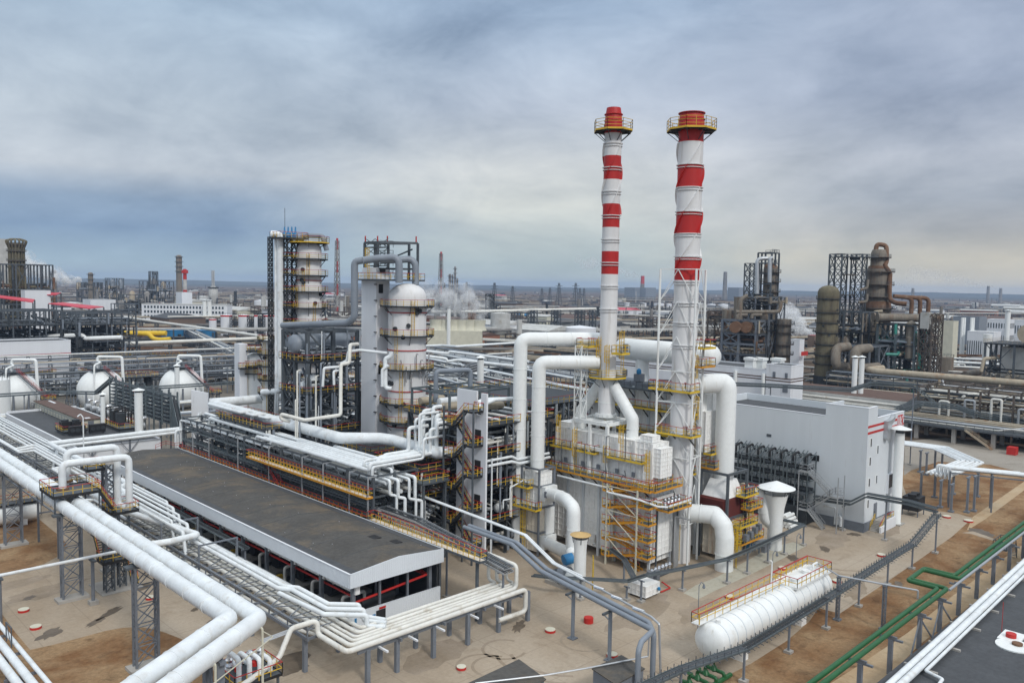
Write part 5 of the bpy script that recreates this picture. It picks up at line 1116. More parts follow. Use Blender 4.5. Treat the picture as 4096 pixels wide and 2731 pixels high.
for k in range(3):
    o=k*.75;yb=150-k*2
    pipe(f'white pipe with flat square loop at the left edge, {["nearest","middle","farthest"][k]} of three',[(39.0-o*.2,240,7.9),(39.0-o*.2,yb+22,7.9),(42.2-o,yb+22-o,8.2),(42.2-o,yb+o,8.2),(39.3,yb+o,7.9),(39.3,120+k*3,7.9)],.2,'pipe_white','square looped pipes at the left',n=8)
for k in range(4):
    pipe(f'thin white pipe left of the low rack, {nth(k)} from the left',[(34.2+k*1.1,250,6.6),(34.2+k*1.1,150-k*6,6.6),(36.4+k*1.1,148-k*6,6.6),(36.4+k*1.1,126-k*3,6.6)],.16+.04*(k % 2),'pipe_white','thin pipes left of the low rack',n=8)
t=T('pipe_rack','grey steel rack under the thin white pipes at the left edge','rack',(37,180,0));m=M()
for i in range(12):
    y=126+i*10
    for x in (33.6,40.6): m.cb(x,y,0,.25,.25,6.5)
    m.beam((33.4,y,6.3),(42.6,y,6.3),.2,.26);m.beam((33.6,y,4.4),(40.6,y,4.4),.16,.2)
    if i: m.beam((33.6,y-10,6.3),(33.6,y,6.3),.16);m.beam((40.6,y-10,6.3),(40.6,y,6.3),.16)
m.put('frame','steel_light',t)
trestle('e','long cable trestle along the low shelter wall at the left',[(48.2,98,5.2),(48.2,235,5.6)],[(48.2,98.4,5.1),(48.2,112,5.1),(48.2,126,5.2),(48.2,140,5.2),(48.2,156,5.3)],.8)
# ------------------------------------------------------------------ compressor shelter
s=T('shelter','long open sided shelter with a dark flat gable roof and white fascia','shelter',(55.7,115,0))
RX0,RX1,RY0,RY1,RZ=49.1,62.4,75.2,155.0,7.72
XM=(RX0+RX1)/2
M().ext([(RX0,RY0,RZ-.5),(RX1,RY0,RZ-.5),(RX1,RY0,RZ-.06),(XM,RY0,RZ+.5),(RX0,RY0,RZ-.06)],(0,RY1-RY0,0)).put('roof','roof_dark',s)
m=M();m.ext([(RX0-.06,RY0-.14,RZ-1.62),(RX1+.06,RY0-.14,RZ-1.62),(RX1+.06,RY0-.14,RZ),(XM,RY0-.14,RZ+.58),(RX0-.06,RY0-.14,RZ)],(0,.12,0))
m.box(RX0-.12,RX0,RY0,RY1,RZ-1.62,RZ);m.box(RX1,RX1+.12,RY0,RY1,RZ-1.62,RZ);m.put('fascia','fascia',s)
for xa,xb in ((RX0+.02,RX0+1.1),(RX1-1.1,RX1-.02)):
    za,zb=RZ-.06+.56*(xa-RX0)/(XM-RX0) if xa < XM else RZ-.06+.56*(RX1-xa)/(XM-RX0),RZ-.06+.56*(xb-RX0)/(XM-RX0) if xb < XM else RZ-.06+.56*(RX1-xb)/(XM-RX0)
    M().ext([(xa,RY0+.05,za+.004),(xb,RY0+.05,zb+.004),(xb,RY0+.05,zb+.02),(xa,RY0+.05,za+.02)],(0,RY1-RY0-.1,0)).put('edge_strip','roof_grey',s)
m=M()
for k in range(13): y=RY0+5+k*6;m.ext([(RX0+1.2,y,RZ+.045),(XM,y,RZ+.502),(RX1-1.2,y,RZ+.045),(RX1-1.2,y,RZ+.06),(XM,y,RZ+.517),(RX0+1.2,y,RZ+.06)],(0,.09,0)).cut()
m.each('roof_groove','roof_grey',s)
M().box(RX0-.18,RX0+.06,RY0-.18,RY1,RZ+.002,RZ+.05).put('coping','clad_light',s)
m=M()
for i in range(12):
    y=76.4+i*6.72
    for x in (50.3,61.3):
        m.cb(x,y,0,.42,.42,RZ-.5).cut()
m.each('column','steel_light',s)
m=M()
for x in (53.8,57.8): m.cb(x,76.2,0,.25,.25,RZ-1.2).cut()
m.each('end_column','steel_light',s)
m=M()
for i in range(11): y=76.4+i*6.72;m.box(50.55,50.85,y+.6,y+6.1,RZ-2.95,RZ-2.2).box(50.3,50.9,y-.5,y+.5,RZ-2.9,RZ-2.0).cut()
m.each('crane_girder','panel_white',s)
w=M().box(49.0,49.25,75.6,160,0,2.9).put('dwarf_wall','clad_white',s);M().box(49.25,62.4,75.6,75.85,0,2.9).put('end_wall','fascia',s)
d=M().box(52.9,54.2,75.54,75.6,.1,2.4).put('doorway','black',s);M().box(53.3,54.2,75.5,75.54,2.5,2.75).put('exit_sign','red',s);M().box(52.4,52.8,75.54,75.6,1.4,2.1).put('notice','blue',s);M().box(50.0,50.25,75.54,75.6,1.6,2.3).put('notice','blue',s)
M().tube([(50.9,76.9,4.1),(50.9,155,4.1)],.13,n=8).put('fire_main','red',s);M().tube([(50.6,76.7,3.6),(61.2,76.7,4.4),(61.2,78,4.6)],.15,n=8).put('fire_main','red',s);M().tube([(61.0,76.9,4.4),(61.0,155,4.4)],.13,n=8).put('fire_main','red',s)
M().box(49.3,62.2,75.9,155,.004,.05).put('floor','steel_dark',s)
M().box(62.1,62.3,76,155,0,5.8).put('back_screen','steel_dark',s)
for i in range(11):
    y=79.6+i*6.7;t=T('compressor',f'dark compressor with white flanged pipes under the shelter roof, {nth(i)} from the near end','compressor',(55.6,y,0),'compressors under the shelter')
    M().box(52.5,58.6,y-1.6,y+1.6,0,.9).put('base','concrete',t);m=M().lathe((0,y,1.9),[(.3,53),(.9,53.2),(.9,55.2),(.6,55.4),(.6,58.2),(.2,58.4)],14,axis='x');m.cb(54,y+1.1,.9,1.2,.7,1.6);m.put('casing','steel_dark',t)
    M().tube([(53.6,y-.6,2.6),(53.6,y-.6,3.6),(50.6,y-.6,3.6),(50.6,y-.6,1.6),(49.5,y-.6,1.6)],.2,n=8).put('pipe','pipe_warm',t);M().tube([(56,y+.5,2.4),(56,y+.5,4.4),(60,y+.5,4.4)],.16,n=8).put('pipe','grey_pipe',t)
    M().cb(51.4,y+2.2,0,.7,.5,1.7).put('panel','black' if i % 2 else 'yellow',t)
t=M()
for k in range(40):
    r_=random.Random(k);x=r_.uniform(50.2,61.5);y=r_.uniform(77,153);u=(x-XM)/(RX1-XM);t.cb(x,y,RZ+.5-.56*abs(u)+.002,.07,.16,.04)
t.put('roof_clip','galv',s,kind='stuff')
m=M()
for x,y,a,b_ in ((58.2,83.6,1.1,1.5),(59.3,80.6,1.0,1.4)): 
    u=abs(x-XM)/(RX1-XM);m.cb(x,y,RZ+.5-.56*u-.1,a,b_,.17).cut()
m.each('roof_patch','black',s)
# ------------------------------------------------------------------ second building beyond the shelter
b=T('machinery_building','white walled low building with dark flat roof and rooftop cooling units at the left','building',(56,195,0))
BX0,BX1,BY0,BY1,BZ=48.4,64.2,168.2,222.0,7.3
M().box(BX0,BX1,BY0,BY1,0,BZ-.1).put('wall','clad_light',b);M().box(BX0+.3,BX1-.3,BY0+.3,BY1-.3,BZ-.099,BZ).put('roof','roof_grey',b)
m=M();m.box(BX0-.05,BX0+.3,BY0-.05,BY1,BZ-.098,BZ+.12).box(BX0+.3,BX1,BY0-.05,BY0+.3,BZ-.098,BZ+.12).box(BX1-.3,BX1+.05,BY0+.3,BY1,BZ-.098,BZ+.12).box(BX0+.3,BX1-.3,BY1-.3,BY1,BZ-.098,BZ+.5);m.put('parapet','clad_light',b)
for i in range(7): f=M().box(BX0-.06,BX0,172+i*6.5,174.6+i*6.5,4.4,5.4).put('window','duct_white',b);M().box(BX0-.09,BX0-.061,172.1+i*6.5,174.5+i*6.5,4.5,5.3).put('pane','glass',f)
p=T('rooftop_house','long narrow rooftop house with brown roof and beige end wall','hut',(57.8,208,BZ))
M().box(56.0,59.7,190.6,227,BZ,BZ+1.7).put('wall','cream',p);M().box(55.7,60.0,190.3,227.3,BZ+1.7,BZ+1.85).put('roof','roof_brown',p);M().box(57.2,58.4,190.54,190.6,BZ,BZ+1.4).put('door','steel_light',p)
r=M();r.rails([(55.2,191,BZ),(55.2,227,BZ)],1.5,2.2,.07);r.put('railing','steel_light',p)
M().cb(57.5,192.0,BZ+1.86,1.0,1.0,.1).cut().cb(58.5,222,BZ+1.86,.5,5,.12).each('roof_panel','clad_light',p)
for k,(x,l) in enumerate(((52.6,'left'),(56.5,'right'))):
    t=T('fan_unit',f'black box with three round fans on the low roof edge, {l} of two','fan unit',(x,182,BZ));M().box(x-1.55,x+1.55,181.9,182.9,BZ+.3,BZ+2.0).put('casing','black',t)
    m=M()
    for j in (-1,0,1): m.lathe((x+j,181.85,BZ+1.15),[(.42,0),(.45,-.08),(.36,-.1),(.05,-.03)],14,axis='y').cut()
    m.each('fan','steel_dark',t);M().cb(x-1.3,182.4,BZ,.2,.8,.3).cut().cb(x+1.3,182.4,BZ,.2,.8,.3).each('foot','steel',t)
t=T('air_cooler','black ribbed cooler on a yellow railed stand at the low roof edge','cooler',(52,186.5,BZ));plat(t,[(50.4,183.6),(55,183.6),(55,189.5),(50.4,189.5)],BZ+.7,name='stand',edge='black')
for x,y in ((51.6,187),(53.4,186)): M().cb(x,y,BZ+.7,1.7,1.9,1.7).put('body','black',t);M().lathe((x,y,BZ+2.4),[(.7,0),(.75,.4),(.3,.4)],14).put('fan','steel_dark',t)
M().box(50.6,54.8,183.8,189.3,BZ,BZ+.55).put('skid','steel',t)
t=T('radiator_stand','two tall grey radiators on a yellow railed stand beside the thick vent stack','cooler',(62.2,185,BZ));plat(t,[(60.2,180.2),(64.6,180.2),(64.6,190),(60.2,190)],BZ+.7,name='stand',edge='black');M().box(60.4,64.4,180.4,189.8,BZ,BZ+.55).put('skid','steel',t)
for y in (184.4,188.0): M().box(61.0,62.6,y-.4,y+.4,BZ+.8,BZ+3.5).put('radiator','steel_dark',t)
for i in range(5): M().tube([(60.6+i*.5,189.5-i,BZ+.6),(60.6+i*.5,189.5-i,BZ+4.3-i*.3),(64+i*.3,189.5-i,BZ+4.3-i*.3),(64+i*.3,189.5-i,BZ-2)],.16,n=8).put('pipe','black',t)
def vent(x,y,z0,z1,r_,l):
    t=T('vent_stack',l,'vent',(x,y,z0));M().cyl((x,y,z0),(x,y,z1-.9),r_,n=18).put('pipe','duct_white',t);M().cyl((x,y,z1-.9),(x,y,z1-.55),r_*.8,n=12).put('collar','steel_dark',t);M().lathe((x,y,z1-.55),[(r_*1.5,0),(r_*1.55,.08),(.05,.55)],18).put('hat','duct_white',t)
vent(59.9,189.3,BZ,15.0,.5,'slim white vent stack with grey hat on the low dark roof');vent(64.1,179.8,0,16.6,.85,'thick white vent stack with a wide hat beside the low dark roof');vent(86.8,215.6,0,17.6,.62,'slim white vent stack in front of the right white sphere')
for i in range(9):
    y=184+i*4.5;t=T('blower',f'silver ducted blower behind the rooftop house, {nth(i)} from the near end','blower',(66.5,y,0),'silver blowers behind the rooftop house')
    M().cb(66.3,y,0,1.8,1.8,6.5).put('stand','steel',t);M().lathe((0,y,7.6),[(.3,65.3),(.8,65.5),(.8,66.7),(.3,66.9)],12,axis='x').put('casing','galv',t);M().tube([(66.3,y,8.2),(66.3,y,9.3),(67.2,y,9.3)],.35,n=8).put('duct','foil',t)
# dark blue grey cable bridge climbing behind that building
t=T('cable_bridge','tall blue grey stacked cable bridge with a ladder slope behind the low dark roof','cable bridge',(70,200,0))
m=M();m2=M()
for k in range(8):
    z=8.6+k*.85
    m.beam((69.6,176,z),(69.6,214,z),.1,.28);m.beam((70.7,176,z),(70.7,214,z),.1,.28)
    m2.beam((69.9,176,z+.06),(69.9,214,z+.06),.3,.09);m2.beam((70.4,176,z+.06),(70.4,214,z+.06),.3,.09)
    m.beam((69.6,176,z),(69.6,172.5,z-6.2),.1,.28);m.beam((70.7,176,z),(70.7,172.5,z-6.2),.1,.28);m2.beam((70.1,176,z+.06),(70.1,172.5,z-6.1),.5,.09)
for i in range(9):
    y=176+i*4.75
    for x in (69.4,70.9): m.cb(x,y,0 if i % 2 == 0 else 8,.3,.34,15.6 if i % 2 == 0 else 7.6)
m.put('frame','tray',t);m2.put('cable_bundle','steel_dark',t)
trestle('f','long cable trestle crossing behind the low dark roof from the left edge',[(20,232,10.6),(60,228,10.6),(68,220,10.6),(70,214,14.6)],[(30,231,10.5),(42,229.8,10.5),(54,228.6,10.5),(64,224,10.5)],1.2,tiers=2)
trestle('g','cable trestle running right behind the thick vent stack',[(70.6,212,12),(108,205,12.4)],[(80,210.2,12),(92,208,12),(104,205.8,12)],1.2,tiers=2)
# crossing pipes between the two buildings
pipe('white pipe crossing in front of the low dark roof, upper of two',[(43.9,169.0,8.75),(70,168.2,8.9)],.42,n=14)
pipe('white pipe crossing in front of the low dark roof, lower of two',[(42.6,162,5.2),(44.9,167.4,8.2),(47,167.4,8.3),(70,167.1,8.4)],.3,n=12)
for x,l in ((44.6,'left'),(51.0,'middle'),(58.0,'right')):
    M().cb(x,167.7,0,.3,.3,8.0).beam((x,167.7,5.5),(x+2,167.7,8),.12).beam((x,167.7,5.5),(x-2,167.7,8),.12).thing('pipe_post','steel_light',f'braced grey post under the two crossing pipes, {l} of three','post')
for k in range(4):
    x=62.9+k*.75;y=157.2+(k % 2)*.8;zt=12.6 if k > 1 else 10.6
    pipe(f'white pipe dropping at the far corner of the shelter roof, {nth(k)} from the left',[(x,y,6),(x,y,zt),(x+3,y+.4,zt),(x+3.4,y+.4,zt+1)],.24,'pipe_white','drop pipes at the far roof corner',n=10)
r=M();r.rails([(58.6,156,7.6),(60.4,155.6,8.2),(62.0,155.4,7.6),(63.5,155.4,7.6)],1.0,1.2,.06);r.thing('railing','rail_red','short red railing at the far edge of the shelter roof','railing')
# ------------------------------------------------------------------ tall rack behind the shelter
m=None
t=T('pipe_rack','tall tiered dark steel rack with cable trays running behind the shelter roof','rack',(67.5,125,0))
m=M();ys=[92.6+6.4*i for i in range(11)]
for y in ys:
    for x in (64.2,67.8,71.8): m.cb(x,y,0,.36,.36,13.3)
    for z in (5.0,7.0,8.6,10.2,11.8,13.1): m.beam((64.0,y,z),(72.0,y,z),.2,.26)
for z in (5.0,8.6,11.8,13.1):
    for x in (64.2,67.8,71.8): m.beam((x,92.6,z),(x,156.6,z),.2,.28)
for i in range(10):
    a,c=ys[i],ys[i+1];m.beam((64.2,(a+c)/2,13.0),(64.2,a if i % 2 else c,9.4),.14);m.beam((71.8,a,5),(71.8,c,9),.1)
m.put('frame','steel',t)
m=M();m2=M()
for z in (5.4,6.3,7.5,9.1,11.1):
    for x in (63.9,64.6): m.beam((x,92.8,z),(x,156.4,z),.07,.22)
    m.beam((65.6,92.8,z),(65.6,156.4,z),.07,.2)
    m2.beam((64.25,92.8,z),(64.25,156.4,z),.24,.07);m2.beam((65.1,92.8,z),(65.1,156.4,z),.3,.07)
    for k in range(42): m.beam((63.8,93.2+k*1.5,z-.1),(66,93.2+k*1.5,z-.1),.08,.06)
m.put('cable_tray','tray',t,kind='stuff');m2.put('cable_bundle','tray',t,kind='stuff')
for y in (150,143,131.5,120.5,110,104,97,92.4): M().cb(63.2,y,5,.16,.16,8.2 if y < 135 else 6.2).beam((63.2,y,13.2 if y < 135 else 11.2),(64.6,y,13.2 if y < 135 else 11.2),.14).put('hooked_post','galv',t)
w=plat(t,[(62.75,92),(63.75,92),(63.75,127.5),(62.75,127.5)],10.5,name='walkway',deck='panel_rusty',step=1.0)
w=plat(t,[(62.6,92),(63.6,92),(63.6,155),(62.6,155)],6.9,name='walkway',deck='steel',edge='steel',rail='orange',step=1.2)
m=M();r=M();stair(m,r,r,(63.2,117.5,6.9),(63.2,123.5,10.5),.8,(1,0));m.put('stair_flight','steel_dark',t);r.put('railing','rail_red',t)
w=T('walkway','yellow railed walkway leading out from the rack past the shelter roof corner','walkway',(63.4,80,6.5));plat(w,[(62.9,69.0),(64.0,69.0),(64.0,92),(62.9,92)],7.5,name='deck',deck='panel_rusty',edge='steel',step=1.0)
m=M()
for y in (70,77,84,91): m.cb(63.4,y,0,.3,.3,7.4).cut()
m.each('post','steel',w)
trestle('h','galvanised cable trestle beside the walkway past the shelter roof corner',[(65.4,92,8.2),(65.4,84,8.2),(65.2,66.5,6.4)],[(65.4,90,8.0),(65.4,78,7.4),(65.3,67.5,6.4)],1.6,mt='galv',tiers=2)
tp=[(64.4,12.55,157,122,.22,'A'),(65.1,12.55,157,121,.22,'A'),(64.5,13.75,127,93,.28,'B'),(65.2,13.7,126,95,.2,'B'),(65.8,13.7,125,96,.24,'B'),(66.6,13.65,150,93,.34,'C'),(67.5,13.7,119,92.8,.2,'C'),(68.3,13.65,156,94,.3,'C'),(69.2,13.6,150,95,.24,'C'),(70.2,13.65,112,92,.3,'C')]
ends={2:77,3:76,5:78,7:77,9:78}
for i,(x,z,y1,y0,r_,k) in enumerate(tp):
    if i < 2: pts=[(x-.4,y1+.5,8),(x-.4,y1+.5,z),(x,y1-2,z),(x,y0,z),(x,y0,z+1.1),(x,y0-.6,z+1.1)]
    elif i in ends: pts=[(x,y1+.6,z-1.2),(x,y1,z),(x,y0+i*.45,z),(x,y0+i*.45,z+.9),(ends[i]-.5,y0+i*.45,z+1.0),(ends[i]-.5,y0+i*.45,18.5+.3*i),(ends[i]+2,y0+i*.45,18.5+.3*i)]
    else: pts=[(x,y1,z),(x,y0,z),(x,y0,z-1.0)]
    pipe(f'white pipe topping the tall rack behind the shelter, {nth(i)} from the roof',pts,r_,'pipe_white','pipes on top of the tall rack',n=12,bend=.45)
for k,(x,z,r_) in enumerate(((66.0,12.1,.3),(67.0,12.1,.34),(68.6,12.1,.3),(69.6,12.1,.3),(70.8,12.2,.3),(66.8,10.5,.3),(68.6,10.5,.3),(70.2,10.5,.3))):
    pipe(f'pipe on the {"upper inner" if k < 5 else "middle"} tier of the tall rack, {nth(k if k < 5 else k-5)} from roof',[(x,157,z),(x,92,z)],r_,'pipe_warm' if k % 2 else 'pipe_white','inner tier pipes of the tall rack',n=10)
big=[(88,166,15.4),(70.4,158.0,15.4)]
pipe('fat white main pipe with a dogleg above the tall rack',[(96,158.5,15.2),(70.3,158.0,15.2),(70.3,110.5,15.2),(75.0,106.2,15.2),(76.2,104.6,15.0),(76.2,93.5,14.8),(80,91.0,14.8)],.92,n=22,bend=1.5,rings=8)
for k,(x,y) in enumerate(((72.4,108),(73.6,95.5))): M().cb(x,y,0,.4,.4,14).thing('pipe_post','steel','dark post under the fat main pipe dogleg, '+('farther' if k == 0 else 'nearer')+' of two','post')
for k in range(7):
    y=93.4+k*.72;z=14.3+(k % 3)*.25;x1=73.6+(k*37 % 5)*.9;zt=17.2+(k*53 % 4)*1.1
    pipe(f'white pipe crossing from the tall rack to the stair tower, {nth(k)} from the near side',[(64.6+k*.9,y,z-1.2),(64.6+k*.9,y,z),(x1,y,z),(x1,y,zt),(x1+2.4,y,zt),(x1+3.6,y,zt)],.2+.05*(k % 3),'pipe_white','pipes crossing to the stair tower',n=12,bend=.5)
for k,(x,y,zb) in enumerate(((66.0,91.2,7.6),(67.0,90.6,7.6),(68.6,90.2,7.8),(69.8,90.4,7.4))):
    pipe(f'white pipe dropping from the near end of the tall rack, {nth(k)} from the left',[(x,95,12.6),(x,y,12.6),(x,y,10.6-.4*k),(x+.9,y-.4,10.4-.4*k),(x+.9,y-.4,zb-1.4)],.2+.04*(k % 2),'pipe_white','drop pipes at the near rack end',n=10,bend=.35)
# ------------------------------------------------------------------ generators for process plant
def pcol(name,label,c,r,z0,z1,plats=(),mt='duct_white',dome=True,plr=1.1,hoops=(),n=28,arc=None,group=None,platmat=('steel_dark','yellow','rail_red'),skirt=None,nozz=0,cat='column',lad=True,det=1):
    """a process column with ring platforms, ladders and nozzles"""
    t=T(name,label,cat,(c[0],c[1],z0),group)
    pr=[(r,z0),(r,z1-(r*.75 if dome else 0))]
    if dome: pr += [(r*.97,z1-r*.55),(r*.85,z1-r*.32),(r*.6,z1-r*.13),(r*.3,z1-.03*r),(.05,z1)]
    M().lathe((c[0],c[1],0),pr,n).put('shell',mt,t)
    if skirt: M().lathe((c[0],c[1],z0-skirt),[(r*1.12,0),(r*1.06,skirt)],n).put('skirt','steel_dark',t)
    for z in hoops: M().lathe((c[0],c[1],z),[(r+.02,-.08),(r+.14,-.08),(r+.14,.08),(r+.02,.08)],n,capb=False,capt=False).put('red_hoop','rail_red',t)
    rr=random.Random(int(c[0]*7+c[1]))
    a0,a1=arc or (0,2*pi);zz=[z0]+sorted(plats)
    for i,z in enumerate(sorted(plats)):
        ringplat(t,c,z,r*1.0,r+plr,12 if det else 8,a0,a1,platmat[0],platmat[0],platmat[1],platmat[2],1.15,brackets=det > 0)
    if lad:
        m=M()
        for i in range(1,len(zz)):
            a=rr.uniform(3.2,4.6);x,y=c[0]+(r+.25)*cos(a),c[1]+(r+.25)*sin(a);ladder(m,x,y,zz[i-1],zz[i]+1.1,-.25*sin(a),.25*cos(a),cage=0);m.cut()
        m.each('ladder',platmat[1],t)
    for k in range(nozz):
        a=rr.uniform(3.0,5.4);z=rr.uniform(z0+1,z1-r);M().cyl((c[0]+r*.95*cos(a),c[1]+r*.95*sin(a),z),(c[0]+(r+.35)*cos(a),c[1]+(r+.35)*sin(a),z),.38,n=14).put('manway','steel_dark',t)
    return t
def sframe(name,label,x0,x1,y0,y1,levels,bx,by,mt='steel',cw=.32,bw=.26,decks=(),rails=True,brace=True,cat='structure',group=None,railm=('yellow','rail_red'),fill=0,fr=1.0,seed=1,top=None,fillm=('pipe_white','grey_pipe','pipe_warm','steel_dark'),ves=0):
    t=T(name,label,cat,((x0+x1)/2,(y0+y1)/2,0),group);m=M();r=random.Random(seed)
    xs=[x0+(x1-x0)*i/bx for i in range(bx+1)];ys=[y0+(y1-y0)*i/by for i in range(by+1)];zt=top or levels[-1]
    for x in xs:
        for y in ys: m.box(x-cw/2,x+cw/2,y-cw/2,y+cw/2,0,zt)
    for z in levels:
        for y in ys: m.beam((x0,y,z-.15),(x1,y,z-.15),bw*.8,bw)
        for x in xs: m.beam((x,y0,z-.15),(x,y1,z-.15),bw*.8,bw)
    if brace:
        zz=[0]+list(levels)
        for k in range(len(levels)):
            for y in (y0,y1):
                i=(k*3+1) % bx;m.beam((xs[i],y,zz[k]),(xs[i+1],y,zz[k+1]),bw*.6);
                if bw > .2: m.beam((xs[i+1],y,zz[k]),(xs[i],y,zz[k+1]),bw*.6)
            for x in (x0,x1): j=(k*2+1) % by;m.beam((x,ys[j],zz[k]),(x,ys[j+1],zz[k+1]),bw*.6);m.beam((x,ys[j+1],zz[k]),(x,ys[j],zz[k+1]),bw*.6)
    m.put('frame',mt,t)
    for z in decks:
        d=M().box(x0-.6,x1+.6,y0-.6,y1+.6,z,z+.1).put('deck','steel_dark' if mt != 'rust' else 'steel_brown',t)
        if rails:
            q=[(x0-.6,y0-.6,z+.1),(x1+.6,y0-.6,z+.1),(x1+.6,y1+.6,z+.1),(x0-.6,y1+.6,z+.1)]
            a=M();a.rails(q,1.1,1.4,.055,(.5,),True);a.put('railing',railm[0],d);b=M()
            for i in range(4): b.beam(Vector(q[i])+Vector((0,0,1.1)),Vector(q[(i+1)%4])+Vector((0,0,1.1)),.06)
            b.put('top_rail',railm[1],d)
    zz=[0.2]+list(levels)
    bag={}
    for k in range(fill):
        z=r.choice(zz[:-1] if len(zz) > 1 else zz);mm=r.choice(fillm);h=r.uniform(.6,2.6);a=bag.setdefault(mm,M());rad=r.choice((.1,.14,.18,.25))*fr
        if r.random() < .5: y=r.uniform(y0,y1);a.tube([(x0+r.uniform(-.5,1),y,z+h),(x1+r.uniform(-1,.5),y,z+h),(x1+r.uniform(-1,.5),y,z+h+r.uniform(-.5,2.5))],rad,n=7).cut()
        else: x=r.uniform(x0,x1);a.tube([(x,y0+r.uniform(-.5,1),z+h),(x,y1+r.uniform(-1,.5),z+h),(x,y1+r.uniform(-1,.5),z+h+r.uniform(-.5,2.5))],rad,n=7).cut()
        if k % 3 == 0: x,y=r.choice((x0-.3,x1+.3)) if r.random() < .5 else r.uniform(x0,x1),y0-.4;a.tube([(x,y,z+.3),(x,y,min(z+r.uniform(3,8),zt))],rad,n=7).cut()
    for mm,a in bag.items(): a.each('pipe',mm,t)
    for k in range(ves):
        z=r.choice(zz[:-1]);x,y=r.uniform(x0+1,x1-1),r.uniform(y0+1,y1-1)
        if r.random() < .5: M().lathe((x,y,z),[(.2,.2),(.7*fr,.6),(.75*fr,2.4*fr),(.5*fr,2.9*fr),(.1,3.1*fr)],14).put('vessel',r.choice(fillm),t)
        else: M().lathe((0,y,z+1.3),[(.1,x-1.9),(.6,x-1.7),(.75,x-1.3),(.75,x+1.3),(.6,x+1.7),(.1,x+1.9)],14,axis='x').put('vessel',r.choice(fillm),t)
    return t
def rackline(label,p,q,z,w=4.0,pipes=5,tiers=1,step=7.0,mt='steel_light',pm=('pipe_white','pipe_warm','grey_pipe'),rr=(.12,.3),seed=3,name='pipe_rack',group=None,tray=False,n=7,frame=True):
    """a long trestle rack from p to q with its pipes"""
    p=Vector((p[0],p[1],0));q=Vector((q[0],q[1],0));d=q-p;L_=d.length;d /= L_;s=Vector((-d.y,d.x,0));r=random.Random(seed)
    t=T(name,label,'pipe rack',p,group);m=M();k=max(1,round(L_/step))
    for i in range(k+1):
        c=p+d*(L_*i/k)
        for e in (-1,1): b=c+s*e*w/2;m.beam(b,b+Vector((0,0,z)),.26)
        for j in range(tiers): zz=z-j*1.8;m.beam(c-s*w/2+Vector((0,0,zz-.15)),c+s*w/2+Vector((0,0,zz-.15)),.2,.26)
    for e in (-1,1):
        for j in range(tiers): zz=z-j*1.8;m.beam(p+s*e*w/2+Vector((0,0,zz-.25)),q+s*e*w/2+Vector((0,0,zz-.25)),.16,.22)
    m.put('frame',mt,t)
    for j in range(tiers):
        for i in range(pipes):
            o=s*(-w/2+.3+(w-.6)*(i+.5)/pipes);rad=r.uniform(*rr);zz=z-j*1.8+rad;a,b=r.uniform(-2,3),r.uniform(-2,3)
            A=p+o-d*a+Vector((0,0,zz));B=q+o+d*b+Vector((0,0,zz));pts=[A]
            if r.random() < .3: f=r.uniform(.2,.8);c=A+(B-A)*f;pts += [c,c+Vector((0,0,.9)),c+d*3+Vector((0,0,.9)),c+d*3]
            M().tube(pts+[B],rad,n=n,bend=.3).put('pipe',r.choice(pm),t)
    return t
# ------------------------------------------------------------------ process structure behind the stair tower
t=T('stair_tower','white wind panel stair tower with six dark zigzag flights','stair',(76.6,86.5,0))
PX=77.6
ya,yb=gx(C3(1690,330),PX).y,gx(C3(1383,285),PX).y;zt=gx(C3(1690,330),PX).z
yg0,yg1=gx(C3(1632,325),PX).y,gx(C3(1585,315),PX).y
M().box(PX,PX+.3,ya,yg0,0,zt).put('panel','clad_light',t);M().box(PX,PX+.3,yg1,yb,0,zt+.2).put('panel','clad_light',t)
M().box(PX,PX+.3,yg0,yg1,0,zt-3.2).put('panel','clad_light',t)
lv=[gx(C3(1560,y),PX-.6).z for y in (1535,1175,855,500)];dz=lv[1]-lv[0];lv=[lv[0]-dz]+lv
for z in lv[1:-1]: M().box(PX-.02,PX,yg0-.1,yg0+1.2,z,z+2.1).put('doorway','black',t)
m=M();r=M();tt=M()
for i,z in enumerate(lv):
    plat(t,[(PX-2.0,ya+.6),(PX-.05,ya+.6),(PX-.05,ya+2.6),(PX-2.0,ya+2.6)],z,name='landing',edge='black',deck='steel',skip=(2,))
    if i+1 < len(lv):
        zm=(z+lv[i+1])/2
        plat(t,[(PX-2.0,yb-1.2),(PX-.05,yb-1.2),(PX-.05,yb+.6),(PX-2.0,yb+.6)],zm,name='landing',edge='black',deck='steel',skip=(0,))
        stair(m,r,tt,(PX-1.0,ya+2.6,z),(PX-1.0,yb-1.2,zm),.85,(1,0));stair(m,r,tt,(PX-1.95,yb-1.2,zm),(PX-1.95,ya+2.6,lv[i+1]),.85,(1,0))
m.put('flight','steel_dark',t);r.put('railing','yellow',t);tt.put('handrail','rail_red',t)
m=M()
for x,y in ((PX-2,ya+.5),(PX-2,ya+2.6),(PX-2,yb+.6)): m.cb(x,y,0,.22,.22,lv[-1]+.2).cut()
m.each('post','steel',t)
t=sframe('process_structure','dark crowded steel process structure between the stair tower and the preheater',78.6,92.0,85.6,103.5,[5.2,10.4,15.2,19.6],3,4,'steel',.36,.3,(5.2,10.4,15.2,19.6),seed=11,fill=90,ves=16)
sframe('process_structure','dark crowded steel structure behind the nearer furnace and the bent ducts',92.8,112,90.5,112,[6,12,17,20.5],3,4,'steel',.36,.3,(12,20.5),seed=12,fill=60,ves=10)
pipe('white pipe run with two bends on the near face of the dark process structure',[(78.4,85.0,14.6),(83.6,85.0,14.6),(84.4,84.6,14.1),(91,84.4,14.2)],.2);pipe('white pipe run below its twin on the near face of the dark process structure',[(78.6,84.8,13.9),(83.4,84.8,13.9),(84.6,84.4,13.5),(91,84.2,13.6)],.22)
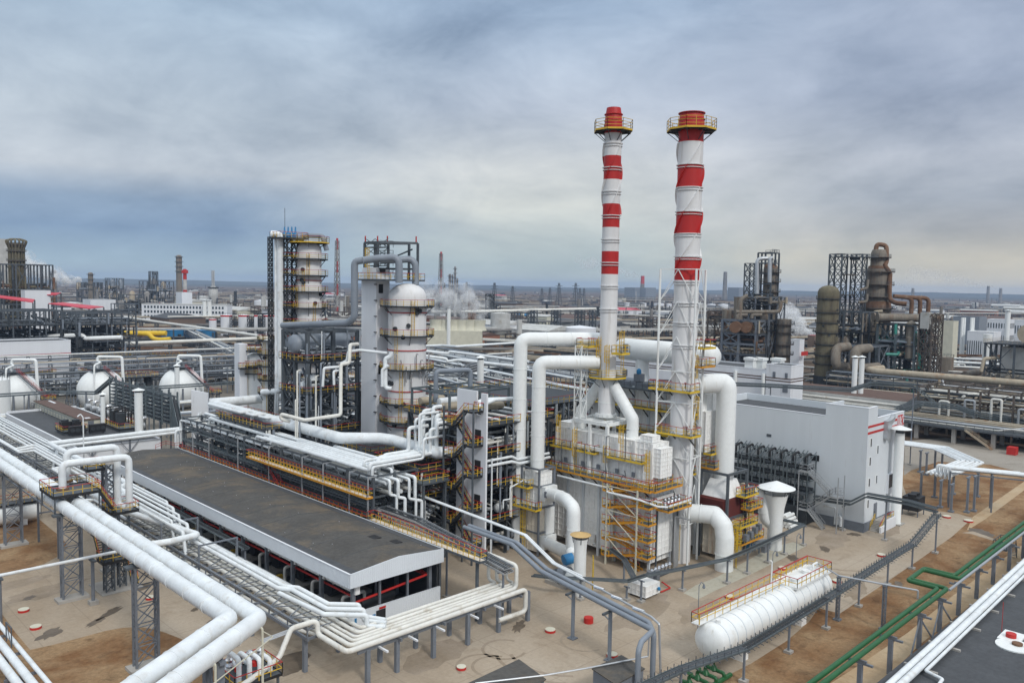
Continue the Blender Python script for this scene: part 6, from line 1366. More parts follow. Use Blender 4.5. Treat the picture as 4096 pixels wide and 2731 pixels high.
pipe('thin white pipe rising up the near corner of the dark process structure',[(79.2,84.6,0.4),(79.2,84.6,15.0)],.12,n=8);pipe('stepped thin white pipe near the preheater frame top',[(81.2,84.2,7.4),(81.2,84.2,8.6),(82.4,84,8.6),(82.4,84,10.3),(87.5,84.9,11.0)],.11,n=8)
for k in range(4):
    y=87.0+k*.8;zt_=hz((86,y),C5(60+k*28,790));pipe(f'white pipe arching down beside the bent ducts, {nth(k)} from the left',[(80,y+2.5,zt_-1.0),(84,y+2.2,zt_),(88.6-k*.1,y+.3,zt_),(88.8,y-.1,11.5)],.27,'pipe_white','pipes arching beside the ducts',n=10)
for k,(x,y,z,L_) in enumerate(((81,96,20.0,8),(84,100,20.1,9),(86.5,92,20.0,7),(82,102,20.2,10))):
    t=T('exchanger',f'exchanger on the top deck of the dark structure, {nth(k)} from the stair','exchanger',(x,y,z),'exchangers on the top deck');M().lathe((0,y,z+1.1),[(.1,x-L_/4),(.55,x-L_/4+.1),(.6,x-L_/4+.4),(.6,x+L_/4-.4),(.55,x+L_/4-.1),(.1,x+L_/4)],14,axis='x').put('shell','rust_pipe' if k != 1 else 'pipe_white',t)
    for s in (-1,1): M().cb(x+s*L_/6,y,z-.2,.3,.8,.8).put('saddle','steel',t)
t=sframe('top_frame','light grey open steel frame standing on the dark structure top deck',79,91.5,94,103.3,[23.4],2,2,'tray',.3,.3,(),rails=False,brace=False,seed=5)
for k,q in enumerate((B3(497,1200),B3(825,1200))):
    g=gd(q,170+25*k);vent(g.x,g.y,0,hz(g,(q[0],(B3(0,1055) if k == 0 else B3(0,1068))[1])),.7,f'white vent with cone hat above the dark structure, {["left","right"][k]} of two')
for k in range(8):
    x=79.4+k*1.5;pipe(f'white pipe lying on the dark structure top deck, {nth(k)} from the left',[(x,86.5,20.0+.3*(k % 2)),(x,92+k*2,20.0+.3*(k % 2)),(x+1.2,92+k*2,20.0+.3*(k % 2)),(x+1.2,102.6,20.0+.3*(k % 2))],.2,'pipe_white' if k % 3 else 'pipe_warm','pipes on the top deck',n=8)
pipe('hooked grey pipe over the light grey top frame',[(82,101,21),(82,101,26),(88,99.5,26),(88,99.5,20)],.4,'grey_pipe',n=10)
# frame between tall rack and the structure
sframe('process_structure','dark open steel bay between the tall rack and the white stair tower',72.6,77.0,92.5,103,[4.5,8.6,12.6],1,2,'steel',.34,.3,(8.6,12.6),seed=4,fill=30,ves=4)
t=T('railed_balcony','small yellow railed balcony on the rack end before the stair tower','platform',(73,91.4,12));plat(t,[(70.5,89.6),(75.5,89.6),(75.5,92.2),(70.5,92.2)],11.6,edge='steel',rail='yellow');M().cb(71,90,0,.3,.3,11.4).cut().cb(75,90,0,.3,.3,11.4).each('post','steel',t)
# ------------------------------------------------------------------ right hand white column with its square lift tower
cR=Vector((85.4,113.2))
zr=lambda y: hz(cR,B2(1035,y))
t=pcol('column','thick white column with a domed top and red hoops in the middle',cR,3.28,11.5,zr(550),[zr(y+10) for y in (690,882,1100,1322,1440)],hoops=[zr(y) for y in (740,985,1250,1480)],plr=1.4,nozz=16,skirt=9.5,mt='chim_white')
M().cb(cR.x,cR.y,0,9,9,2.2).put('plinth','concrete',t)
M().lathe((cR.x,cR.y,11.4),[(3.6,-6),(3.45,0)],28).put('lower_skirt','steel_dark',t)
m=M()
for k in range(9):
    a=3.6+k*.22;z=zr(1050+40*(k % 4));m.tube([(cR.x+3.9*cos(a),cR.y+3.9*sin(a),z-1.5),(cR.x+3.9*cos(a),cR.y+3.9*sin(a),z+1.2),(cR.x+4.5*cos(a),cR.y+4.5*sin(a),z+1.2)],.12,n=6).cut()
m.each('instrument_pipe','foil',t)
pipe('white pipe pair hanging down the left of the thick column, outer',[gd(B2(930,1000),134),gd(B2(930,1030),134),gd(B2(893,1045),134),gd(B2(893,1240),134),gd(B2(935,1245),134)],.36,n=12);pipe('white pipe hanging down the left of the thick column, inner',[gd(B2(915,1090),133.6),gd(B2(873,1120),133.6),gd(B2(873,1230),133.6)],.26,n=10)
sq=Vector((81.8,116.8));zs=lambda y: hz(sq,B2(840,y))
t=T('lift_tower','square white clad lift tower beside the thick white column','tower',(82.6,119,0));M().box(81.5,84.3,116.9,121.4,0,zs(530)).put('cladding','clad_light',t);M().box(81.6,84.2,117.0,121.3,zs(530)+.1,zs(445)).put('upper_wall','clad_light',t)
for y in (555,1090): M().box(82.0,82.9,116.86,116.9,zs(y+60),zs(y)).put('doorway','black',t)
M().box(82.2,83.4,116.85,116.9,zs(480),zs(448)).put('doorway','black',t)
plat(t,[(80.2,112.5),(88.6,112.5),(88.6,115.8),(84.6,115.8),(84.6,122),(80.2,122)],zs(525),name='bridge_platform',edge='steel',rail='yellow',top='rail_red')
m=M();zt_=hz(sq,B2(840,278))
for x,y in ((82,117.2),(84.2,117.2),(82,121.2),(84.2,121.2),(87.8,113.5),(87.8,116)): m.cb(x,y,zs(525),.35,.35,zt_-zs(525))
for a,b in (((82,117.2),(82,121.2)),((84.2,117.2),(84.2,121.2)),((82,117.2),(87.8,113.5)),((84.2,121.2),(87.8,116)),((82,121.2),(84.2,121.2))): m.beam((*a,zt_),(*b,zt_),.3,.4);m.beam((*a,zt_-4.5),(*b,zt_-4.5),.2,.3)
m.beam((84,119,zs(525)+3),(87.8,115,zt_-1),.25)
for k in range(4):
    z=zs(525)+(zt_-zs(525))*(k+.5)/4
    for a,b in (((82,117.2),(82,121.2)),((84.2,117.2),(84.2,121.2)),((82,117.2),(84.2,117.2)),((82,121.2),(84.2,121.2))): m.beam((*a,z),(*b,z),.16);m.beam((*a,z),(*b,z+(zt_-zs(525))/4),.1)
    m.rails([(81.4,116.6,z),(84.8,116.6,z),(84.8,121.6,z)],1.1,1.4,.06)
m.put('crown_frame','steel',t)
for x,y in ((82,121),(83.2,119),(84.2,117.5),(87.8,114)): M().cyl((x,y,zt_+.2),(x,y,zt_+1.2),.12,n=8).put('red_valve','rail_red',t)
m=M();ladder(m,81.3,119,zs(525),zt_-1,cage=.4);m.put('ladder','yellow',t)
m=M()
for k in range(9): m.box(81.2,81.5,116.6,117.2,zs(560+k*105),zs(560+k*105)+.15).cut()
m.each('bracket','black',t)
gy_=lambda x,y,D=138: gd(B2(x,y),D)
pipe('fat blue grey overhead pipe stepping from the lift tower down to the tall thin risers',[gd(B2(215,828),147),gd(B2(640,812),138.5),gd(B2(690,780),137.5),gd(B2(690,405),137.5),gd(B2(745,398),137.5)],.6,'grey_pipe',n=18,bend=1.6,rings=6)
pipe('fat blue grey pipe arching from the lift tower to the thick column top, nearer',[gd(B2(752,398),136),gd(B2(850,385),136),gd(B2(960,380),136),gd(B2(984,410),136),gd(B2(984,545),136)],.62,'grey_pipe',n=18,bend=1.4)
pipe('fat blue grey pipe arching from the lift tower to the thick column top, farther',[gd(B2(860,400),139),gd(B2(1060,390),141),gd(B2(1093,420),141),gd(B2(1093,560),141)],.6,'grey_pipe',n=18,bend=1.4)
# ------------------------------------------------------------------ left white column with risers
cL=Vector((84.0,143.6));zl=lambda y: hz(cL,B2(383,y))
t=pcol('column','slimmer white column left of the lift tower with railed rings',cL,2.52,0.5,zl(268),[zl(y) for y in (392,500,606,712,820,930,1060,1180)],plr=1.2,nozz=18,hoops=[zl(530)],mt='chim_white')
pipe('grey overhead pipe hooping over the slimmer white column top',[(cL.x-1,cL.y+1,zl(290)),(cL.x-1,cL.y+1,zl(236)),(cL.x+1.8,cL.y-2.2,zl(236)),(cL.x+2.4,cL.y-2.8,zl(330))],.5,'grey_pipe',n=14)
ringplat(t,cL,zl(282),1.2,4.0,12,deck='steel_dark',top='rail_red')
M().cyl((cL.x-1.5,cL.y+6.6,zl(230)),(cL.x-1.5,cL.y+6.6,zl(45)),.05,n=6).put('lightning_rod','steel',t)
s_=gd(B2(262,800),160);t=T('ladder_tower','dark steel ladder tower squeezed between the risers and the slimmer column','tower',(s_.x,s_.y,0));M().lattice((s_.x,s_.y,0),(s_.x,s_.y,zl(260)),2.2,.26,.14,2.6).put('frame','steel_dark',t)
for y in (392,500,606,712,820,930): plat(t,[(s_.x-1.5,s_.y-1.5),(s_.x+1.5,s_.y-1.5),(s_.x+1.5,s_.y+1.5),(s_.x-1.5,s_.y+1.5)],zl(y),edge='steel_dark',deck='steel_dark',top='rail_red')
plat(t,[(s_.x-3,s_.y-1.8),(s_.x+3,s_.y-1.8),(s_.x+3,s_.y+2.2),(s_.x-3,s_.y+2.2)],zl(258),edge='steel_dark',deck='steel_dark',top='rail_red')
for k in range(4): g=gd(B2(228+k*24,225),160);M().lathe((g.x,g.y,g.z-1.2),[(.2,0),(.42,.3),(.42,1.2),(.18,1.6),(.12,2.6)],10).put('relief_valve','blue' if k < 9 else 'blue',t);M().cyl((g.x,g.y,zl(258)),(g.x,g.y,g.z-1.2),.14,n=8).put('valve_stem','steel_dark',t)
for k,(xb,rad,m_) in enumerate(((168,.24,'pipe_white'),(181,.18,'pipe_white'),(199,.66,'pipe_white'),(222,.2,'steel'))):
    a=gd(B2(xb,226),158);b=gd(B2(xb,1270),158);b=Vector((a.x,a.y,b.z));e=b+Vector((-1.5,4.5,-.6)) if k == 2 else b
    pipe(f'tall vertical riser pipe left of the slimmer column, {nth(k)} from the left',([a+Vector((-1.2,1.2,0)),a,b,e] if k == 2 else [a,Vector((a.x,a.y,1.0))]),rad,m_,'tall risers by the slimmer column',n=12)
M().lattice((s_.x-2.6,s_.y+2.8,0),(s_.x-2.6,s_.y+2.8,zl(250)),.7,.12,.07,1.0).thing('cable_mast','steel_dark','thin dark cable mast along the tall riser pipes','mast')
# structure with the exchanger drum in front of that column
t=sframe('process_structure','dark steel tower frame holding a blue grey drum below the overhead pipe',72.3,82.4,124.0,132.2,[6.0,13.6,17.5,20.6,26.2,31.4],2,2,'steel',.62,.42,(13.6,20.6,26.2),seed=21,fill=120,ves=16,fillm=('pipe_white','grey_pipe','steel_dark','grey_pipe'))
M().lathe((0,128,29.0),[(.1,71.2),(1.2,71.4),(1.75,72.0),(1.8,72.6),(1.8,82.2),(1.6,82.8),(.1,83.2)],24,axis='x').thing('exchanger','grey_pipe','blue grey exchanger drum inside the dark tower frame','exchanger')
M().lathe((0,131,29.0),[(.1,72.2),(1.0,72.4),(1.3,73),(1.3,82),(1.0,82.8),(.1,83)],20,axis='x').thing('exchanger','grey_pipe','second blue grey drum behind the exchanger drum','exchanger')
for k,xb in enumerate((312,328,435,468,300)):
    g=gd(B2(xb,1300),136);top=hz(g,B2(xb,(1130,1140,1165,1080,1320)[k]));pipe(f'pale riser pipe on the dark tower frame face, {nth(k)} from the left',[(g.x,g.y,7),(g.x,g.y,top),(g.x+1.2,g.y+1.2,top)],(.16,.13,.15,.17,.12)[k],'grey_pipe' if k % 2 else 'pipe_warm','risers on the tower frame',n=8)
pipe('pale pipe sweeping low in front of the dark tower frame',[gd(B2(265,1460),131),gd(B2(205,1445),131),gd(B2(205,1412),131),gd(B2(360,1452),129),gd(B2(598,1418),131),gd(B2(600,1085),133),gd(B2(655,1075),134),gd(B2(660,955),135),gd(B2(712,950),137)],.3,'pipe_warm',n=12,bend=.5)
pipe('white pipe stepping from the dark tower frame to the lift tower',[gd(B2(600,1080),135),gd(B2(640,1060),135),gd(B2(650,1000),135),gd(B2(720,990),137),gd(B2(905,1010),136)],.26,n=10);pipe('white hook pipe on the front of the dark tower frame, left',[gd(B2(480,1230),134),gd(B2(488,1108),134),gd(B2(590,1100),135)],.22,n=10);pipe('white hook pipe on the front of the dark tower frame, right',[gd(B2(555,1220),134),gd(B2(552,1130),134),gd(B2(595,1125),135)],.22,n=10)
t=sframe('valve_deck','railed steel valve deck left of the dark tower frame with stub pipes',66.8,72.0,128,146,[9.5,14.5],1,3,'steel',.3,.26,(14.5,),seed=31,fill=36,ves=4)
g0=gd(B2(60,1340),128)
for k in range(5):
    a=Vector((66.4+k*.5,150-k*1.5,16.4-.3*k));b=Vector((66.4+k*1.2,137-k*2.6,16.4-.3*k));pipe(f'white pipe bending on the valve deck by the risers, {nth(k)} from the back',[a,b,b+Vector((2.2+.3*k,0,0)),b+Vector((2.2+.3*k,0,-1.6))],.3-.03*k,'pipe_white','pipes on the valve deck',n=10)
sframe('process_structure','dark framework below the right edge of the lift tower platform',74.5,80.8,108,116,[5,9,12.5],1,2,'steel',.3,.26,(12.5,),seed=33,fill=26,ves=2)
sframe('process_structure','dark framework filling the gap behind the dark tower frame',84,96,126,138,[6,12,18],2,2,'steel',.3,.26,(12,18),seed=35,fill=30,ves=5)
# small white vessel pair far left of the risers
g=gd(B1(2130,1200),180);t=pcol('vessel','round topped white vessel with yellow platforms behind the valve deck',g,2.0,5.0,hz(g,B1(2130,1065)),[hz(g,B1(2130,1170)),hz(g,B1(2130,1200)-Vector((0,0)) if False else B1(2130,1235))],plr=1.0)
g=gd(B1(2015,1200),178);t=T('lift_tower','small square white clad tower beside the round topped white vessel','tower',(g.x,g.y,0));M().box(g.x-.9,g.x+.9,g.y-1.2,g.y+1.2,0,hz(g,B1(2010,990))).put('cladding','clad_light',t)
plat(t,[(g.x+.6,g.y-3.2),(g.x+5.5,g.y-3.2),(g.x+5.5,g.y-.5),(g.x+.6,g.y-.5)],hz(g,B1(2090,1050)),edge='black',deck='steel_dark');plat(t,[(g.x-1.2,g.y-3),(g.x+2.4,g.y-3),(g.x+2.4,g.y-1.2),(g.x-1.2,g.y-1.2)],hz(g,B1(2030,1190)),edge='black',deck='steel_dark')
g=gd(B1(2250,1200),168);t=pcol('column','slim white column with black ringed decks left of the risers',g,1.35,1.0,hz(g,B1(2250,950)),[hz(g,B1(2250,y)) for y in (965,1080,1175,1290,1400)],plr=.9,nozz=3)
# ------------------------------------------------------------------ small makers for the middle distance and beyond
def bldg(label,x0,x1,y0,y1,h,wall='clad_light',roof='roof_grey',rows=0,cols=0,stripes=(),name='building',cat='building',group=None,z0=0,parapet=.4,side='both',winm='glass',door=False):
    t=T(name,label,cat,((x0+x1)/2,(y0+y1)/2,z0),group);M().box(x0,x1,y0,y1,z0,z0+h).put('wall',wall,t)
    M().box(x0+.25,x1-.25,y0+.25,y1-.25,z0+h+.004,z0+h+.06).put('roof',roof,t)
    if parapet:
        m=M();m.box(x0-.05,x0+.25,y0-.05,y1+.05,z0+h+.001,z0+h+parapet).box(x1-.25,x1+.05,y0-.05,y1+.05,z0+h+.001,z0+h+parapet).box(x0+.25,x1-.25,y0-.05,y0+.25,z0+h+.001,z0+h+parapet).box(x0+.25,x1-.25,y1-.25,y1+.05,z0+h+.001,z0+h+parapet);m.put('parapet',wall,t)
    for z,c in stripes: M().box(x0-.04,x1+.04,y0-.04,y1+.04,z0+z,z0+z+.35).put('stripe',c,t)
    for r_ in range(rows):
        z=z0+h*(r_+.32)/rows
        for i in range(cols):
            if side in ('both','x'): y=y0+(y1-y0)*(i+.5)/cols;w=(y1-y0)/cols*.42;M().box(x0-.08,x0-.001,y-w/2,y+w/2,z,z+h/rows*.42).put('window',winm,t)
            if side in ('both','y'): x=x0+(x1-x0)*(i+.5)/cols;w=(x1-x0)/cols*.42;M().box(x-w/2,x+w/2,y0-.08,y0-.001,z,z+h/rows*.42).put('window',winm,t)
    return t
def vtank(label,x,y,r,h,mt='old_white',stripes=(),group=None,z0=0,cone=.12,name='storage_tank',rail=True):
    t=T(name,label,'tank',(x,y,z0),group);M().lathe((x,y,z0),[(r,0),(r,h),(r*.96,h+.05),(.05,h+r*cone)],28).put('shell',mt,t)
    for z,c in stripes: M().lathe((x,y,z0+h*z),[(r+.01,0),(r+.05,0),(r+.05,h*.07),(r+.01,h*.07)],28,capb=False,capt=False).put('stripe',c,t)
    if rail:
        m=M();m.rails([(x+r*cos(a),y+r*sin(a),z0+h) for a in [2*pi*k/14 for k in range(14)]],1.2,4,.08,(1.0,),True);m.put('railing','steel',t)
    return t
def farstack(label,q,ytop,D,r,bands=0,mt='old_white',lattice=0,cap=None,group=None):
    g=gd(q,D);z0=0;z1=hz(g,(q[0],ytop));t=T('chimney',label,'chimney',(g.x,g.y,0),group);n=max(1,bands)
    for k in range(n): M().cyl((g.x,g.y,z1*k/n),(g.x,g.y,z1*(k+1)/n),r*(1.25-.3*k/n),r*(1.25-.3*(k+1)/n),14).put('red_band' if bands and (n-k) % 2 else 'shaft','red' if bands and (n-k) % 2 else mt,t)
    if lattice: M().lattice((g.x,g.y,0),(g.x,g.y,z1*.97),(lattice*1.5,lattice*.8),r*.35,r*.22,lattice*1.6).put('lattice','far_grey' if lattice < 99 else '',t)
    if cap: M().cyl((g.x,g.y,z1-r*2.4),(g.x,g.y,z1-r*.6),r*1.8,n=14).put('cap',cap,t)
    return t
def puff_mat(key,al):
    mm=bpy.data.materials.new('steam');mm.use_nodes=True;nt=mm.node_tree;nt.nodes.clear();nn=nt.nodes.new;L=nt.links.new
    o=nn('ShaderNodeOutputMaterial');df=nn('ShaderNodeBsdfDiffuse');tl=nn('ShaderNodeBsdfTranslucent');tr=nn('ShaderNodeBsdfTransparent');a=nn('ShaderNodeMixShader');b=nn('ShaderNodeMixShader')
    for d in (df,tl): d.inputs['Color'].default_value=(.93,.94,.95,1)
    a.inputs[0].default_value=.5;L(df.outputs[0],a.inputs[1]);L(tl.outputs[0],a.inputs[2])
    ge=nn('ShaderNodeNewGeometry');nz=nn('ShaderNodeTexNoise');nz.inputs['Scale'].default_value=.22;nz.inputs['Detail'].default_value=5;L(ge.outputs['Position'],nz.inputs['Vector'])
    mr=nn('ShaderNodeMapRange');mr.inputs[1].default_value=.42;mr.inputs[2].default_value=.68;mr.inputs[3].default_value=0;mr.inputs[4].default_value=al;L(nz.outputs['Fac'],mr.inputs[0])
    L(mr.outputs[0],b.inputs[0]);L(tr.outputs[0],b.inputs[1]);L(a.outputs[0],b.inputs[2]);L(b.outputs[0],o.inputs[0]);MAT[key]=mm
def plume(label,g,d,L_,r0,r1,seed=1,al=.3,n=34):
    """drifting steam: thin translucent puffs along a bent line"""
    r=random.Random(seed);m=M();d=Vector(d).normalized()
    for i in range(n):
        t_=(i+r.random())/n;rad=(r0+(r1-r0)*t_);c=Vector(g)+d*L_*t_+Vector((r.gauss(0,.45),r.gauss(0,.45),r.gauss(0,.35)))*rad;q=rad*r.uniform(.5,1.0)
        m.lathe(c,[(max(.02,q*sin(pi*k/7)*r.uniform(.88,1.1)),-q*cos(pi*k/7)) for k in range(8)],12,capb=False,capt=False)
    key='steam%g' % al
    if key not in MAT: puff_mat(key,al)
    o=m.thing('steam_plume',key,label,'steam',None,'stuff');o.data.set_sharp_from_angle(angle=3.1);return o
# ------------------------------------------------------------------ white spheres
for k,(q,rp,D,l) in enumerate(((B1(130,1410),182,236,'left'),(B1(845,1385),185,244,'middle'),(B1(1515,1360),172,252,'right'))):
    g=gd(q,D);r=rp/2.0909*D/CF;zc=g.z;t=T('sphere_tank',f'white spherical gas tank with top deck and pipe loop, {l} of three','sphere tank',(g.x,g.y,0))
    pr=[(max(.05,r*sin(pi*i/18)),-r*cos(pi*i/18)) for i in range(19)];M().lathe((g.x,g.y,zc),pr,32).put('shell','duct_white',t)
    m=M()
    for i in range(10): a=2*pi*i/10;m.cyl((g.x+r*.97*cos(a),g.y+r*.97*sin(a),0),(g.x+r*.97*cos(a),g.y+r*.97*sin(a),zc+.5),.32,n=10).cut()
    m.each('leg','steel_light',t)
    plat(t,[(g.x-3.4,g.y-3.4),(g.x+3.4,g.y-3.4),(g.x+3.4,g.y+3.4),(g.x-3.4,g.y+3.4)],zc+r+.2,name='top_deck',deck='steel',edge='steel_dark',rail='steel',top='steel')
    u=Vector((sin(AZ),-cos(AZ),0))
    M().tube([Vector((g.x,g.y,zc+r))-u*.8,Vector((g.x,g.y,zc+r+3.6))-u*.8,Vector((g.x,g.y,zc+r+3.6))+u*(r*.97),Vector((g.x,g.y,2))+u*(r*.97+.6)],.42,n=12,bend=.7).put('loop_pipe','duct_white',t)
    M().tube([Vector((g.x,g.y,zc+r+.5))-u*1.2,Vector((g.x,g.y,zc+r+2.4))-u*1.2,Vector((g.x-2,g.y-2,zc+r+2.2))+u*1.4,Vector((g.x-4.4,g.y-4.4,zc+r+1.6))+u*1.4,Vector((g.x-5,g.y-5,3))+u*1.4],.26,n=10,bend=.5).put('relief_pipe','duct_white',t)
    m=M();rr=M();p0=Vector((g.x-2,g.y-3,zc+r+.2))+u*2;p1=Vector((g.x-2,g.y-3,zc-1))+u*(r+4);stair(m,rr,rr,p1,p0,.9,(.7,.7));m.put('stair_flight','steel',t);rr.put('railing','rail_red',t)
    pf=Vector((g.x-2,g.y-3,0))+u*(r+4.6);M().lattice(pf,pf+Vector((0,0,zc-.6)),2.2,.2,.12,2.4).put('stair_frame','steel',t);plat(t,[(pf.x-1.6,pf.y-1.6),(pf.x+1.6,pf.y-1.6),(pf.x+1.6,pf.y+1.6),(pf.x-1.6,pf.y+1.6)],zc-.9,edge='steel_dark',deck='steel')
    if k: pm=Vector((g.x-r-2,g.y-r-2,0))-u*2;M().lattice(pm,pm+Vector((0,0,zc-1)),2.6,.16,.1,1.8).put('valve_frame','steel',t)
g=gd(B1(-30,1400),215);vtank('white upright tank cut by the left edge in front of the left sphere',g.x,g.y,3.2,hz(g,B1(0,1290)),'duct_white')
# ------------------------------------------------------------------ racks that fill the ground behind the spheres and columns
def RL(l,p,q,z,**k): return rackline(l,p,q,z,**k)
RL('pipe rack in front of the spheres along the white vent stacks',(40,224),(128,216),6.5,w=4,pipes=5,seed=1)
RL('pipe rack ending at the white gable screen in front of the right sphere',(80,204),(120,200),6.0,w=4,pipes=5,seed=2)
RL('wide pipe rack directly behind the spheres',(30,288),(150,276),9.5,w=6,pipes=6,tiers=3,seed=3,pm=('pipe_warm','grey_pipe','steel_dark'))
RL('second wide pipe rack behind the spheres',(40,312),(170,300),10.5,w=6,pipes=6,tiers=2,seed=4,pm=('steel_dark','grey_pipe','rust_pipe'))
RL('third pipe rack behind the spheres',(60,338),(200,326),11.0,w=5,pipes=5,tiers=2,seed=5,pm=('grey_pipe','steel_dark','pipe_warm'))
RL('pipe rack running away beside the blue sheds',(150,300),(215,520),9,w=6,pipes=6,tiers=2,seed=6,pm=('pipe_warm','pipe_white','grey_pipe'))
RL('pipe rack running away from behind the slimmer column',(104,170),(150,290),9,w=6,pipes=6,tiers=2,seed=7)
for k in range(9):
    y=176+k*13;x0,x1=92+k*6,150+k*15
    RL(f'low pipe rack crossing behind the white columns, {nth(k)} from the near side',(x0,y+3),(x1,y-5),6+(k*37 % 4),w=4,pipes=5,seed=40+k,group='low racks behind the white columns',pm=('pipe_white','steel_dark','pipe_warm','grey_pipe'),step=9)
for k in range(8):
    x=118+k*13;RL(f'pipe rack running away behind the furnaces, {nth(k)} from the left',(x,118+k*7),(x+30,200+k*16),8+(k*53 % 4),w=5,pipes=5,tiers=1+k % 2,seed=60+k,group='racks behind the furnaces',step=9,pm=('pipe_white','steel_dark','pipe_warm','grey_pipe'))
pipe('bright white pipe pair zigzagging beyond the right of the thick column, upper',[gd(B3(0,970),330),gd(B3(150,965),330),gd(B3(280,975),320),gd(B3(930,935),330)],.45,n=8);
pipe('bright white pipe pair zigzagging beyond the right of the thick column, lower',[gd(B3(-60,1010),250),gd(B3(210,1040),250),gd(B3(220,1020),250),gd(B3(930,1110),236)],.42,n=8)
pipe('white pipe with a downward jog beyond the thick column',[gd(B3(-30,1055),215),gd(B3(190,1085),215),gd(B3(200,1110),215),gd(B3(290,1095),215),gd(B3(930,1165),206)],.38,n=8)
trestle('w','stacked grey cable trays stepping up behind the dark top deck',[gd(B3(40,1240),185),gd(B3(340,1245),180),gd(B3(375,1215),178),gd(B3(480,1185),182)],[],1.6,tiers=4,mt='galv')
a=gd(B1(1600,1480),186);b=gd(B1(1738,1480),186);M().ext([(a.x,a.y,0),(b.x,b.y,0),(b.x,b.y,hz(b,B1(1738,1405))),(a.x,a.y,hz(a,B1(1600,1378)))],(.3,.3,0)).thing('screen_wall','clad_light','white screen wall with a slanting top beside the sphere racks','wall')
# the two long grey mains and the yellow pipe
for k in range(22):
    x=46+(k*47 % 150);y=258+(k*29 % 82)+x*.1
    sframe('manifold',f'low dark pipe manifold among the racks behind the spheres, #N from the left',x-5,x+5,y-4,y+4,[3.5,7+k % 3],2,2,'steel',.3,.26,(7+k % 3,) if k % 2 else (),seed=400+k,fr=1.8,fill=16,ves=3,cat='manifold',group='manifolds behind the spheres',railm=('yellow','rail_red') if k % 3 else ('steel','steel'),brace=False)
for k in range(20):
    x=98+(k*61 % 125);y=140+(k*43 % 130)+(x-100)*.3
    sframe('manifold',f'low dark pipe manifold on the ground behind the columns, #N from the left',x-5,x+5,y-4,y+4,[3.5,6+k % 4],2,2,'steel',.3,.26,(6+k % 4,) if k % 2 else (),seed=430+k,fr=1.6,fill=16,ves=3,cat='manifold',group='manifolds behind the columns',railm=('yellow','rail_red') if k % 3 else ('steel','steel'),brace=False)
pipe('long pale grey main pipe carried level across the left middle distance',[(74,402,9.2),(94,398,9.4),(206,391,10.2)],.85,'pipe_warm',n=12,rings=14)
pipe('long pale grey main pipe slanting away towards the white office',[(199,388,11.5),(203,420,11.2),(216,560,10.4),(226,665,10)],.9,'pipe_warm',n=12,rings=16)
pipe('thin grey pipe crossing level in front of the white office',[(240,612,12),(326,606,12)],.5,'pipe_warm',n=8)
for k in range(9):
    x=84+k*14.5;M().lattice((x,401-(x-94)*.075,0),(x,401-(x-94)*.075,8.3),1.3,.2,.12,1.8).thing('pipe_trestle','steel',f'lattice trestle under the level grey main pipe, {nth(k)} from the left','trestle','trestles under the level main')
for k in range(7):
    y=420+k*38;x=203+(y-420)*.09;M().lattice((x,y,0),(x,y,9.5),2.0,.25,.14,2.2).thing('pipe_trestle','steel',f'lattice trestle under the slanting grey main pipe, {nth(k)} from the near end','trestle','trestles under the slanting main')
pipe('white pipe with a sag stepping down in front of the red roofed hall',[gd(B1(300,960),345),gd(B1(300,935),345),gd(B1(690,922),345),gd(B1(715,950),345),gd(B1(1020,940),345)],.95,'duct_white',n=14,bend=1.5)
pipe('short white pipe hook beside the left lattice mast',[gd(B1(275,985),343),gd(B1(265,945),343),gd(B1(232,938),343)],.9,'duct_white',n=14,bend=1.3)
pipe('bright yellow main pipe in the left middle distance',[gd(B1(985,906),430),gd(B1(1390,905),430)],1.35,'yellow_bright',n=14);pipe('bright yellow branch pipe curving down to the blue shed',[gd(B1(1190,908),428),gd(B1(1245,910),428),gd(B1(1280,950),428),gd(B1(1330,960),426),gd(B1(1425,955),426)],1.2,'yellow_bright',n=14,bend=3)
for q,l in ((B1(1480,985),'left'),(B1(1715,985),'right')):
    g=gd(q,500);w_=118/2.09*500/CF if l == 'left' else 190/2.09*500/CF;t=T('shed',f'bright blue sheet metal shed, {l} of two behind the grey main','shed',(g.x,g.y,0));u=Vector((1,.35,0)).normalized();a=g-u*w_/2*1.15;a.z=0
    c=[a,a+u*w_*1.25,a+u*w_*1.25+Vector((-2,9,0)),a+Vector((-2,9,0))];M().prism([p[:2] for p in c],0,8.6).put('wall','blue',t);M().prism([p[:2] for p in [a+(p-a)*1.04-Vector((.3,.3,0)) for p in c]],8.61,8.9).put('roof','blue',t)
# ------------------------------------------------------------------ red roofed hall and brown reactor on the left
t=sframe('conveyor_hall','open dark steel hall under a long red roof with a ladder tower',108,132,372,398,[5,10,15,20,25],4,3,'steel',.5,.36,(10,20,),rails=False,seed=51,fr=2.0,fill=70,ves=6,fillm=('steel_dark','grey_pipe','steel'))
def rroof(l,qs,D): P_=[gd(q,d) for q,d in zip(qs,D)];z=sum(p.z for p in P_)/4;t=T('roof_canopy',l,'roof',(P_[0].x,P_[0].y,0));M().ext(P_,(0,0,.35)).put('sheet','roof_red',t);m=M();[m.beam((p.x,p.y,0),(p.x,p.y,p.z),.5).cut() for p in P_];m.each('post','steel',t)
rroof('long red roof on the dark open hall, right one of the near pair',[B1(405,660),B1(745,703),B1(868,688),B1(520,652)],(385,385,402,402))
rroof('long red roof reaching the left edge',[B1(-120,596),B1(275,650),B1(290,626),B1(-120,578)],(385,385,402,402))
rroof('small red roof behind the two long red roofs',[B1(340,585),B1(470,588),B1(510,570),B1(380,570)],(430,430,445,445))
rroof('thin red roof strip below the long left red roof',[B1(-100,815),B1(195,818),B1(200,806),B1(-100,803)],(372,372,380,380))
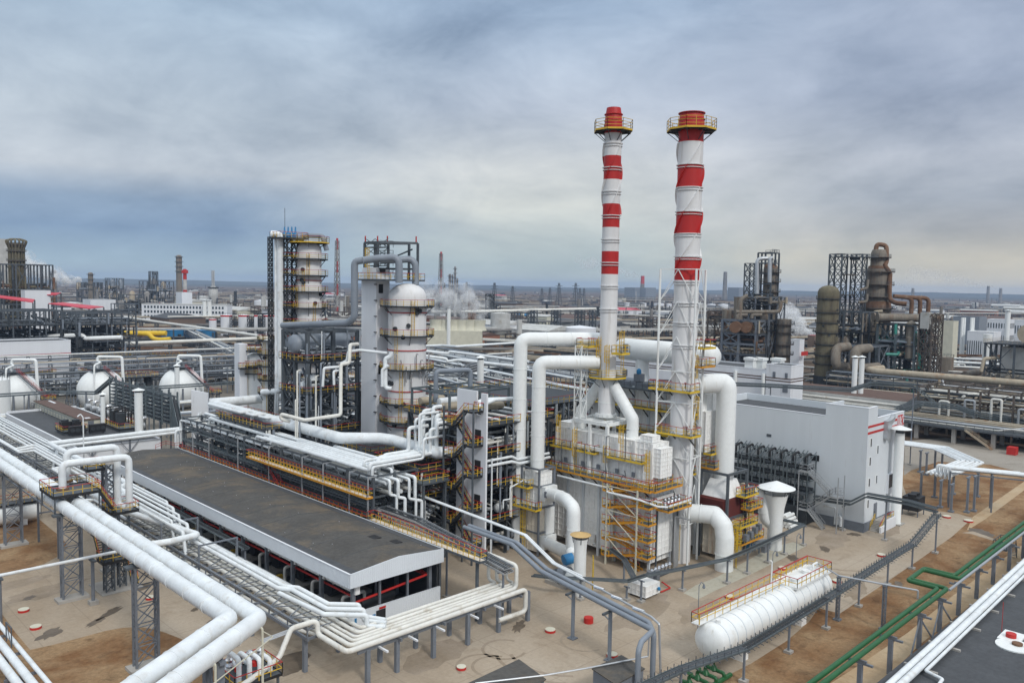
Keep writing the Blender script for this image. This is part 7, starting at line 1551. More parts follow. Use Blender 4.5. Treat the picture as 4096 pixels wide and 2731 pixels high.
sframe('conveyor_hall','open dark steel hall under the red roof at the left edge',74,104,378,404,[5,10,15,20,26],5,3,'steel',.5,.36,(10,20),rails=False,seed=52,fr=2.0,fill=70,ves=6,fillm=('steel_dark','grey_pipe','steel'))
g=gd(B1(620,1090),372);M().lattice((g.x,g.y,0),(g.x,g.y,hz(g,B1(605,725))),5.2,.5,.34,2.3,1).thing('ladder_tower','tray','blue grey ladder frame tower at the corner of the red roofed hall','tower')
a,b=gd(B1(745,735),366),gd(B1(850,1045),362);M().beam(a,b,1.6,1.2).thing('chute','steel_dark','dark slanting chute falling from the red roofed hall','chute')
g=gd(B1(215,900),352);M().lattice((g.x,g.y,0),(g.x,g.y,hz(g,B1(215,700))),2.0,.22,.14,2.2).thing('lattice_mast','steel','tall thin lattice mast in front of the striped white hall','mast')
g=gd(B1(200,960),360);t=bldg('white hall with two red stripes under the red roofs at the left edge',68,101,356,372,14.5,stripes=((9.6,'red'),(7.4,'red')),parapet=.5)
gt=gd(B1(145,560),450);t=pcol('reactor','brown reactor tower with pipe crown behind the left red roofs',gt,3.2,12,hz(gt,B1(145,150)),[hz(gt,B1(145,y)) for y in (300,220,165)],'rust_olive',dome=False,plr=1.8,platmat=('steel_brown','steel','steel'),nozz=0,det=0)
m=M()
for k in range(8):
    a=3.2+k*.4;zt_=hz(gt,B1(145,118));m.tube([(gt.x+3.7*cos(a),gt.y+3.7*sin(a),30),(gt.x+3.7*cos(a),gt.y+3.7*sin(a),zt_-5),(gt.x+5.2*cos(a),gt.y+5.2*sin(a),zt_-1),(gt.x+2*cos(a),gt.y+2*sin(a),zt_)],.5,n=8).cut()
m.each('crown_pipe','rust_olive',t)
sframe('process_structure','grey steel frame with rusty drums around the brown reactor',gt.x-9,gt.x+15,gt.y-11,gt.y+9,[10,17,25,33,hz(gt,B1(200,330))],4,3,'steel',.7,.55,(17,),rails=False,seed=53,fr=2.6,fill=40,ves=14,fillm=('rust','rust_olive','steel_dark'))
g=gd(B1(10,560),470);M().box(g.x-5,g.x+4,g.y-4,g.y+4,0,hz(g,B1(20,118))).thing('concrete_tower','old_white','pale concrete tower at the left edge beside the brown reactor','tower')
t=bldg('small white cabin at the foot of the brown reactor',*(lambda g: (g.x-6,g.x+6,g.y-4,g.y+4))(gd(B1(300,600),430)),hz(gd(B1(300,600),430),B1(300,552)),'clad_light')
plume('white steam drifting from the brown reactor',gd(B1(650,480),520)+Vector((0,0,0)),gd(B1(380,400),520)-gd(B1(650,480),520),50,2.5,9,5,.45,60)
# ------------------------------------------------------------------ office, tanks, silo, far left plant
def at(q,D,z=0): g=gd(q,D);return Vector((g.x,g.y,z))
# long three storey office seen at an angle
g=at(B1(1185,760),700);D_=(at(B1(1900,760),700)-g);L_=D_.length;t=T('office_building','long white three storey office with rows of dark windows','building',g);ex=D_.normalized();ey=Vector((-ex.y,ex.x,0));hh=hz(g,B1(1190,660))
def obox(m,o,x0,x1,y0,y1,z0,z1): P_=[o+ex*a+ey*b for a,b in ((x0,y0),(x1,y0),(x1,y1),(x0,y1))];return m.prism([p[:2] for p in P_],z0,z1)
obox(M(),g,0,L_,0,13,0,hh).put('wall','clad_light',t);obox(M(),g,-.3,L_+.3,-.3,13.3,hh+.002,hh+.5).put('roof','old_white',t)
for r_ in range(4):
    for i in range(25):
        if r_ < 3 or i < 99: obox(M(),g,2.2+i*(L_-4)/25,2.2+i*(L_-4)/25+1.6,-.1,-.001,hh-3.4-r_*4.0,hh-1.3-r_*4.0).put('window','glass',t)
vents_=[]
for i,xb in enumerate((1712,1752)): gg=at(B1(xb,700),690);vent(gg.x,gg.y,0,hz(gg,B1(xb,622)),1.7,f'white round duct with red top on the white office front, {["left","right"][i]} of two')
gg=at(B1(1560,600),730);w_=108/2.09*730/CF;t=bldg('plain white block standing behind the white office',gg.x-w_*.5,gg.x+w_*.3,gg.y-4,gg.y+9,hz(gg,B1(1560,566)),'clad_light',rows=0)
farstack('short red and white banded chimney behind the plain white block',B1(1548,560),B1(0,368)[1],780,1.7,5,cap='red')
gg=at(B1(1785,640),880);t=T('silo','pale silo with a conical foot behind the white office','silo',gg);rr_=37/2.09*880/CF;z1=hz(gg,B1(1785,535));z0=hz(gg,B1(1785,608));M().lathe((gg.x,gg.y,0),[(1,z0-9),(rr_,z0),(rr_,z1),(rr_*.5,z1+3)],20).put('shell','old_white',t);M().lathe((gg.x,gg.y,z1+1),[(rr_*1.2,0),(rr_*1.2,1.2)],16).put('top_deck','steel_dark',t);m=M()
for a in (.5,2,3.6,5.2): m.beam((gg.x+rr_*cos(a),gg.y+rr_*sin(a),0),(gg.x+rr_*cos(a),gg.y+rr_*sin(a),z0),1.0).cut()
m.each('leg','steel',t)
for i,(xb,w_) in enumerate(((1780,60),(1895,95),(2040,88),(2140,30),(2250,95))):
    gg=at(B1(xb,880),565);vtank(f'white red rimmed tank in the row by the slimmer column, {nth(i)} from left',gg.x,gg.y,w_/2/2.09*565/CF,hz(gg,B1(xb,752+8*(i == 0)*4)),'clad_light',((.93,'red'),),'red rimmed tanks')
for i,xb in enumerate((1950,2095,2190)): gg=at(B1(xb,880),556);M().lattice(gg,gg+Vector((0,0,hz(gg,B1(xb,760)))),3.2,.3,.2,3).thing('stair_mast','steel_dark',f'dark stair mast between the red rimmed tanks, {nth(i)} from the left','mast','stair masts between tanks')
for i,(xb,wb,yt,D,l) in enumerate(((830,280,625,780,'white hall with red stripes and emblem left of the white office'),(1540,180,700,640,'low brick building under the white office'))):
    gg=at(B1(xb,690 if i == 0 else 790),D);w_=wb/2.09*D/CF
    bldg(l,gg.x-w_*.35,gg.x+w_*.35,gg.y-w_*.35,gg.y+w_*.35,hz(gg,B1(xb,yt)) if i == 0 else 7,'clad_light' if i == 0 else 'brick',stripes=((8,'red'),(6,'red')) if i == 0 else ())
# far left process units
for i,(xb,yt,wb,D,mt_,l) in enumerate(((760,395,40,980,'rust_tower','slim far column above the steam'),(1500,250,48,980,'rust_tower','tall grey far column beside the short banded chimney'),(465,378,22,1300,'rust_tower','tiny far column above the white steam'))):
    gg=at(B1(xb,570),D);pcol('far_column',l,gg,wb/2/2.09*D/CF,0,hz(gg,B1(xb,yt)),[hz(gg,B1(xb,yt+20+40*k)) for k in range(4)],mt_,plr=1.6,platmat=('steel','steel','steel'),det=0,n=16,lad=False)
for i,(x0,x1,yt,D,l) in enumerate(((880,1040,445,900,'grey pipe filled frame left of the wide far cooler deck'),(1160,1460,470,900,'wide far cooler deck on a dark frame'),(1245,1325,388,910,'small box frame on top of the wide far cooler deck'),(780,860,480,900,'low far frame beside the slim far column'),(1000,1260,580,760,'far open rack frame left of the white office'),(640,740,480,1100,'low far frame behind the steam'))):
    a=at(B1(x0,600),D);b=at(B1(x1,600),D);c=(a+b)/2;w_=(b-a).length*.36;zt_=hz(c,B1((x0+x1)/2,yt));sframe('process_structure',l,c.x-w_,c.x+w_,c.y-w_*.8,c.y+w_*.8,[zt_*.4,zt_*.7,zt_],max(2,int(w_/4)),max(2,int(w_/5)),'steel',.7,.6,(zt_*.7,),rails=False,seed=70+i,fr=3.5,fill=40,ves=6,fillm=('rust_pipe','steel_dark','grey_pipe','far_grey'),brace=True)
# ------------------------------------------------------------------ right middle ground
c=gd(A5(850,325),250);xx,yy=c.x,c.y;y1=gx(A5(360,320),xx).y+40;x1=gy(A5(918,320),yy).x;yt=gx(A5(700,315),xx).y;zl_=gx(A5(690,345),xx).z
t=bldg('long white building with thin maroon stripes behind the tall striped building',xx,xx+14,yt,y1,zl_,'clad_light','roof_grey',stripes=((zl_-2.2,'roof_brown'),(zl_-3.0,'roof_brown')))
for k,xb in enumerate((515,683)): g=gx(A5(xb,360),xx);M().cyl((xx-.5,g.y,0),(xx-.5,g.y,zl_-1),.6,n=12).put('downpipe','duct_white',t)
t=bldg('white end block with grey windows of the maroon striped building',xx-.6,x1,yy,yt-.1,c.z,'clad_light','roof_grey',stripes=((zl_-2.2,'roof_brown'),(zl_-3.0,'roof_brown')))
for xb,ya,yb_ in ((742,352,385),(815,360,392),(808,430,478)):
    a=gx(A5(xb-8,ya),xx-.6);b=gx(A5(xb+8,yb_),xx-.6);w_=(14 if yb_ < 400 else 28);a=gx(A5(xb-w_/2,ya),xx-.6);b=gx(A5(xb+w_/2,yb_),xx-.6);M().box(xx-.75,xx-.601,b.y,a.y,b.z,a.z).put('window','steel_light',t)
for k,xb in enumerate((605,660,765)): g=gd(A5(xb,300),262);M().cb(g.x,g.y,zl_+.1,3.0,3.0,2.6).cb(g.x,g.y,zl_+2.7,3.6,3.6,.8).thing('roof_vent','duct_white',f'white boxy roof vent on the maroon striped building, {nth(k)} from the left','vent','boxy roof vents')
t=bldg('low long building with a brown roof right of the maroon striped building',250.5,272,88,150,7.4,'old_white','roof_brown',parapet=0)
for k in range(3): pipe(f'white pipe along the wall of the brown roofed building, {["upper","middle","lower"][k]} of three',[(249.6-k*.3,86,6.2-k*1.1),(249.6-k*.3,152,6.2-k*1.1)],.3,'pipe_warm',n=8)
M().box(266,267,84,90.5,0,10.6).thing('screen_wall','old_white','pale end screen wall of the brown roofed building','wall')
trestle('x','dark cable trestle running behind the roof of the tall striped building',[(160,140,15.5),(170,120,16),(182,96,16.4),(190,80,16.4),(192,76,18.2),(196,68,18.2),(198,64,14.5)],[(162,136,15.4),(182,96,16.3),(196,68,18)],2.2,tiers=2)
trestle('y','galvanised cable tray waving past the right end of the tall striped building',[gd(B6(880,330),215),gd(B6(1060,270),222),gd(B6(1400,300),222),gd(B6(1560,360),220),gd(B6(1700,385),220),gd(B6(2100,440),216)],[],2.4,tiers=3,mt='tray')
trestle('z','cable tray climbing beside the brown roofed building',[gd(B6(930,320),232),gd(B6(1130,200),245),gd(B6(1250,180),250)],[],2.2,tiers=3,mt='tray')
# elevated pipe deck on concrete legs
t=T('pipe_deck','elevated pipe deck on stout concrete legs at the right edge','pipe deck',(238,60,0));m=M()
for i in range(9):
    y=14+i*9.4
    for x in (233.8,241.5): m.cb(x,y,0,1.0,1.0,3.9).cut()
m.each('leg','concrete',t);M().box(232.5,243,10,94,3.9,4.3).put('deck','steel',t);r=M();r.rails([(232.5,94,4.3),(232.5,10,4.3)],1.1,2.2,.08);r.put('railing','steel',t)
for k in range(9): pipe(f'pipe lying on the elevated deck, {nth(k)} from the near edge',[(233.2+k*1.05,96,4.8+(k % 3)*.5),(233.2+k*1.05,60-k*3,4.8+(k % 3)*.5),(233.2+k*1.05,57-k*3,5.6+(k % 3)*.5),(233.2+k*1.05,8,5.6+(k % 3)*.5)],.2+.1*(k % 2),('pipe_warm','galv','rust_pipe')[k % 3],'pipes on the elevated deck',n=8)
t=T('outdoor_stair','pale steel stair down from the elevated pipe deck','stair',(231,66,0));m=M();r=M();stair(m,r,r,(231.6,60.5,.1),(231.6,67,4.2),1.0,(-1,0));m.put('flight','rust_pipe',t);r.put('railing','rust_pipe',t)
t=sframe('process_structure','tangle of silver piping on a dark frame above the elevated deck',246,268,20,84,[5,9,13],3,8,'steel_brown',.5,.36,(5,),rails=False,seed=81,fr=1.5,fill=110,ves=22,fillm=('pipe_warm','galv','rust_pipe','steel_dark'))
for k in range(9): pipe(f'silver hook pipe standing in front of the tangled frame, {nth(k)} from the left',[(245.2,78-k*6.5,4.5),(245.2,78-k*6.5,9.4+(k*37 % 3)),(245.2,75.6-k*6.5,9.4+(k*37 % 3)),(245.2,75.6-k*6.5,5)],.34,'galv' if k % 2 else 'pipe_warm','silver hook pipes',n=8)
M().cb(229,55.5,0,2.4,2.0,1.9).thing('skip_bin','red','red skip standing on the pavement under the pipe deck','skip')
# white pipe zigzag over the earth
for k in range(6):
    o=k*.8;zz=5.3
    a=gz(B6(880,602-k*0),zz);b=gz(B6(1262,655),zz);d_=gz(B6(1530,775),zz);e=gz(B6(1235,890),5.6)
    z_=off([a,b,d_,e],o-2.0)
    pipe(f'white pipe zigzagging over the brown earth, {nth(k)} from the near side',z_,.22+.08*(k % 2),'pipe_white','zigzag pipes over the earth',n=8,bend=.3)
for k in range(4):
    a=gz(B6(1345,830),7.2);b=gz(B6(2100,905),7.2);f=Vector((.3,.95,0))*k*.85
    pipe(f'white pipe leaving along the right edge rack, {nth(k)} from the near side',[a+f+Vector((0,0,-2.2)),a+f,b+f],.3,'pipe_white','pipes on the right edge rack',n=8,bend=.4)
rackline('steel rack under the right edge pipes',gz(B6(1345,845),6.8),gz(B6(2120,925),6.8),6.8,w=3.4,pipes=0,step=9,seed=90)
for k,(x,y,z) in enumerate(((161.4,50.3,5.2),(159.7,47.9,5.2),(161.5,45.8,6.6),(163.4,45.2,6.6),(175.6,48.1,5.0),(174,52,5.0),(187.8,61.7,5.0),(189.6,63.6,5.0),(192.3,60.0,5.0),(194,62,5.0),(166.5,55.5,5.1),(168.4,53.6,5.1))):
    M().cb(x,y,0,.9,.9,.3).cb(x,y,.3,.36,.36,z-.3).cb(x,y,z-.2,1.8,.3,.25).thing('pipe_post','post_grey',f'grey steel post under the zigzag pipes, #N from the left','post','posts under the zigzag pipes')
# ------------------------------------------------------------------ rusty plant on the right
D1=305
c=gd(B5(875,960),D1);r_=41*D1/CF;pcol('column','olive brown banded column with a domed top, stand alone',c,r_,8,hz(c,B5(880,420)),[hz(c,B5(870,y)) for y in (515,610,680,750,830,905,965)],'rust_olive',plr=.7,platmat=('steel_dark','steel_brown','steel_brown'),nozz=10,skirt=8,det=0)
D2=332;c=gd(B5(1213,900),D2);k_=D2/CF/1.7423*1.04;H2=lambda y: hz(c,B5(1210,y))
t=T('column','tallest rusty stepped column with a brown gooseneck pipe at its top','column',(c.x,c.y,0))
M().lathe((c.x,c.y,0),[(92*k_,0),(92*k_,H2(575)),(76*k_,H2(520)),(76*k_,H2(345)),(62*k_,H2(300)),(50*k_,H2(285)),(48*k_,H2(195)),(40*k_,H2(172)),(.1,H2(168))],28).put('shell','rust_tower',t)
for y,rr in ((325,76),(415,76),(500,76),(580,92),(660,92),(760,92),(225,50)): ringplat(t,c,H2(y),rr*k_,rr*k_+1.7,10,deck='steel_brown',edge='steel_brown',rail='steel',top='steel')
for y0_,y1_,rr in ((575,530,93),(305,285,64)): M().lathe((c.x,c.y,0),[(rr*k_,H2(y0_)),(rr*k_*.93,H2(y1_))],28,capb=False,capt=False).put('rust_band','rust',t)
g2=lambda x,y,D=D2: gd(B5(x,y),D)
pipe('brown gooseneck pipe curling down from the top of the stepped column',[g2(1225,175),g2(1232,135),g2(1300,140),g2(1300,255,328),g2(1285,285,326),g2(1325,330,326),g2(1320,420,325),g2(1320,520,325),g2(1365,545,322),g2(1440,550,320)],15*k_,'rust',n=14,bend=2.4)
for k,(pts) in enumerate(([(1170,380),(1165,440),(1115,452)],[(1165,480),(1162,535),(1105,540)],[(1155,640),(1148,700),(1100,705)],[(1270,600),(1210,605),(1205,690)],[(1265,680),(1265,760),(1190,775),(1185,815),(1135,818)])):
    pipe(f'pale side pipe bending on the stepped column, {nth(k)} from the top',[g2(x,y,321) for x,y in pts],9*k_,'rust_tower' if k < 3 else 'rust_pipe','side pipes on the stepped column',n=10,bend=1.2)
s_=gd(B5(1050,900),326);M().lattice((s_.x-4.6,s_.y+4.6,0),(s_.x-4.6,s_.y+4.6,hz(s_,B5(1020,205))),5.0,.5,.26,6).thing('lattice_tower','steel','tall dark lattice stair tower left of the stepped column','tower');M().lattice((s_.x+1.2,s_.y-1.2,0),(s_.x+1.2,s_.y-1.2,hz(s_,B5(1080,205))),4.4,.45,.24,6).thing('lattice_tower','steel','tall grey lattice tower touching the stepped column','tower')
sframe('process_structure','pipe filled dark frame between the olive column and the stepped column',*(lambda g: (g.x-7,g.x+7,g.y-7,g.y+7))(gd(B5(1045,900),320)),[8,16,24,hz(gd(B5(1045,900),320),B5(1045,600))],2,2,'steel',.6,.45,(16,24),rails=False,seed=99,fr=2.2,fill=70,ves=10,fillm=('rust_tower','rust_pipe','steel_dark','grey_pipe'))
for f in (.25,.4,.55,.7,.85): z_=hz(s_,B5(1050,205))*f;M().cb(s_.x-1.7,s_.y+1.7,z_,9,5,.25).thing('tower_deck','steel_brown',f'thin deck linking the two lattice towers by the stepped column, {ORD[round(f*6.67)-1]} up from the ground','deck','decks of the lattice towers')
t=T('bridge_deck','railed bridge deck on top of the two lattice towers','deck',(s_.x,s_.y,60));z=hz(s_,B5(1050,222));u=Vector((sin(AZ),-cos(AZ),0));v_=Vector((cos(AZ),sin(AZ),0));P_=[Vector((s_.x,s_.y,0))+u*a+v_*b for a,b in ((-8,-3),(8,-3),(8,3),(-8,3))];plat(t,[p[:2] for p in P_],z,name='deck',edge='steel',rail='steel',top='steel',deck='steel_brown');M().cb(s_.x,s_.y,z-1.2,3,3,1.0).put('girder','steel',t)
# steel frame with green legs and exchangers
a=gd(B5(1290,900),318);b=gd(B5(1540,900),304);cc=(a+b)/2;w_=7.6;zt_=hz(cc,B5(1410,690))
t=sframe('process_structure','teal and grey steel frame carrying rusty exchangers beside the stepped column',cc.x-w_,cc.x+w_,cc.y-w_*.9,cc.y+w_*.9,[8,15,zt_*.72,zt_],3,2,'tray',.8,.5,(15,zt_*.72,zt_),rails=False,seed=91,fr=2.0,fill=70,ves=8,fillm=('teal','rust_pipe','steel_dark','grey_pipe'))
u=Vector((sin(AZ),-cos(AZ),0))
for k,(dy,m_) in enumerate(((0,'rust_tower'),(2.6,'rust_tower'))):
    a=Vector((cc.x-2+dy,cc.y-2+dy,zt_+2.4));M().cyl(a-u*11,a+u*11.5,1.5,n=18).cyl(a-u*11.6,a-u*11,1.8,n=18).cyl(a+u*11.5,a+u*12.2,1.8,n=18).thing('exchanger',m_,f'rusty horizontal exchanger on the teal frame, {["front","rear"][k]} of two','exchanger')
for k in range(3): a=Vector((cc.x,cc.y,0))+u*(2.5+k*3.2);pipe(f'rust red arch pipe above the teal frame exchangers, {nth(k)} from the left',[a+Vector((0,0,zt_+4)),a+Vector((0,0,zt_+10)),a-u*7+Vector((0,0,zt_+10.6-k*.2))],.8,'rust','rust red arch pipes',n=10,bend=2)
for k,(pts) in enumerate(([(1295,900),(1380,902),(1385,880)],[(1510,895),(1530,900),(1525,1000)],[(1365,690),(1362,760)],[(1440,1060),(1442,1110)])): pipe(f'teal pipe on the teal frame, {nth(k)} in view from the left',[gd(B5(x,y),300) for x,y in pts],.55,'teal','teal pipes on the frame',n=8)
for k,(xb,yb) in enumerate(((1470,740),(1465,840))): g=gd(B5(xb,yb),303);M().lathe((g.x,g.y,g.z-6),[(.3,0),(1.7,1),(1.7,9),(.3,10)],16).thing('vessel','rust_tower',f'upright rusty vessel in the teal frame, {["upper","lower"][k]} of two','vessel')
for k,xb in enumerate((1570,1618)): g=gd(B5(xb,1000),300);M().lattice((g.x,g.y,0),(g.x,g.y,hz(g,B5(xb,620))),4.4,.4,.26,4.4).thing('lattice_tower','steel_brown',f'rusty lattice tower right of the teal frame, {["left","right"][k]} of two','tower')
g=gd(B5(1575,665),298);M().cb(g.x,g.y,g.z-3,3,3,6).thing('notice_box','old_white','pale panel box hung high on the rusty lattice tower','panel')
# unit on the left of the rusty group
a=gd(B5(160,900),322);b=gd(B5(510,900),322);cc=(a+b)/2;w_=(b-a).length*.37;H3=lambda y: hz(cc,B5(340,y))
t=sframe('process_structure','rusty brown braced table frame with drums behind the maroon striped building',cc.x-w_,cc.x+w_,cc.y-w_,cc.y+w_,[H3(890),H3(820),H3(750),H3(660)],2,2,'steel_light',1.0,.8,(H3(750),H3(890)),seed=92,fr=2.2,fill=90,ves=10,fillm=('rust','rust_pipe','steel_dark','steel_brown'),railm=('rust_pipe','rust_pipe'))
for k,xb in enumerate((245,320)): g=gd(B5(xb,712),312);M().cyl(g,g+Vector((7,3,0)),2.2,n=18).thing('drum','rust',f'rusty drum end peering from the braced table frame, {["left","right"][k]} of two','drum')
c=gd(B5(478,700),326);r_=47*326/CF/1.7423;t=pcol('column','dark rusty column with a brown dome rising from the table frame',c,r_,4,hz(c,B5(478,268)),[hz(c,B5(478,y)) for y in (330,395,465,540)],'rust_tower',plr=1.5,platmat=('steel_brown','steel','steel'),det=0,nozz=4)
M().lathe((c.x,c.y,0),[(r_*1.01,hz(c,B5(478,300))),(r_*.87,hz(c,B5(478,280))),(r_*.5,hz(c,B5(478,268))),(.1,hz(c,B5(478,266)))],24,capb=False).put('dome_cap','rust',t)
q=[gd(B5(x,700),324) for x in (360,520)];u=Vector((sin(AZ),-cos(AZ),0));c0=(q[0]+q[1])/2
for lvl,(xa,xb,ya,yb) in enumerate(((335,535,480,660),(385,535,195,480))):
    a=gd(B5(xa,700),326);b=gd(B5(xb,700),326);cc2=(a+b)/2;w2=(b-a).length*.34;zb_,zt2=hz(cc2,B5(430,yb)),hz(cc2,B5(430,ya))
    m=M();n_=3
    for x in (-w2,0,w2):
        for y in (-w2,w2): m.beam((cc2.x+x,cc2.y+y,4),(cc2.x+x,cc2.y+y,zt2),.55)
    for i in range(1,5):
        z=zb_+(zt2-zb_)*i/4
        for y in (-w2,w2): m.beam((cc2.x-w2,cc2.y+y,z),(cc2.x+w2,cc2.y+y,z),.45)
        for x in (-w2,w2): m.beam((cc2.x+x,cc2.y-w2,z),(cc2.x+x,cc2.y+w2,z),.45)
        m.rails([(cc2.x-w2,cc2.y-w2,z),(cc2.x+w2,cc2.y-w2,z),(cc2.x+w2,cc2.y+w2,z)],1.3,2,.12)
    m.thing('steel_cage','steel',['lower grey steel cage around the brown domed column','upper grey steel cage above the brown domed column'][lvl],'structure')
sframe('process_structure','rusty crowded frame behind the left of the braced table frame',*(lambda g: (g.x-8,g.x+9,g.y-8,g.y+9))(gd(B5(250,800),345)),[10,18,26,hz(gd(B5(250,800),345),B5(250,600))],3,2,'steel_brown',.6,.45,(18,),rails=False,seed=97,fr=2.2,fill=60,ves=10,fillm=('rust','rust_tower','steel_dark','steel_brown'))
sframe('process_structure','pipe filled cage directly under the brown domed column',*(lambda g: (g.x-6,g.x+6,g.y-6,g.y+6))(gd(B5(435,700),323)),[12,24,34,hz(gd(B5(435,700),323),B5(435,500))],2,2,'steel_light',.5,.4,(24,34),rails=False,seed=98,fr=2.2,fill=50,ves=6,fillm=('rust_tower','rust_pipe','steel_dark'))
g=gd(B5(352,600),327);M().lattice((g.x,g.y,6),(g.x,g.y,hz(g,B5(352,268))),4.2,.4,.24,4).thing('lattice_tower','steel','narrow grey lattice tower left of the brown domed column','tower')
for k,(pts) in enumerate(([(398,480),(398,235),(470,232)],[(485,400),(487,235),(505,228)],[(280,640),(282,520),(330,490)],[(250,605),(560,605),(562,530)],[(260,650),(262,625),(330,625)],[(360,650),(362,625),(430,625)])): pipe(f'pale grey pipe on the brown domed column unit, #N from the left',[gd(B5(x,y),312) for x,y in pts],.75,'rust_tower' if k > 1 else 'galv','pipes on the brown domed unit',n=10,bend=2)
for i,(xb,yt_,yl) in enumerate(((185,590,650),(265,500,650))): g=gd(B5(xb,yl),322);M().cyl((g.x,g.y,H3(660)),(g.x,g.y,hz(g,B5(xb,yt_))),1.8,n=14).thing('stub_column','rust_tower',f'short rusty stub column on the table frame, {["left","right"][i]} of two','column')
c=gd(B5(578,850),318);pcol('column','grey rusty column standing right of the braced table frame',c,50*318/CF/1.7423,0,hz(c,B5(578,655)),[hz(c,B5(578,y)) for y in (690,745,830,900)],'rust_tower',dome=False,plr=1.4,platmat=('steel_brown','steel','steel'),det=0)
# fat pale pipes at the feet, vents, long rust main on its rack
pipe('fat pale pipe elbow at the foot of the olive column, left of two',[gd(B5(1035,848),300),gd(B5(948,855),298),gd(B5(942,995),296),gd(B5(1100,985),300)],1.75,'rust_tower',n=14,bend=3);pipe('fat pale pipe elbow at the foot of the stepped column, right of two',[gd(B5(1180,860),296),gd(B5(1085,868),292),gd(B5(1072,1005),290),gd(B5(1240,990),296)],1.75,'rust_tower',n=14,bend=3)
sframe('process_structure','grey braced frame behind the two fat pale elbows',*(lambda g: (g.x-9,g.x+9,g.y-7,g.y+7))(gd(B5(1110,1000),306)),[6,11,hz(gd(B5(1110,1000),306),B5(1110,835))],2,2,'steel_light',.6,.45,(),rails=False,seed=93,fill=16)
for k,xb in enumerate((1075,1122)): g=gd(B5(xb,1100),258);vent(g.x,g.y,0,hz(g,B5(xb,908)),.8,f'slim white vent mast with flat hat before the rusty plant, {["left","right"][k]} of two')
X_=gd(B5(1190,1020),285).x;ya_=gx(B5(1180,1015),X_);yb_=gx(B5(2258,1103),X_)
pipe('long rust streaked pale main pipe running to the right edge',[(X_+14,ya_.y+1,ya_.z),(X_+3,ya_.y+1.5,ya_.z),(X_,ya_.y-2,ya_.z),(X_,yb_.y,yb_.z),(X_,yb_.y-30,yb_.z)],1.15,'rust_pipe',n=14,bend=2.5,rings=14)
rackline('dark steel rack under the long rust streaked main',(X_+1,ya_.y+14),(X_+1,yb_.y-24),ya_.z-1.3,w=7,pipes=6,tiers=3,step=8,mt='steel',pm=('grey_pipe','steel_dark','rust_pipe'),seed=94)
rackline('second dark rack in front of the long rust streaked main',(X_-10,ya_.y+2),(X_-10,yb_.y-24),ya_.z-5.6,w=5,pipes=5,tiers=2,step=8,mt='steel',pm=('pipe_warm','steel_dark','rust_pipe'),seed=95)
for k in range(7): rackline(f'dark pipe rack between the rusty units and the brown roof, {nth(k)} from the left',(282+k*4,232-k*22),(300+k*4,228-k*22),5+k % 3*2,w=12,pipes=7,tiers=2,step=6,mt='steel_brown',pm=('grey_pipe','steel_dark','rust_pipe','pipe_warm'),seed=100+k,group='dark racks between the rusty units')
# frame with a rusty drum at the right edge
a=gd(B5(2130,950),262);zt_=hz(a,B5(2150,825));t=sframe('process_structure','dark frame with white cladding and rusty drums at the right edge',a.x-4,a.x+14,a.y-20,a.y+5,[8,13,zt_],3,3,'steel',.6,.4,(8,13,zt_),seed=96,fr=2.0,fill=60,ves=10,fillm=('rust_pipe','steel_dark','pipe_warm'),railm=('rust_pipe','rust_pipe'))
M().box(a.x-1,a.x+9,a.y-18,a.y+1,7.9,zt_-1).thing('cladding_panel','old_white','pale cladding panel inside the dark frame at the right edge','panel');M().cyl((a.x-1,a.y-6,zt_+3.4),(a.x+10,a.y-6,zt_+3.4),3.0,n=22).thing('drum','rust_pipe','big rusty drum on top of the frame at the right edge','drum')
pipe('pale pipe bending round the left of the right edge frame',[gd(B5(1960,1020),262),gd(B5(1980,930),262),gd(B5(2080,925),262)],.55,'rust_pipe',n=8);pipe('fat pale pipe lying left of the right edge frame',[gd(B5(1845,1045),275),gd(B5(1990,1010),290)],1.3,'rust_tower',n=12)
# buildings and tanks to the right
def rb(l,xa,xb,yt_,yb_,D,wall='clad_light',roof='old_white',dep=14,**k):
    a=at(B5(xa,yb_),D);b=at(B5(xb,yb_),D);w_=(b-a).length;h=hz((a+b)/2,B5((xa+xb)/2,yt_));cc=(a+b)/2;f=.62
    return bldg(l,cc.x-w_*f/2,cc.x+w_*f/2*1.1,cc.y-w_*f/2,cc.y+w_*f/2,h,wall,roof,**k)
rb('beige windowless block right of the rusty lattice tower',1645,1805,672,770,430,'cream','roof_brown')
rb('large blue grey shed behind the white lab buildings',1745,2010,640,720,560,'grey_pipe','roof_grey')
rb('white building with dark window band at the right',1845,2110,745,800,450,'clad_light','old_white',rows=1,cols=12,winm='glass')
rb('taller white three storey building at the right edge',1985,2200,660,740,520,'clad_light','old_white',rows=3,cols=8)
rb('white gabled hall cut by the right edge',2180,2330,665,730,500,'clad_light','old_white',rows=2,cols=6)
rb('small white kiosk with red board and emblem between rusty columns',625,730,800,870,420,'clad_light','old_white')
g=at(B5(655,825),418);M().box(g.x-3.6,g.x+3.6,g.y-6,g.y-5.8,6.5,8.6).thing('sign_board','red','plain red board on the small white kiosk','sign')
g=at(B5(1705,1000),340);vtank('grey upright silo tank before the right white pipes',g.x,g.y,54*340/CF/1.7423,hz(g,B5(1705,920)),'rust_tower');g=at(B5(1668,1010),345);vtank('small white round tank beside the grey silo tank',g.x,g.y,3.0,hz(g,B5(1668,985)),'duct_white')
for k in range(5): rackline(f'pale pipe rack on the plain right of the rusty plant, {nth(k)} from the near side',(330+k*26,165-k*2),(345+k*34,60-k*12),7,w=5,pipes=6,seed=110+k,group='pale racks right of the rusty plant',pm=('pipe_white','pipe_warm'),step=10)
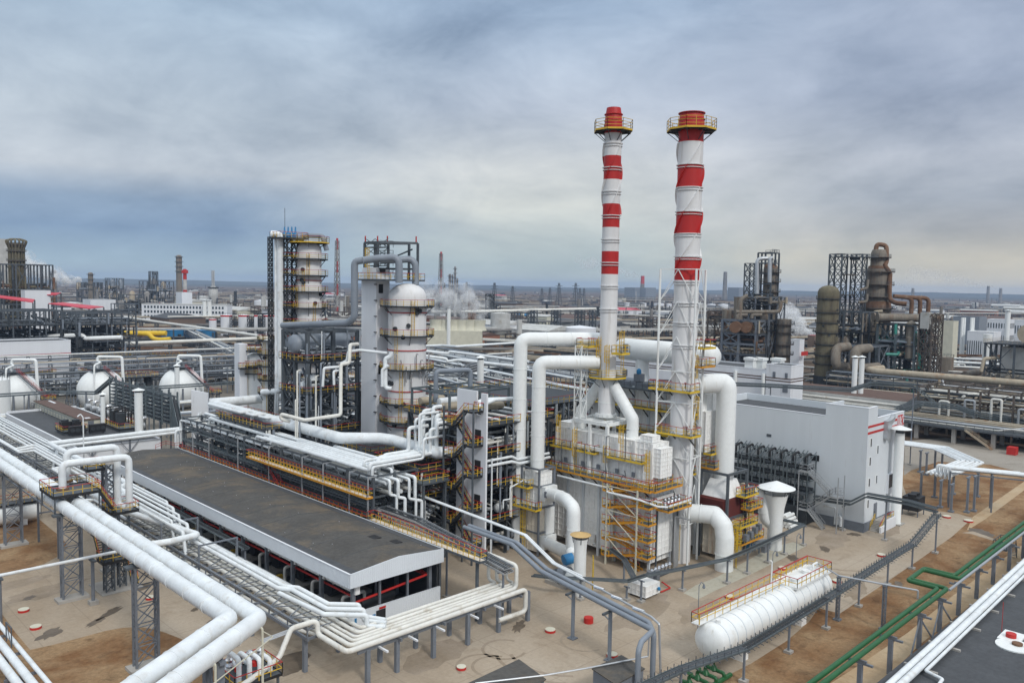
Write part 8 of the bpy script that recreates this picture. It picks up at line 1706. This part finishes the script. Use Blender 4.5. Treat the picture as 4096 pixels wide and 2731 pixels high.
for k,xb in enumerate((1823,1838,1888,1900)): g=at(B5(xb,760),455);M().cyl(g,(g.x,g.y,hz(g,B5(xb,645))),.75,n=10).thing('chimney','duct_white',f'thin white flue before the blue grey shed, {nth(k)} from the left','flue','thin white flues')
g=at(B5(2142,690),470);vent(g.x,g.y,0,hz(g,B5(2142,590)),1.4,'stout white flue behind the taller white building');g=at(B5(2005,800),430);M().cyl(g,(g.x,g.y,hz(g,B5(2003,760))),2.2,n=14).thing('storage_tank','duct_white','small upright white tank before the dark window band','tank')
rb('red roofed cabin seen between the rusty columns',745,822,768,800,520,'far_brown','roof_red',parapet=0);rb('red roofed house by the white steam',632,690,705,730,640,'clad_light','roof_red',parapet=0)
plume('white steam rising between the rusty columns',at(B5(790,690),560,8),Vector((-.9,.7,.75)),30,2,8,9,.45,50)
# ------------------------------------------------------------------ the far plain
farstack('red and white lattice chimney between the two white columns',B2(575,640),B2(575,252)[1],900,1.2,7,lattice=3.8)
farstack('dark lattice chimney right of the thick white column',B3(140,560),B3(140,128)[1],1150,1.4,7,'far_grey',lattice=4.2)
farstack('far banded power chimney trailing smoke right of the thinner chimney',B4(540,1180),B4(540,1060)[1],2600,6,3,'far_grey')
farstack('far plain grey chimney right of the thicker chimney',B4(1023,1180),B4(1023,1036)[1],2600,6,0,'far_grey')
farstack('rust red stack behind the cooling tower',B3(395,660),B3(395,478)[1],620,1.1,0,'rust')
farstack('small white vent mast in front of the cooling tower',B3(213,760),B3(213,640)[1],430,1.0,0,'duct_white')
for k,(xb,yt_,w_) in enumerate(((222,325,26),(268,258,18),(288,365,16),(246,330,14),(175,405,14))): g=at(B3(xb,520),1250);pcol('far_column',f'far grey process column in the cluster right of the lattice chimney, #N from the left',g,w_/2/2.24*1250/CF,0,hz(g,B3(xb,yt_)),[hz(g,B3(xb,yt_+25+40*j)) for j in range(3)],'far_grey',plr=1.8,platmat=('steel','steel','steel'),det=0,n=14,lad=False,group='far column cluster')
# cooling tower with five fan stacks, its row of boxes
g=at(B3(90,890),430);b=at(B3(510,868),430);d=b-g;L_=d.length;ex=d.normalized();ey=Vector((-ex.y,ex.x,0));t=T('cooling_tower','cream cooling tower with a row of fan stacks breathing steam','cooling tower',g);z1=hz(g,B3(290,835))
def ob(m,x0,x1,y0,y1,z0_,z1_): return m.prism([(g+ex*a+ey*b_)[:2] for a,b_ in ((x0,y0),(x1,y0),(x1,y1),(x0,y1))],z0_,z1_)
ob(M(),-4,L_,0,12,0,z1).put('basin_wall','cream',t)
for k in range(6): c=g+ex*((k-.35)*L_/5.6+2)+ey*6;M().lathe((c.x,c.y,z1),[(4.6,0),(3.9,1.5),(3.7,3),(4.1,5.6)],18,capt=False).put('fan_stack','cream',t)
for k in range(3): c=g+ex*(k*L_/2.4+4)+ey*6;plume(f'pale steam above the cooling tower fan stacks, {nth(k)} from the left',(c.x,c.y,z1+6),Vector((-.5,.4,1)),16,3,8,20+k,.14)
for k in range(11): c=at(B3(230+k*62,935-k*2.5),370);M().cb(c.x,c.y,0,4.2,4.2,6.4).cb(c.x,c.y,6.4,2.8,2.8,1.0).thing('cooler_box','galv',f'pale finned cooler box in the row before the cooling tower, {nth(k)} from the left','cooler','row of cooler boxes')
pipe('green header pipe behind the cooler boxes',[at(B3(100,880),395,3),at(B3(900,930),395,3)],.7,'teal',n=8)
pipe('long pale main pipe carried straight across the centre plain on lattice legs',[gd(B3(60,665),590),gd(B3(400,662),590),gd(B3(1530,638),610)],.95,'pipe_warm',n=8)
for k,xb in enumerate((610,800,830,950,975,1160,1185,1370,1400,1500)): g_=at(B3(xb,800),600);M().lattice(g_,(g_.x,g_.y,hz(g_,B3(xb,650))),3.4,.5,.28,3.6).thing('lattice_trestle','steel',f'lattice leg under the long centre main, {nth(k)} from the left','trestle','legs under the long centre main')
vtank('white upright tank right of the cooling tower steam',at(B3(675,760),560).x,at(B3(675,760),560).y,6.8,hz(at(B3(675,760),560),B3(675,678)),'old_white')
g_=at(B3(580,650),720);M().lattice(g_,(g_.x,g_.y,hz(g_,B3(580,508))),5.2,.9,.6,4).thing('dark_tower','steel_dark','dark boxy lattice tower on the centre plain','tower')
for k,(xb,wb,yt_,yb_) in enumerate(((215,70,590,655),(310,60,575,655),(110,60,585,650),(430,70,600,655))): g_=at(B3(xb,yb_),680);w_=wb/2.24*680/CF*.6;M().box(g_.x-w_/2,g_.x+w_/2,g_.y-w_/2,g_.y+w_/2,0,hz(g_,B3(xb,yt_))).thing('furnace_block','steel_dark' if k != 3 else 'rust',f'dark furnace block on the left of the centre plain, #N from the left','furnace','dark furnace blocks')
# rail tank wagons
for k in range(26):
    g_=at(B3(640+k*36,590-k*.5),1000);t=M().lathe((0,0,0),[(.2,-5.4),(1.5,-5.2),(1.6,-4.8),(1.6,4.8),(1.5,5.2),(.2,5.4)],12,axis='x');a=AZ-pi/2+.02
    t.v=[(g_.x+v[0]*cos(a)-v[1]*sin(a),g_.y+v[0]*sin(a)+v[1]*cos(a),v[2]+3.0) for v in t.v];n0=len(t.v);t.cb(g_.x,g_.y,0.3,2,2,1.2)
    t.thing('tank_wagon',('cream','steel_dark','blue','rust_pipe')[(k*7//3) % 4],f'rail tank wagon on the centre siding, {nth(k)} from the left','rail wagon','rail tank wagons')
for k,(xb,m_) in enumerate(((1910,'steel_dark'),(1960,'steel_dark'),(2015,'steel_dark'),(2075,'steel_dark'),(2180,'teal'),(2230,'teal'))): g_=at(B1(xb,665),860);M().cb(g_.x,g_.y,.8,9,7,3.4).cb(g_.x,g_.y,0,7,5,.8).thing('freight_wagon',m_,f'freight wagon behind the white tanks, {nth(k)} from the left','rail wagon','freight wagons')
# tank farms on the horizon
for k,(q,wb,hb,D,s_) in enumerate([(B4(458,1175),42,30,1500,1),(B4(538,1178),56,32,1500,1),(B4(640,1178),60,32,1500,1),(B4(700,1180),30,30,1500,1),(B4(870,1178),44,32,1500,1),(B4(905,1178),30,30,1500,1),(B4(950,1180),50,32,1500,1),(B4(1020,1180),62,32,1500,1),(B5(2085,555),110,40,1000,2),(B5(2200,555),76,40,1000,2),(B1(1950,520),110,28,1600,0),(B1(2235,520),60,24,1700,0),(B1(1690,520),90,20,1700,0)]):
    g_=at(q,D);zo=B4 if s_ == 1 else None;sc={1:1.465,2:1.7423,0:2.0909}[s_];vtank(f'far pale tank of the horizon farms, #N from the left',g_.x,g_.y,wb/2/sc*D/CF,hb/sc*D/CF,'clad_light' if s_ != 0 else 'old_white',((.8,'red'),) if s_ == 2 else (),'far tank farms',rail=False)
for k,(xb,yb_,wb,hb,D) in enumerate(((500,1145,110,24,2500),(560,1145,100,22,2500),(1100,1150,100,22,2600))): g_=at(B4(xb,1160),D);M().cb(g_.x,g_.y,0,wb/1.465*D/CF,40,hz(g_,B4(xb,1128))).thing('far_hall','grey_pipe',f'bluish far hall under the smoking chimney, {nth(k)} from the left','hall','bluish far halls')
plume('grey smoke trailing left from the banded power chimney',gd(B4(538,1062),2600),gd(B4(420,1035),2600)-gd(B4(538,1062),2600),200,6,22,31,.2)
plume('thin smoke band at the right horizon',gd(B5(2092,445),3000),gd(B5(1860,395),3000)-gd(B5(2092,445),3000),340,6,28,33,.12)
plume('second thin smoke band at the right horizon',gd(B5(1480,440),3000),gd(B5(1320,400),3000)-gd(B5(1480,440),3000),240,5,22,34,.1)
for k,(q,yt_,D) in enumerate(((B5(1483,470),440,3000),(B5(2008,470),425,3000),(B5(2095,470),440,3000))): farstack(f'tiny far chimney under the right horizon smoke, {nth(k)} from the left',q,B5(0,yt_)[1],D,5,0,'far_grey')
# pylons and poles
py=[(B3(372,460),400,1300),(B3(622,480),405,1200),(B3(1200,480),408,1300),(B3(1350,480),408,1300),(B3(1120,490),450,1600),(B3(1048,490),455,1600),(B3(1388,490),455,1600),(B3(1425,490),455,1700),(B3(785,500),435,1300)]
for k,(q,yt_,D) in enumerate(py): g_=at(q,D);z=hz(g_,(q[0],B3(0,yt_)[1]));m=M().lattice(g_,(g_.x,g_.y,z),(z*.2,z*.04),.5,.3,z*.12,1);u=Vector((sin(AZ),-cos(AZ),0));[m.beam(Vector((g_.x,g_.y,z*f))-u*z*.13,Vector((g_.x,g_.y,z*f))+u*z*.13,.6) for f in (.78,.9)];m.thing('pylon','steel',f'lattice power pylon on the centre horizon, #N from the left','pylon','power pylons')
g_=at(B1(1782,500),1500);z=hz(g_,B1(1782,382));M().lattice(g_,(g_.x,g_.y,z),3.4,.7,.4,4).thing('radio_mast','old_white','thin pale radio mast on the left horizon','mast')
# scattered far plant, each its own thing
rr=random.Random(99);u=Vector((sin(AZ),-cos(AZ),0));v_=Vector((cos(AZ),sin(AZ),0));cnt={'shed':0,'rack':0,'tank':0,'unit':0,'pole':0}
zones=('left','centre','right')
for i in range(330):
    D=480*(5.2**rr.random());sx=rr.uniform(-150,4250);
    if sx < 1150 and D < 640: D += 300
    if sx > 2750 and D < 560: D += 150
    g_=gd((sx,1365),D);x,y=g_.x,g_.y;kind=rr.choices(('rack','shed','tank','unit','pole'),(3.4,3.2,1.3,1.6,1.1))[0];n_=cnt[kind];cnt[kind] += 1
    zn=zones[0] if sx < 1300 else zones[1] if sx < 2700 else zones[2];far='near' if D < 800 else 'middle' if D < 1400 else 'far'
    lab={'rack':'low pale pipe rack','shed':'low plain building','tank':'pale upright tank','unit':'grey frame with process columns','pole':'thin pole'}[kind]+f' on the {zn} plain, {far} belt, #N from the left'
    grp={'rack':'pipe racks of the far plain','shed':'buildings of the far plain','tank':'tanks of the far plain','unit':'process units of the far plain','pole':'poles of the far plain'}[kind]
    if kind == 'rack':
        L_=rr.uniform(80,330);w_=rr.uniform(4,8);z=rr.uniform(6,11);dx_=rr.random() < .62;m=M();a=Vector((x,y,0));d=(Vector((1,.0,0)) if dx_ else Vector((0,1,0)))
        d=(d+u*(1.2 if dx_ else -.9)).normalized();s=Vector((-d.y,d.x,0));k=int(L_/12)
        for j in range(k+1): c=a+d*(j*12-L_/2);m.beam(c-s*w_/2,c-s*w_/2+Vector((0,0,z)),.5);m.beam(c+s*w_/2,c+s*w_/2+Vector((0,0,z)),.5)
        m.beam(a-s*w_/2-d*L_/2+Vector((0,0,z)),a-s*w_/2+d*L_/2+Vector((0,0,z)),.5);t=T('pipe_rack',lab,'pipe rack',(x,y,0),grp);m.put('frame','steel',t);m=M()
        for j in range(5): o=s*(w_*(j/4-.5));m.beam(a+o-d*L_/2+Vector((0,0,z+.3)),a+o+d*L_/2+Vector((0,0,z+.3)),rr.uniform(.5,1.1))
        m.put('pipe_bundle',rr.choice(('pipe_warm','old_white','far_grey','rust_pipe')),t)
    elif kind == 'shed':
        w_,l_,h=rr.uniform(12,30),rr.uniform(20,70),rr.uniform(5,12);wm=rr.choice(('clad_light','old_white','old_white','brick','cream','far_brown','clad_light'));rm=rr.choice(('old_white','roof_grey','roof_brown','old_white','roof_grey','roof_red' if rr.random() < .25 else 'old_white'))
        t=T('building',lab,'building',(x,y,0),grp);M().box(x-w_/2,x+w_/2,y-l_/2,y+l_/2,0,h).put('wall',wm,t);M().ext([(x-w_/2-.4,y-l_/2-.4,h+.01),(x+w_/2+.4,y-l_/2-.4,h+.01),(x,y-l_/2-.4,h+w_*.12)],(0,l_+.8,0)).put('roof',rm,t)
        M().box(x-w_/2-.1,x-w_/2-.001,y-l_/2+2,y+l_/2-2,h*.45,h*.7).put('window_band','glass',t)
    elif kind == 'tank': M().lathe((x,y,0),[(rr.uniform(5,11),0)]*1+[(1,0)],4) and None;r_=rr.uniform(5,11);h=r_*rr.uniform(.7,1.5);M().lathe((x,y,0),[(r_,0),(r_,h),(.1,h*1.1)],20).thing('storage_tank',rr.choice(('old_white','clad_light','rust_tower','old_white')),lab,'tank',grp)
    elif kind == 'unit':
        t=T('process_unit',lab,'process unit',(x,y,0),grp);h=rr.uniform(9,20);w_=rr.uniform(8,18);m=M()
        for a in (-1,0,1):
            for b in (-1,0,1): m.cb(x+a*w_/2,y+b*w_/2,0,.7,.7,h)
        for f in (.35,.7,1):
            for a in (-1,0,1): m.beam((x-w_/2,y+a*w_/2,h*f),(x+w_/2,y+a*w_/2,h*f),.6);m.beam((x+a*w_/2,y-w_/2,h*f),(x+a*w_/2,y+w_/2,h*f),.6)
        m.put('frame',rr.choice(('steel','steel_brown','steel_dark')),t);m=M()
        for j in range(rr.randint(1,4)): M().lathe((x+rr.uniform(-w_/2,w_/2),y+rr.uniform(-w_/2,w_/2),0),[(rr.uniform(1,2.2),0),(1.5,h*rr.uniform(1,1.9)),(.1,h*1.2)],12).put('column',rr.choice(('far_grey','rust_tower','old_white','steel_dark')),t)
        for j in range(5): a=rr.uniform(-1,1)*w_/2;m.beam((x-w_*.6,y+a,h*rr.uniform(.2,1)),(x+w_*.6,y+a,h*rr.uniform(.2,1)),.8).cut()
        m.each('pipe',rr.choice(('rust_pipe','pipe_warm','steel_dark')),t)
    else: h=rr.uniform(16,34);M().cyl((x,y,0),(x,y,h),rr.uniform(.25,.7),n=6).cb(x,y,h-1,1.6,1.6,.6).thing('pole',rr.choice(('steel_dark','old_white','far_grey')),lab,'pole',grp)
# the mass of low pipework, sleepers, tracks and huts nobody could count
def clutter(name,mt,n,seed,d0,d1,hmax,label,thin=True):
    r=random.Random(seed);m=M()
    for i in range(n):
        D=d0*((d1/d0)**r.random());sx=r.uniform(-300,4400)
        if D < 420 and (sx > 2700 or sx < 900): D += 260
        g_=gd((sx,1365),D);h=r.uniform(.4,hmax);L_=r.uniform(6,70) if thin else r.uniform(2,14);w_=r.uniform(.5,1.6) if thin else r.uniform(2,9);a=0 if r.random() < .5 else pi/2
        if r.random() < .5: a=AZ-pi/2+r.uniform(-.15,.15)
        z0=r.uniform(0,6) if thin else 0;p=Vector((g_.x,g_.y,0));d=Vector((cos(a),sin(a),0));s=Vector((-d.y,d.x,0))
        m.prism([(p+d*L_*q+s*w_*e)[:2] for q,e in ((-.5,-.5),(.5,-.5),(.5,.5),(-.5,.5))],z0,z0+(min(h,1.2) if thin else h))
    o=m.thing(name,mt,label,'plant clutter',None,'stuff')
for k,(mt_,n,lab) in enumerate((('rust_pipe',1100,'mass of low pale pipework covering the plain'),('far_grey',900,'mass of low grey pipework covering the plain'),('rust',500,'mass of low rust brown pipework covering the plain'),('steel_dark',1000,'mass of low dark pipework covering the plain'))): clutter('pipework_mass',mt_,n,200+k,300,3200,3,lab)
for k,(mt_,n,lab) in enumerate((('old_white',300,'mass of small pale huts and boxes covering the plain'),('steel_dark',600,'mass of small dark boxes covering the plain'),('far_brown',620,'mass of small brown boxes covering the plain'))): clutter('hut_mass',mt_,n,300+k,420,4200,6,lab,False)
r=random.Random(5);m=M()
for i in range(260):
    D=900*(4.5**r.random());g_=gd((r.uniform(-300,4400),1365),D);h=r.uniform(5,17);w_=.4+D*.0003;m.cb(g_.x,g_.y,0,w_,w_,h)
m.thing('pole_mass','steel_dark','mass of thin far poles and masts along the horizon','plant clutter',None,'stuff')

# number the look-alikes of each row from the left of the view
rows={}
for o in bpy.data.objects:
    l=o.get('label','')
    if '#N' in l: p=Vector(o['_w'])-Vector((0,0,CH));rows.setdefault(l,[]).append((p.dot(RT)/max(p.dot(FW),1),o.name,o))
for l,v in rows.items():
    for k,(_,_,o) in enumerate(sorted(v,key=lambda e: e[:2])): o['label']=l.replace('#N',nth(k)) if len(v) > 1 else l.replace(', #N from the left','')
for o in bpy.data.objects:
    if '_w' in o: del o['_w']
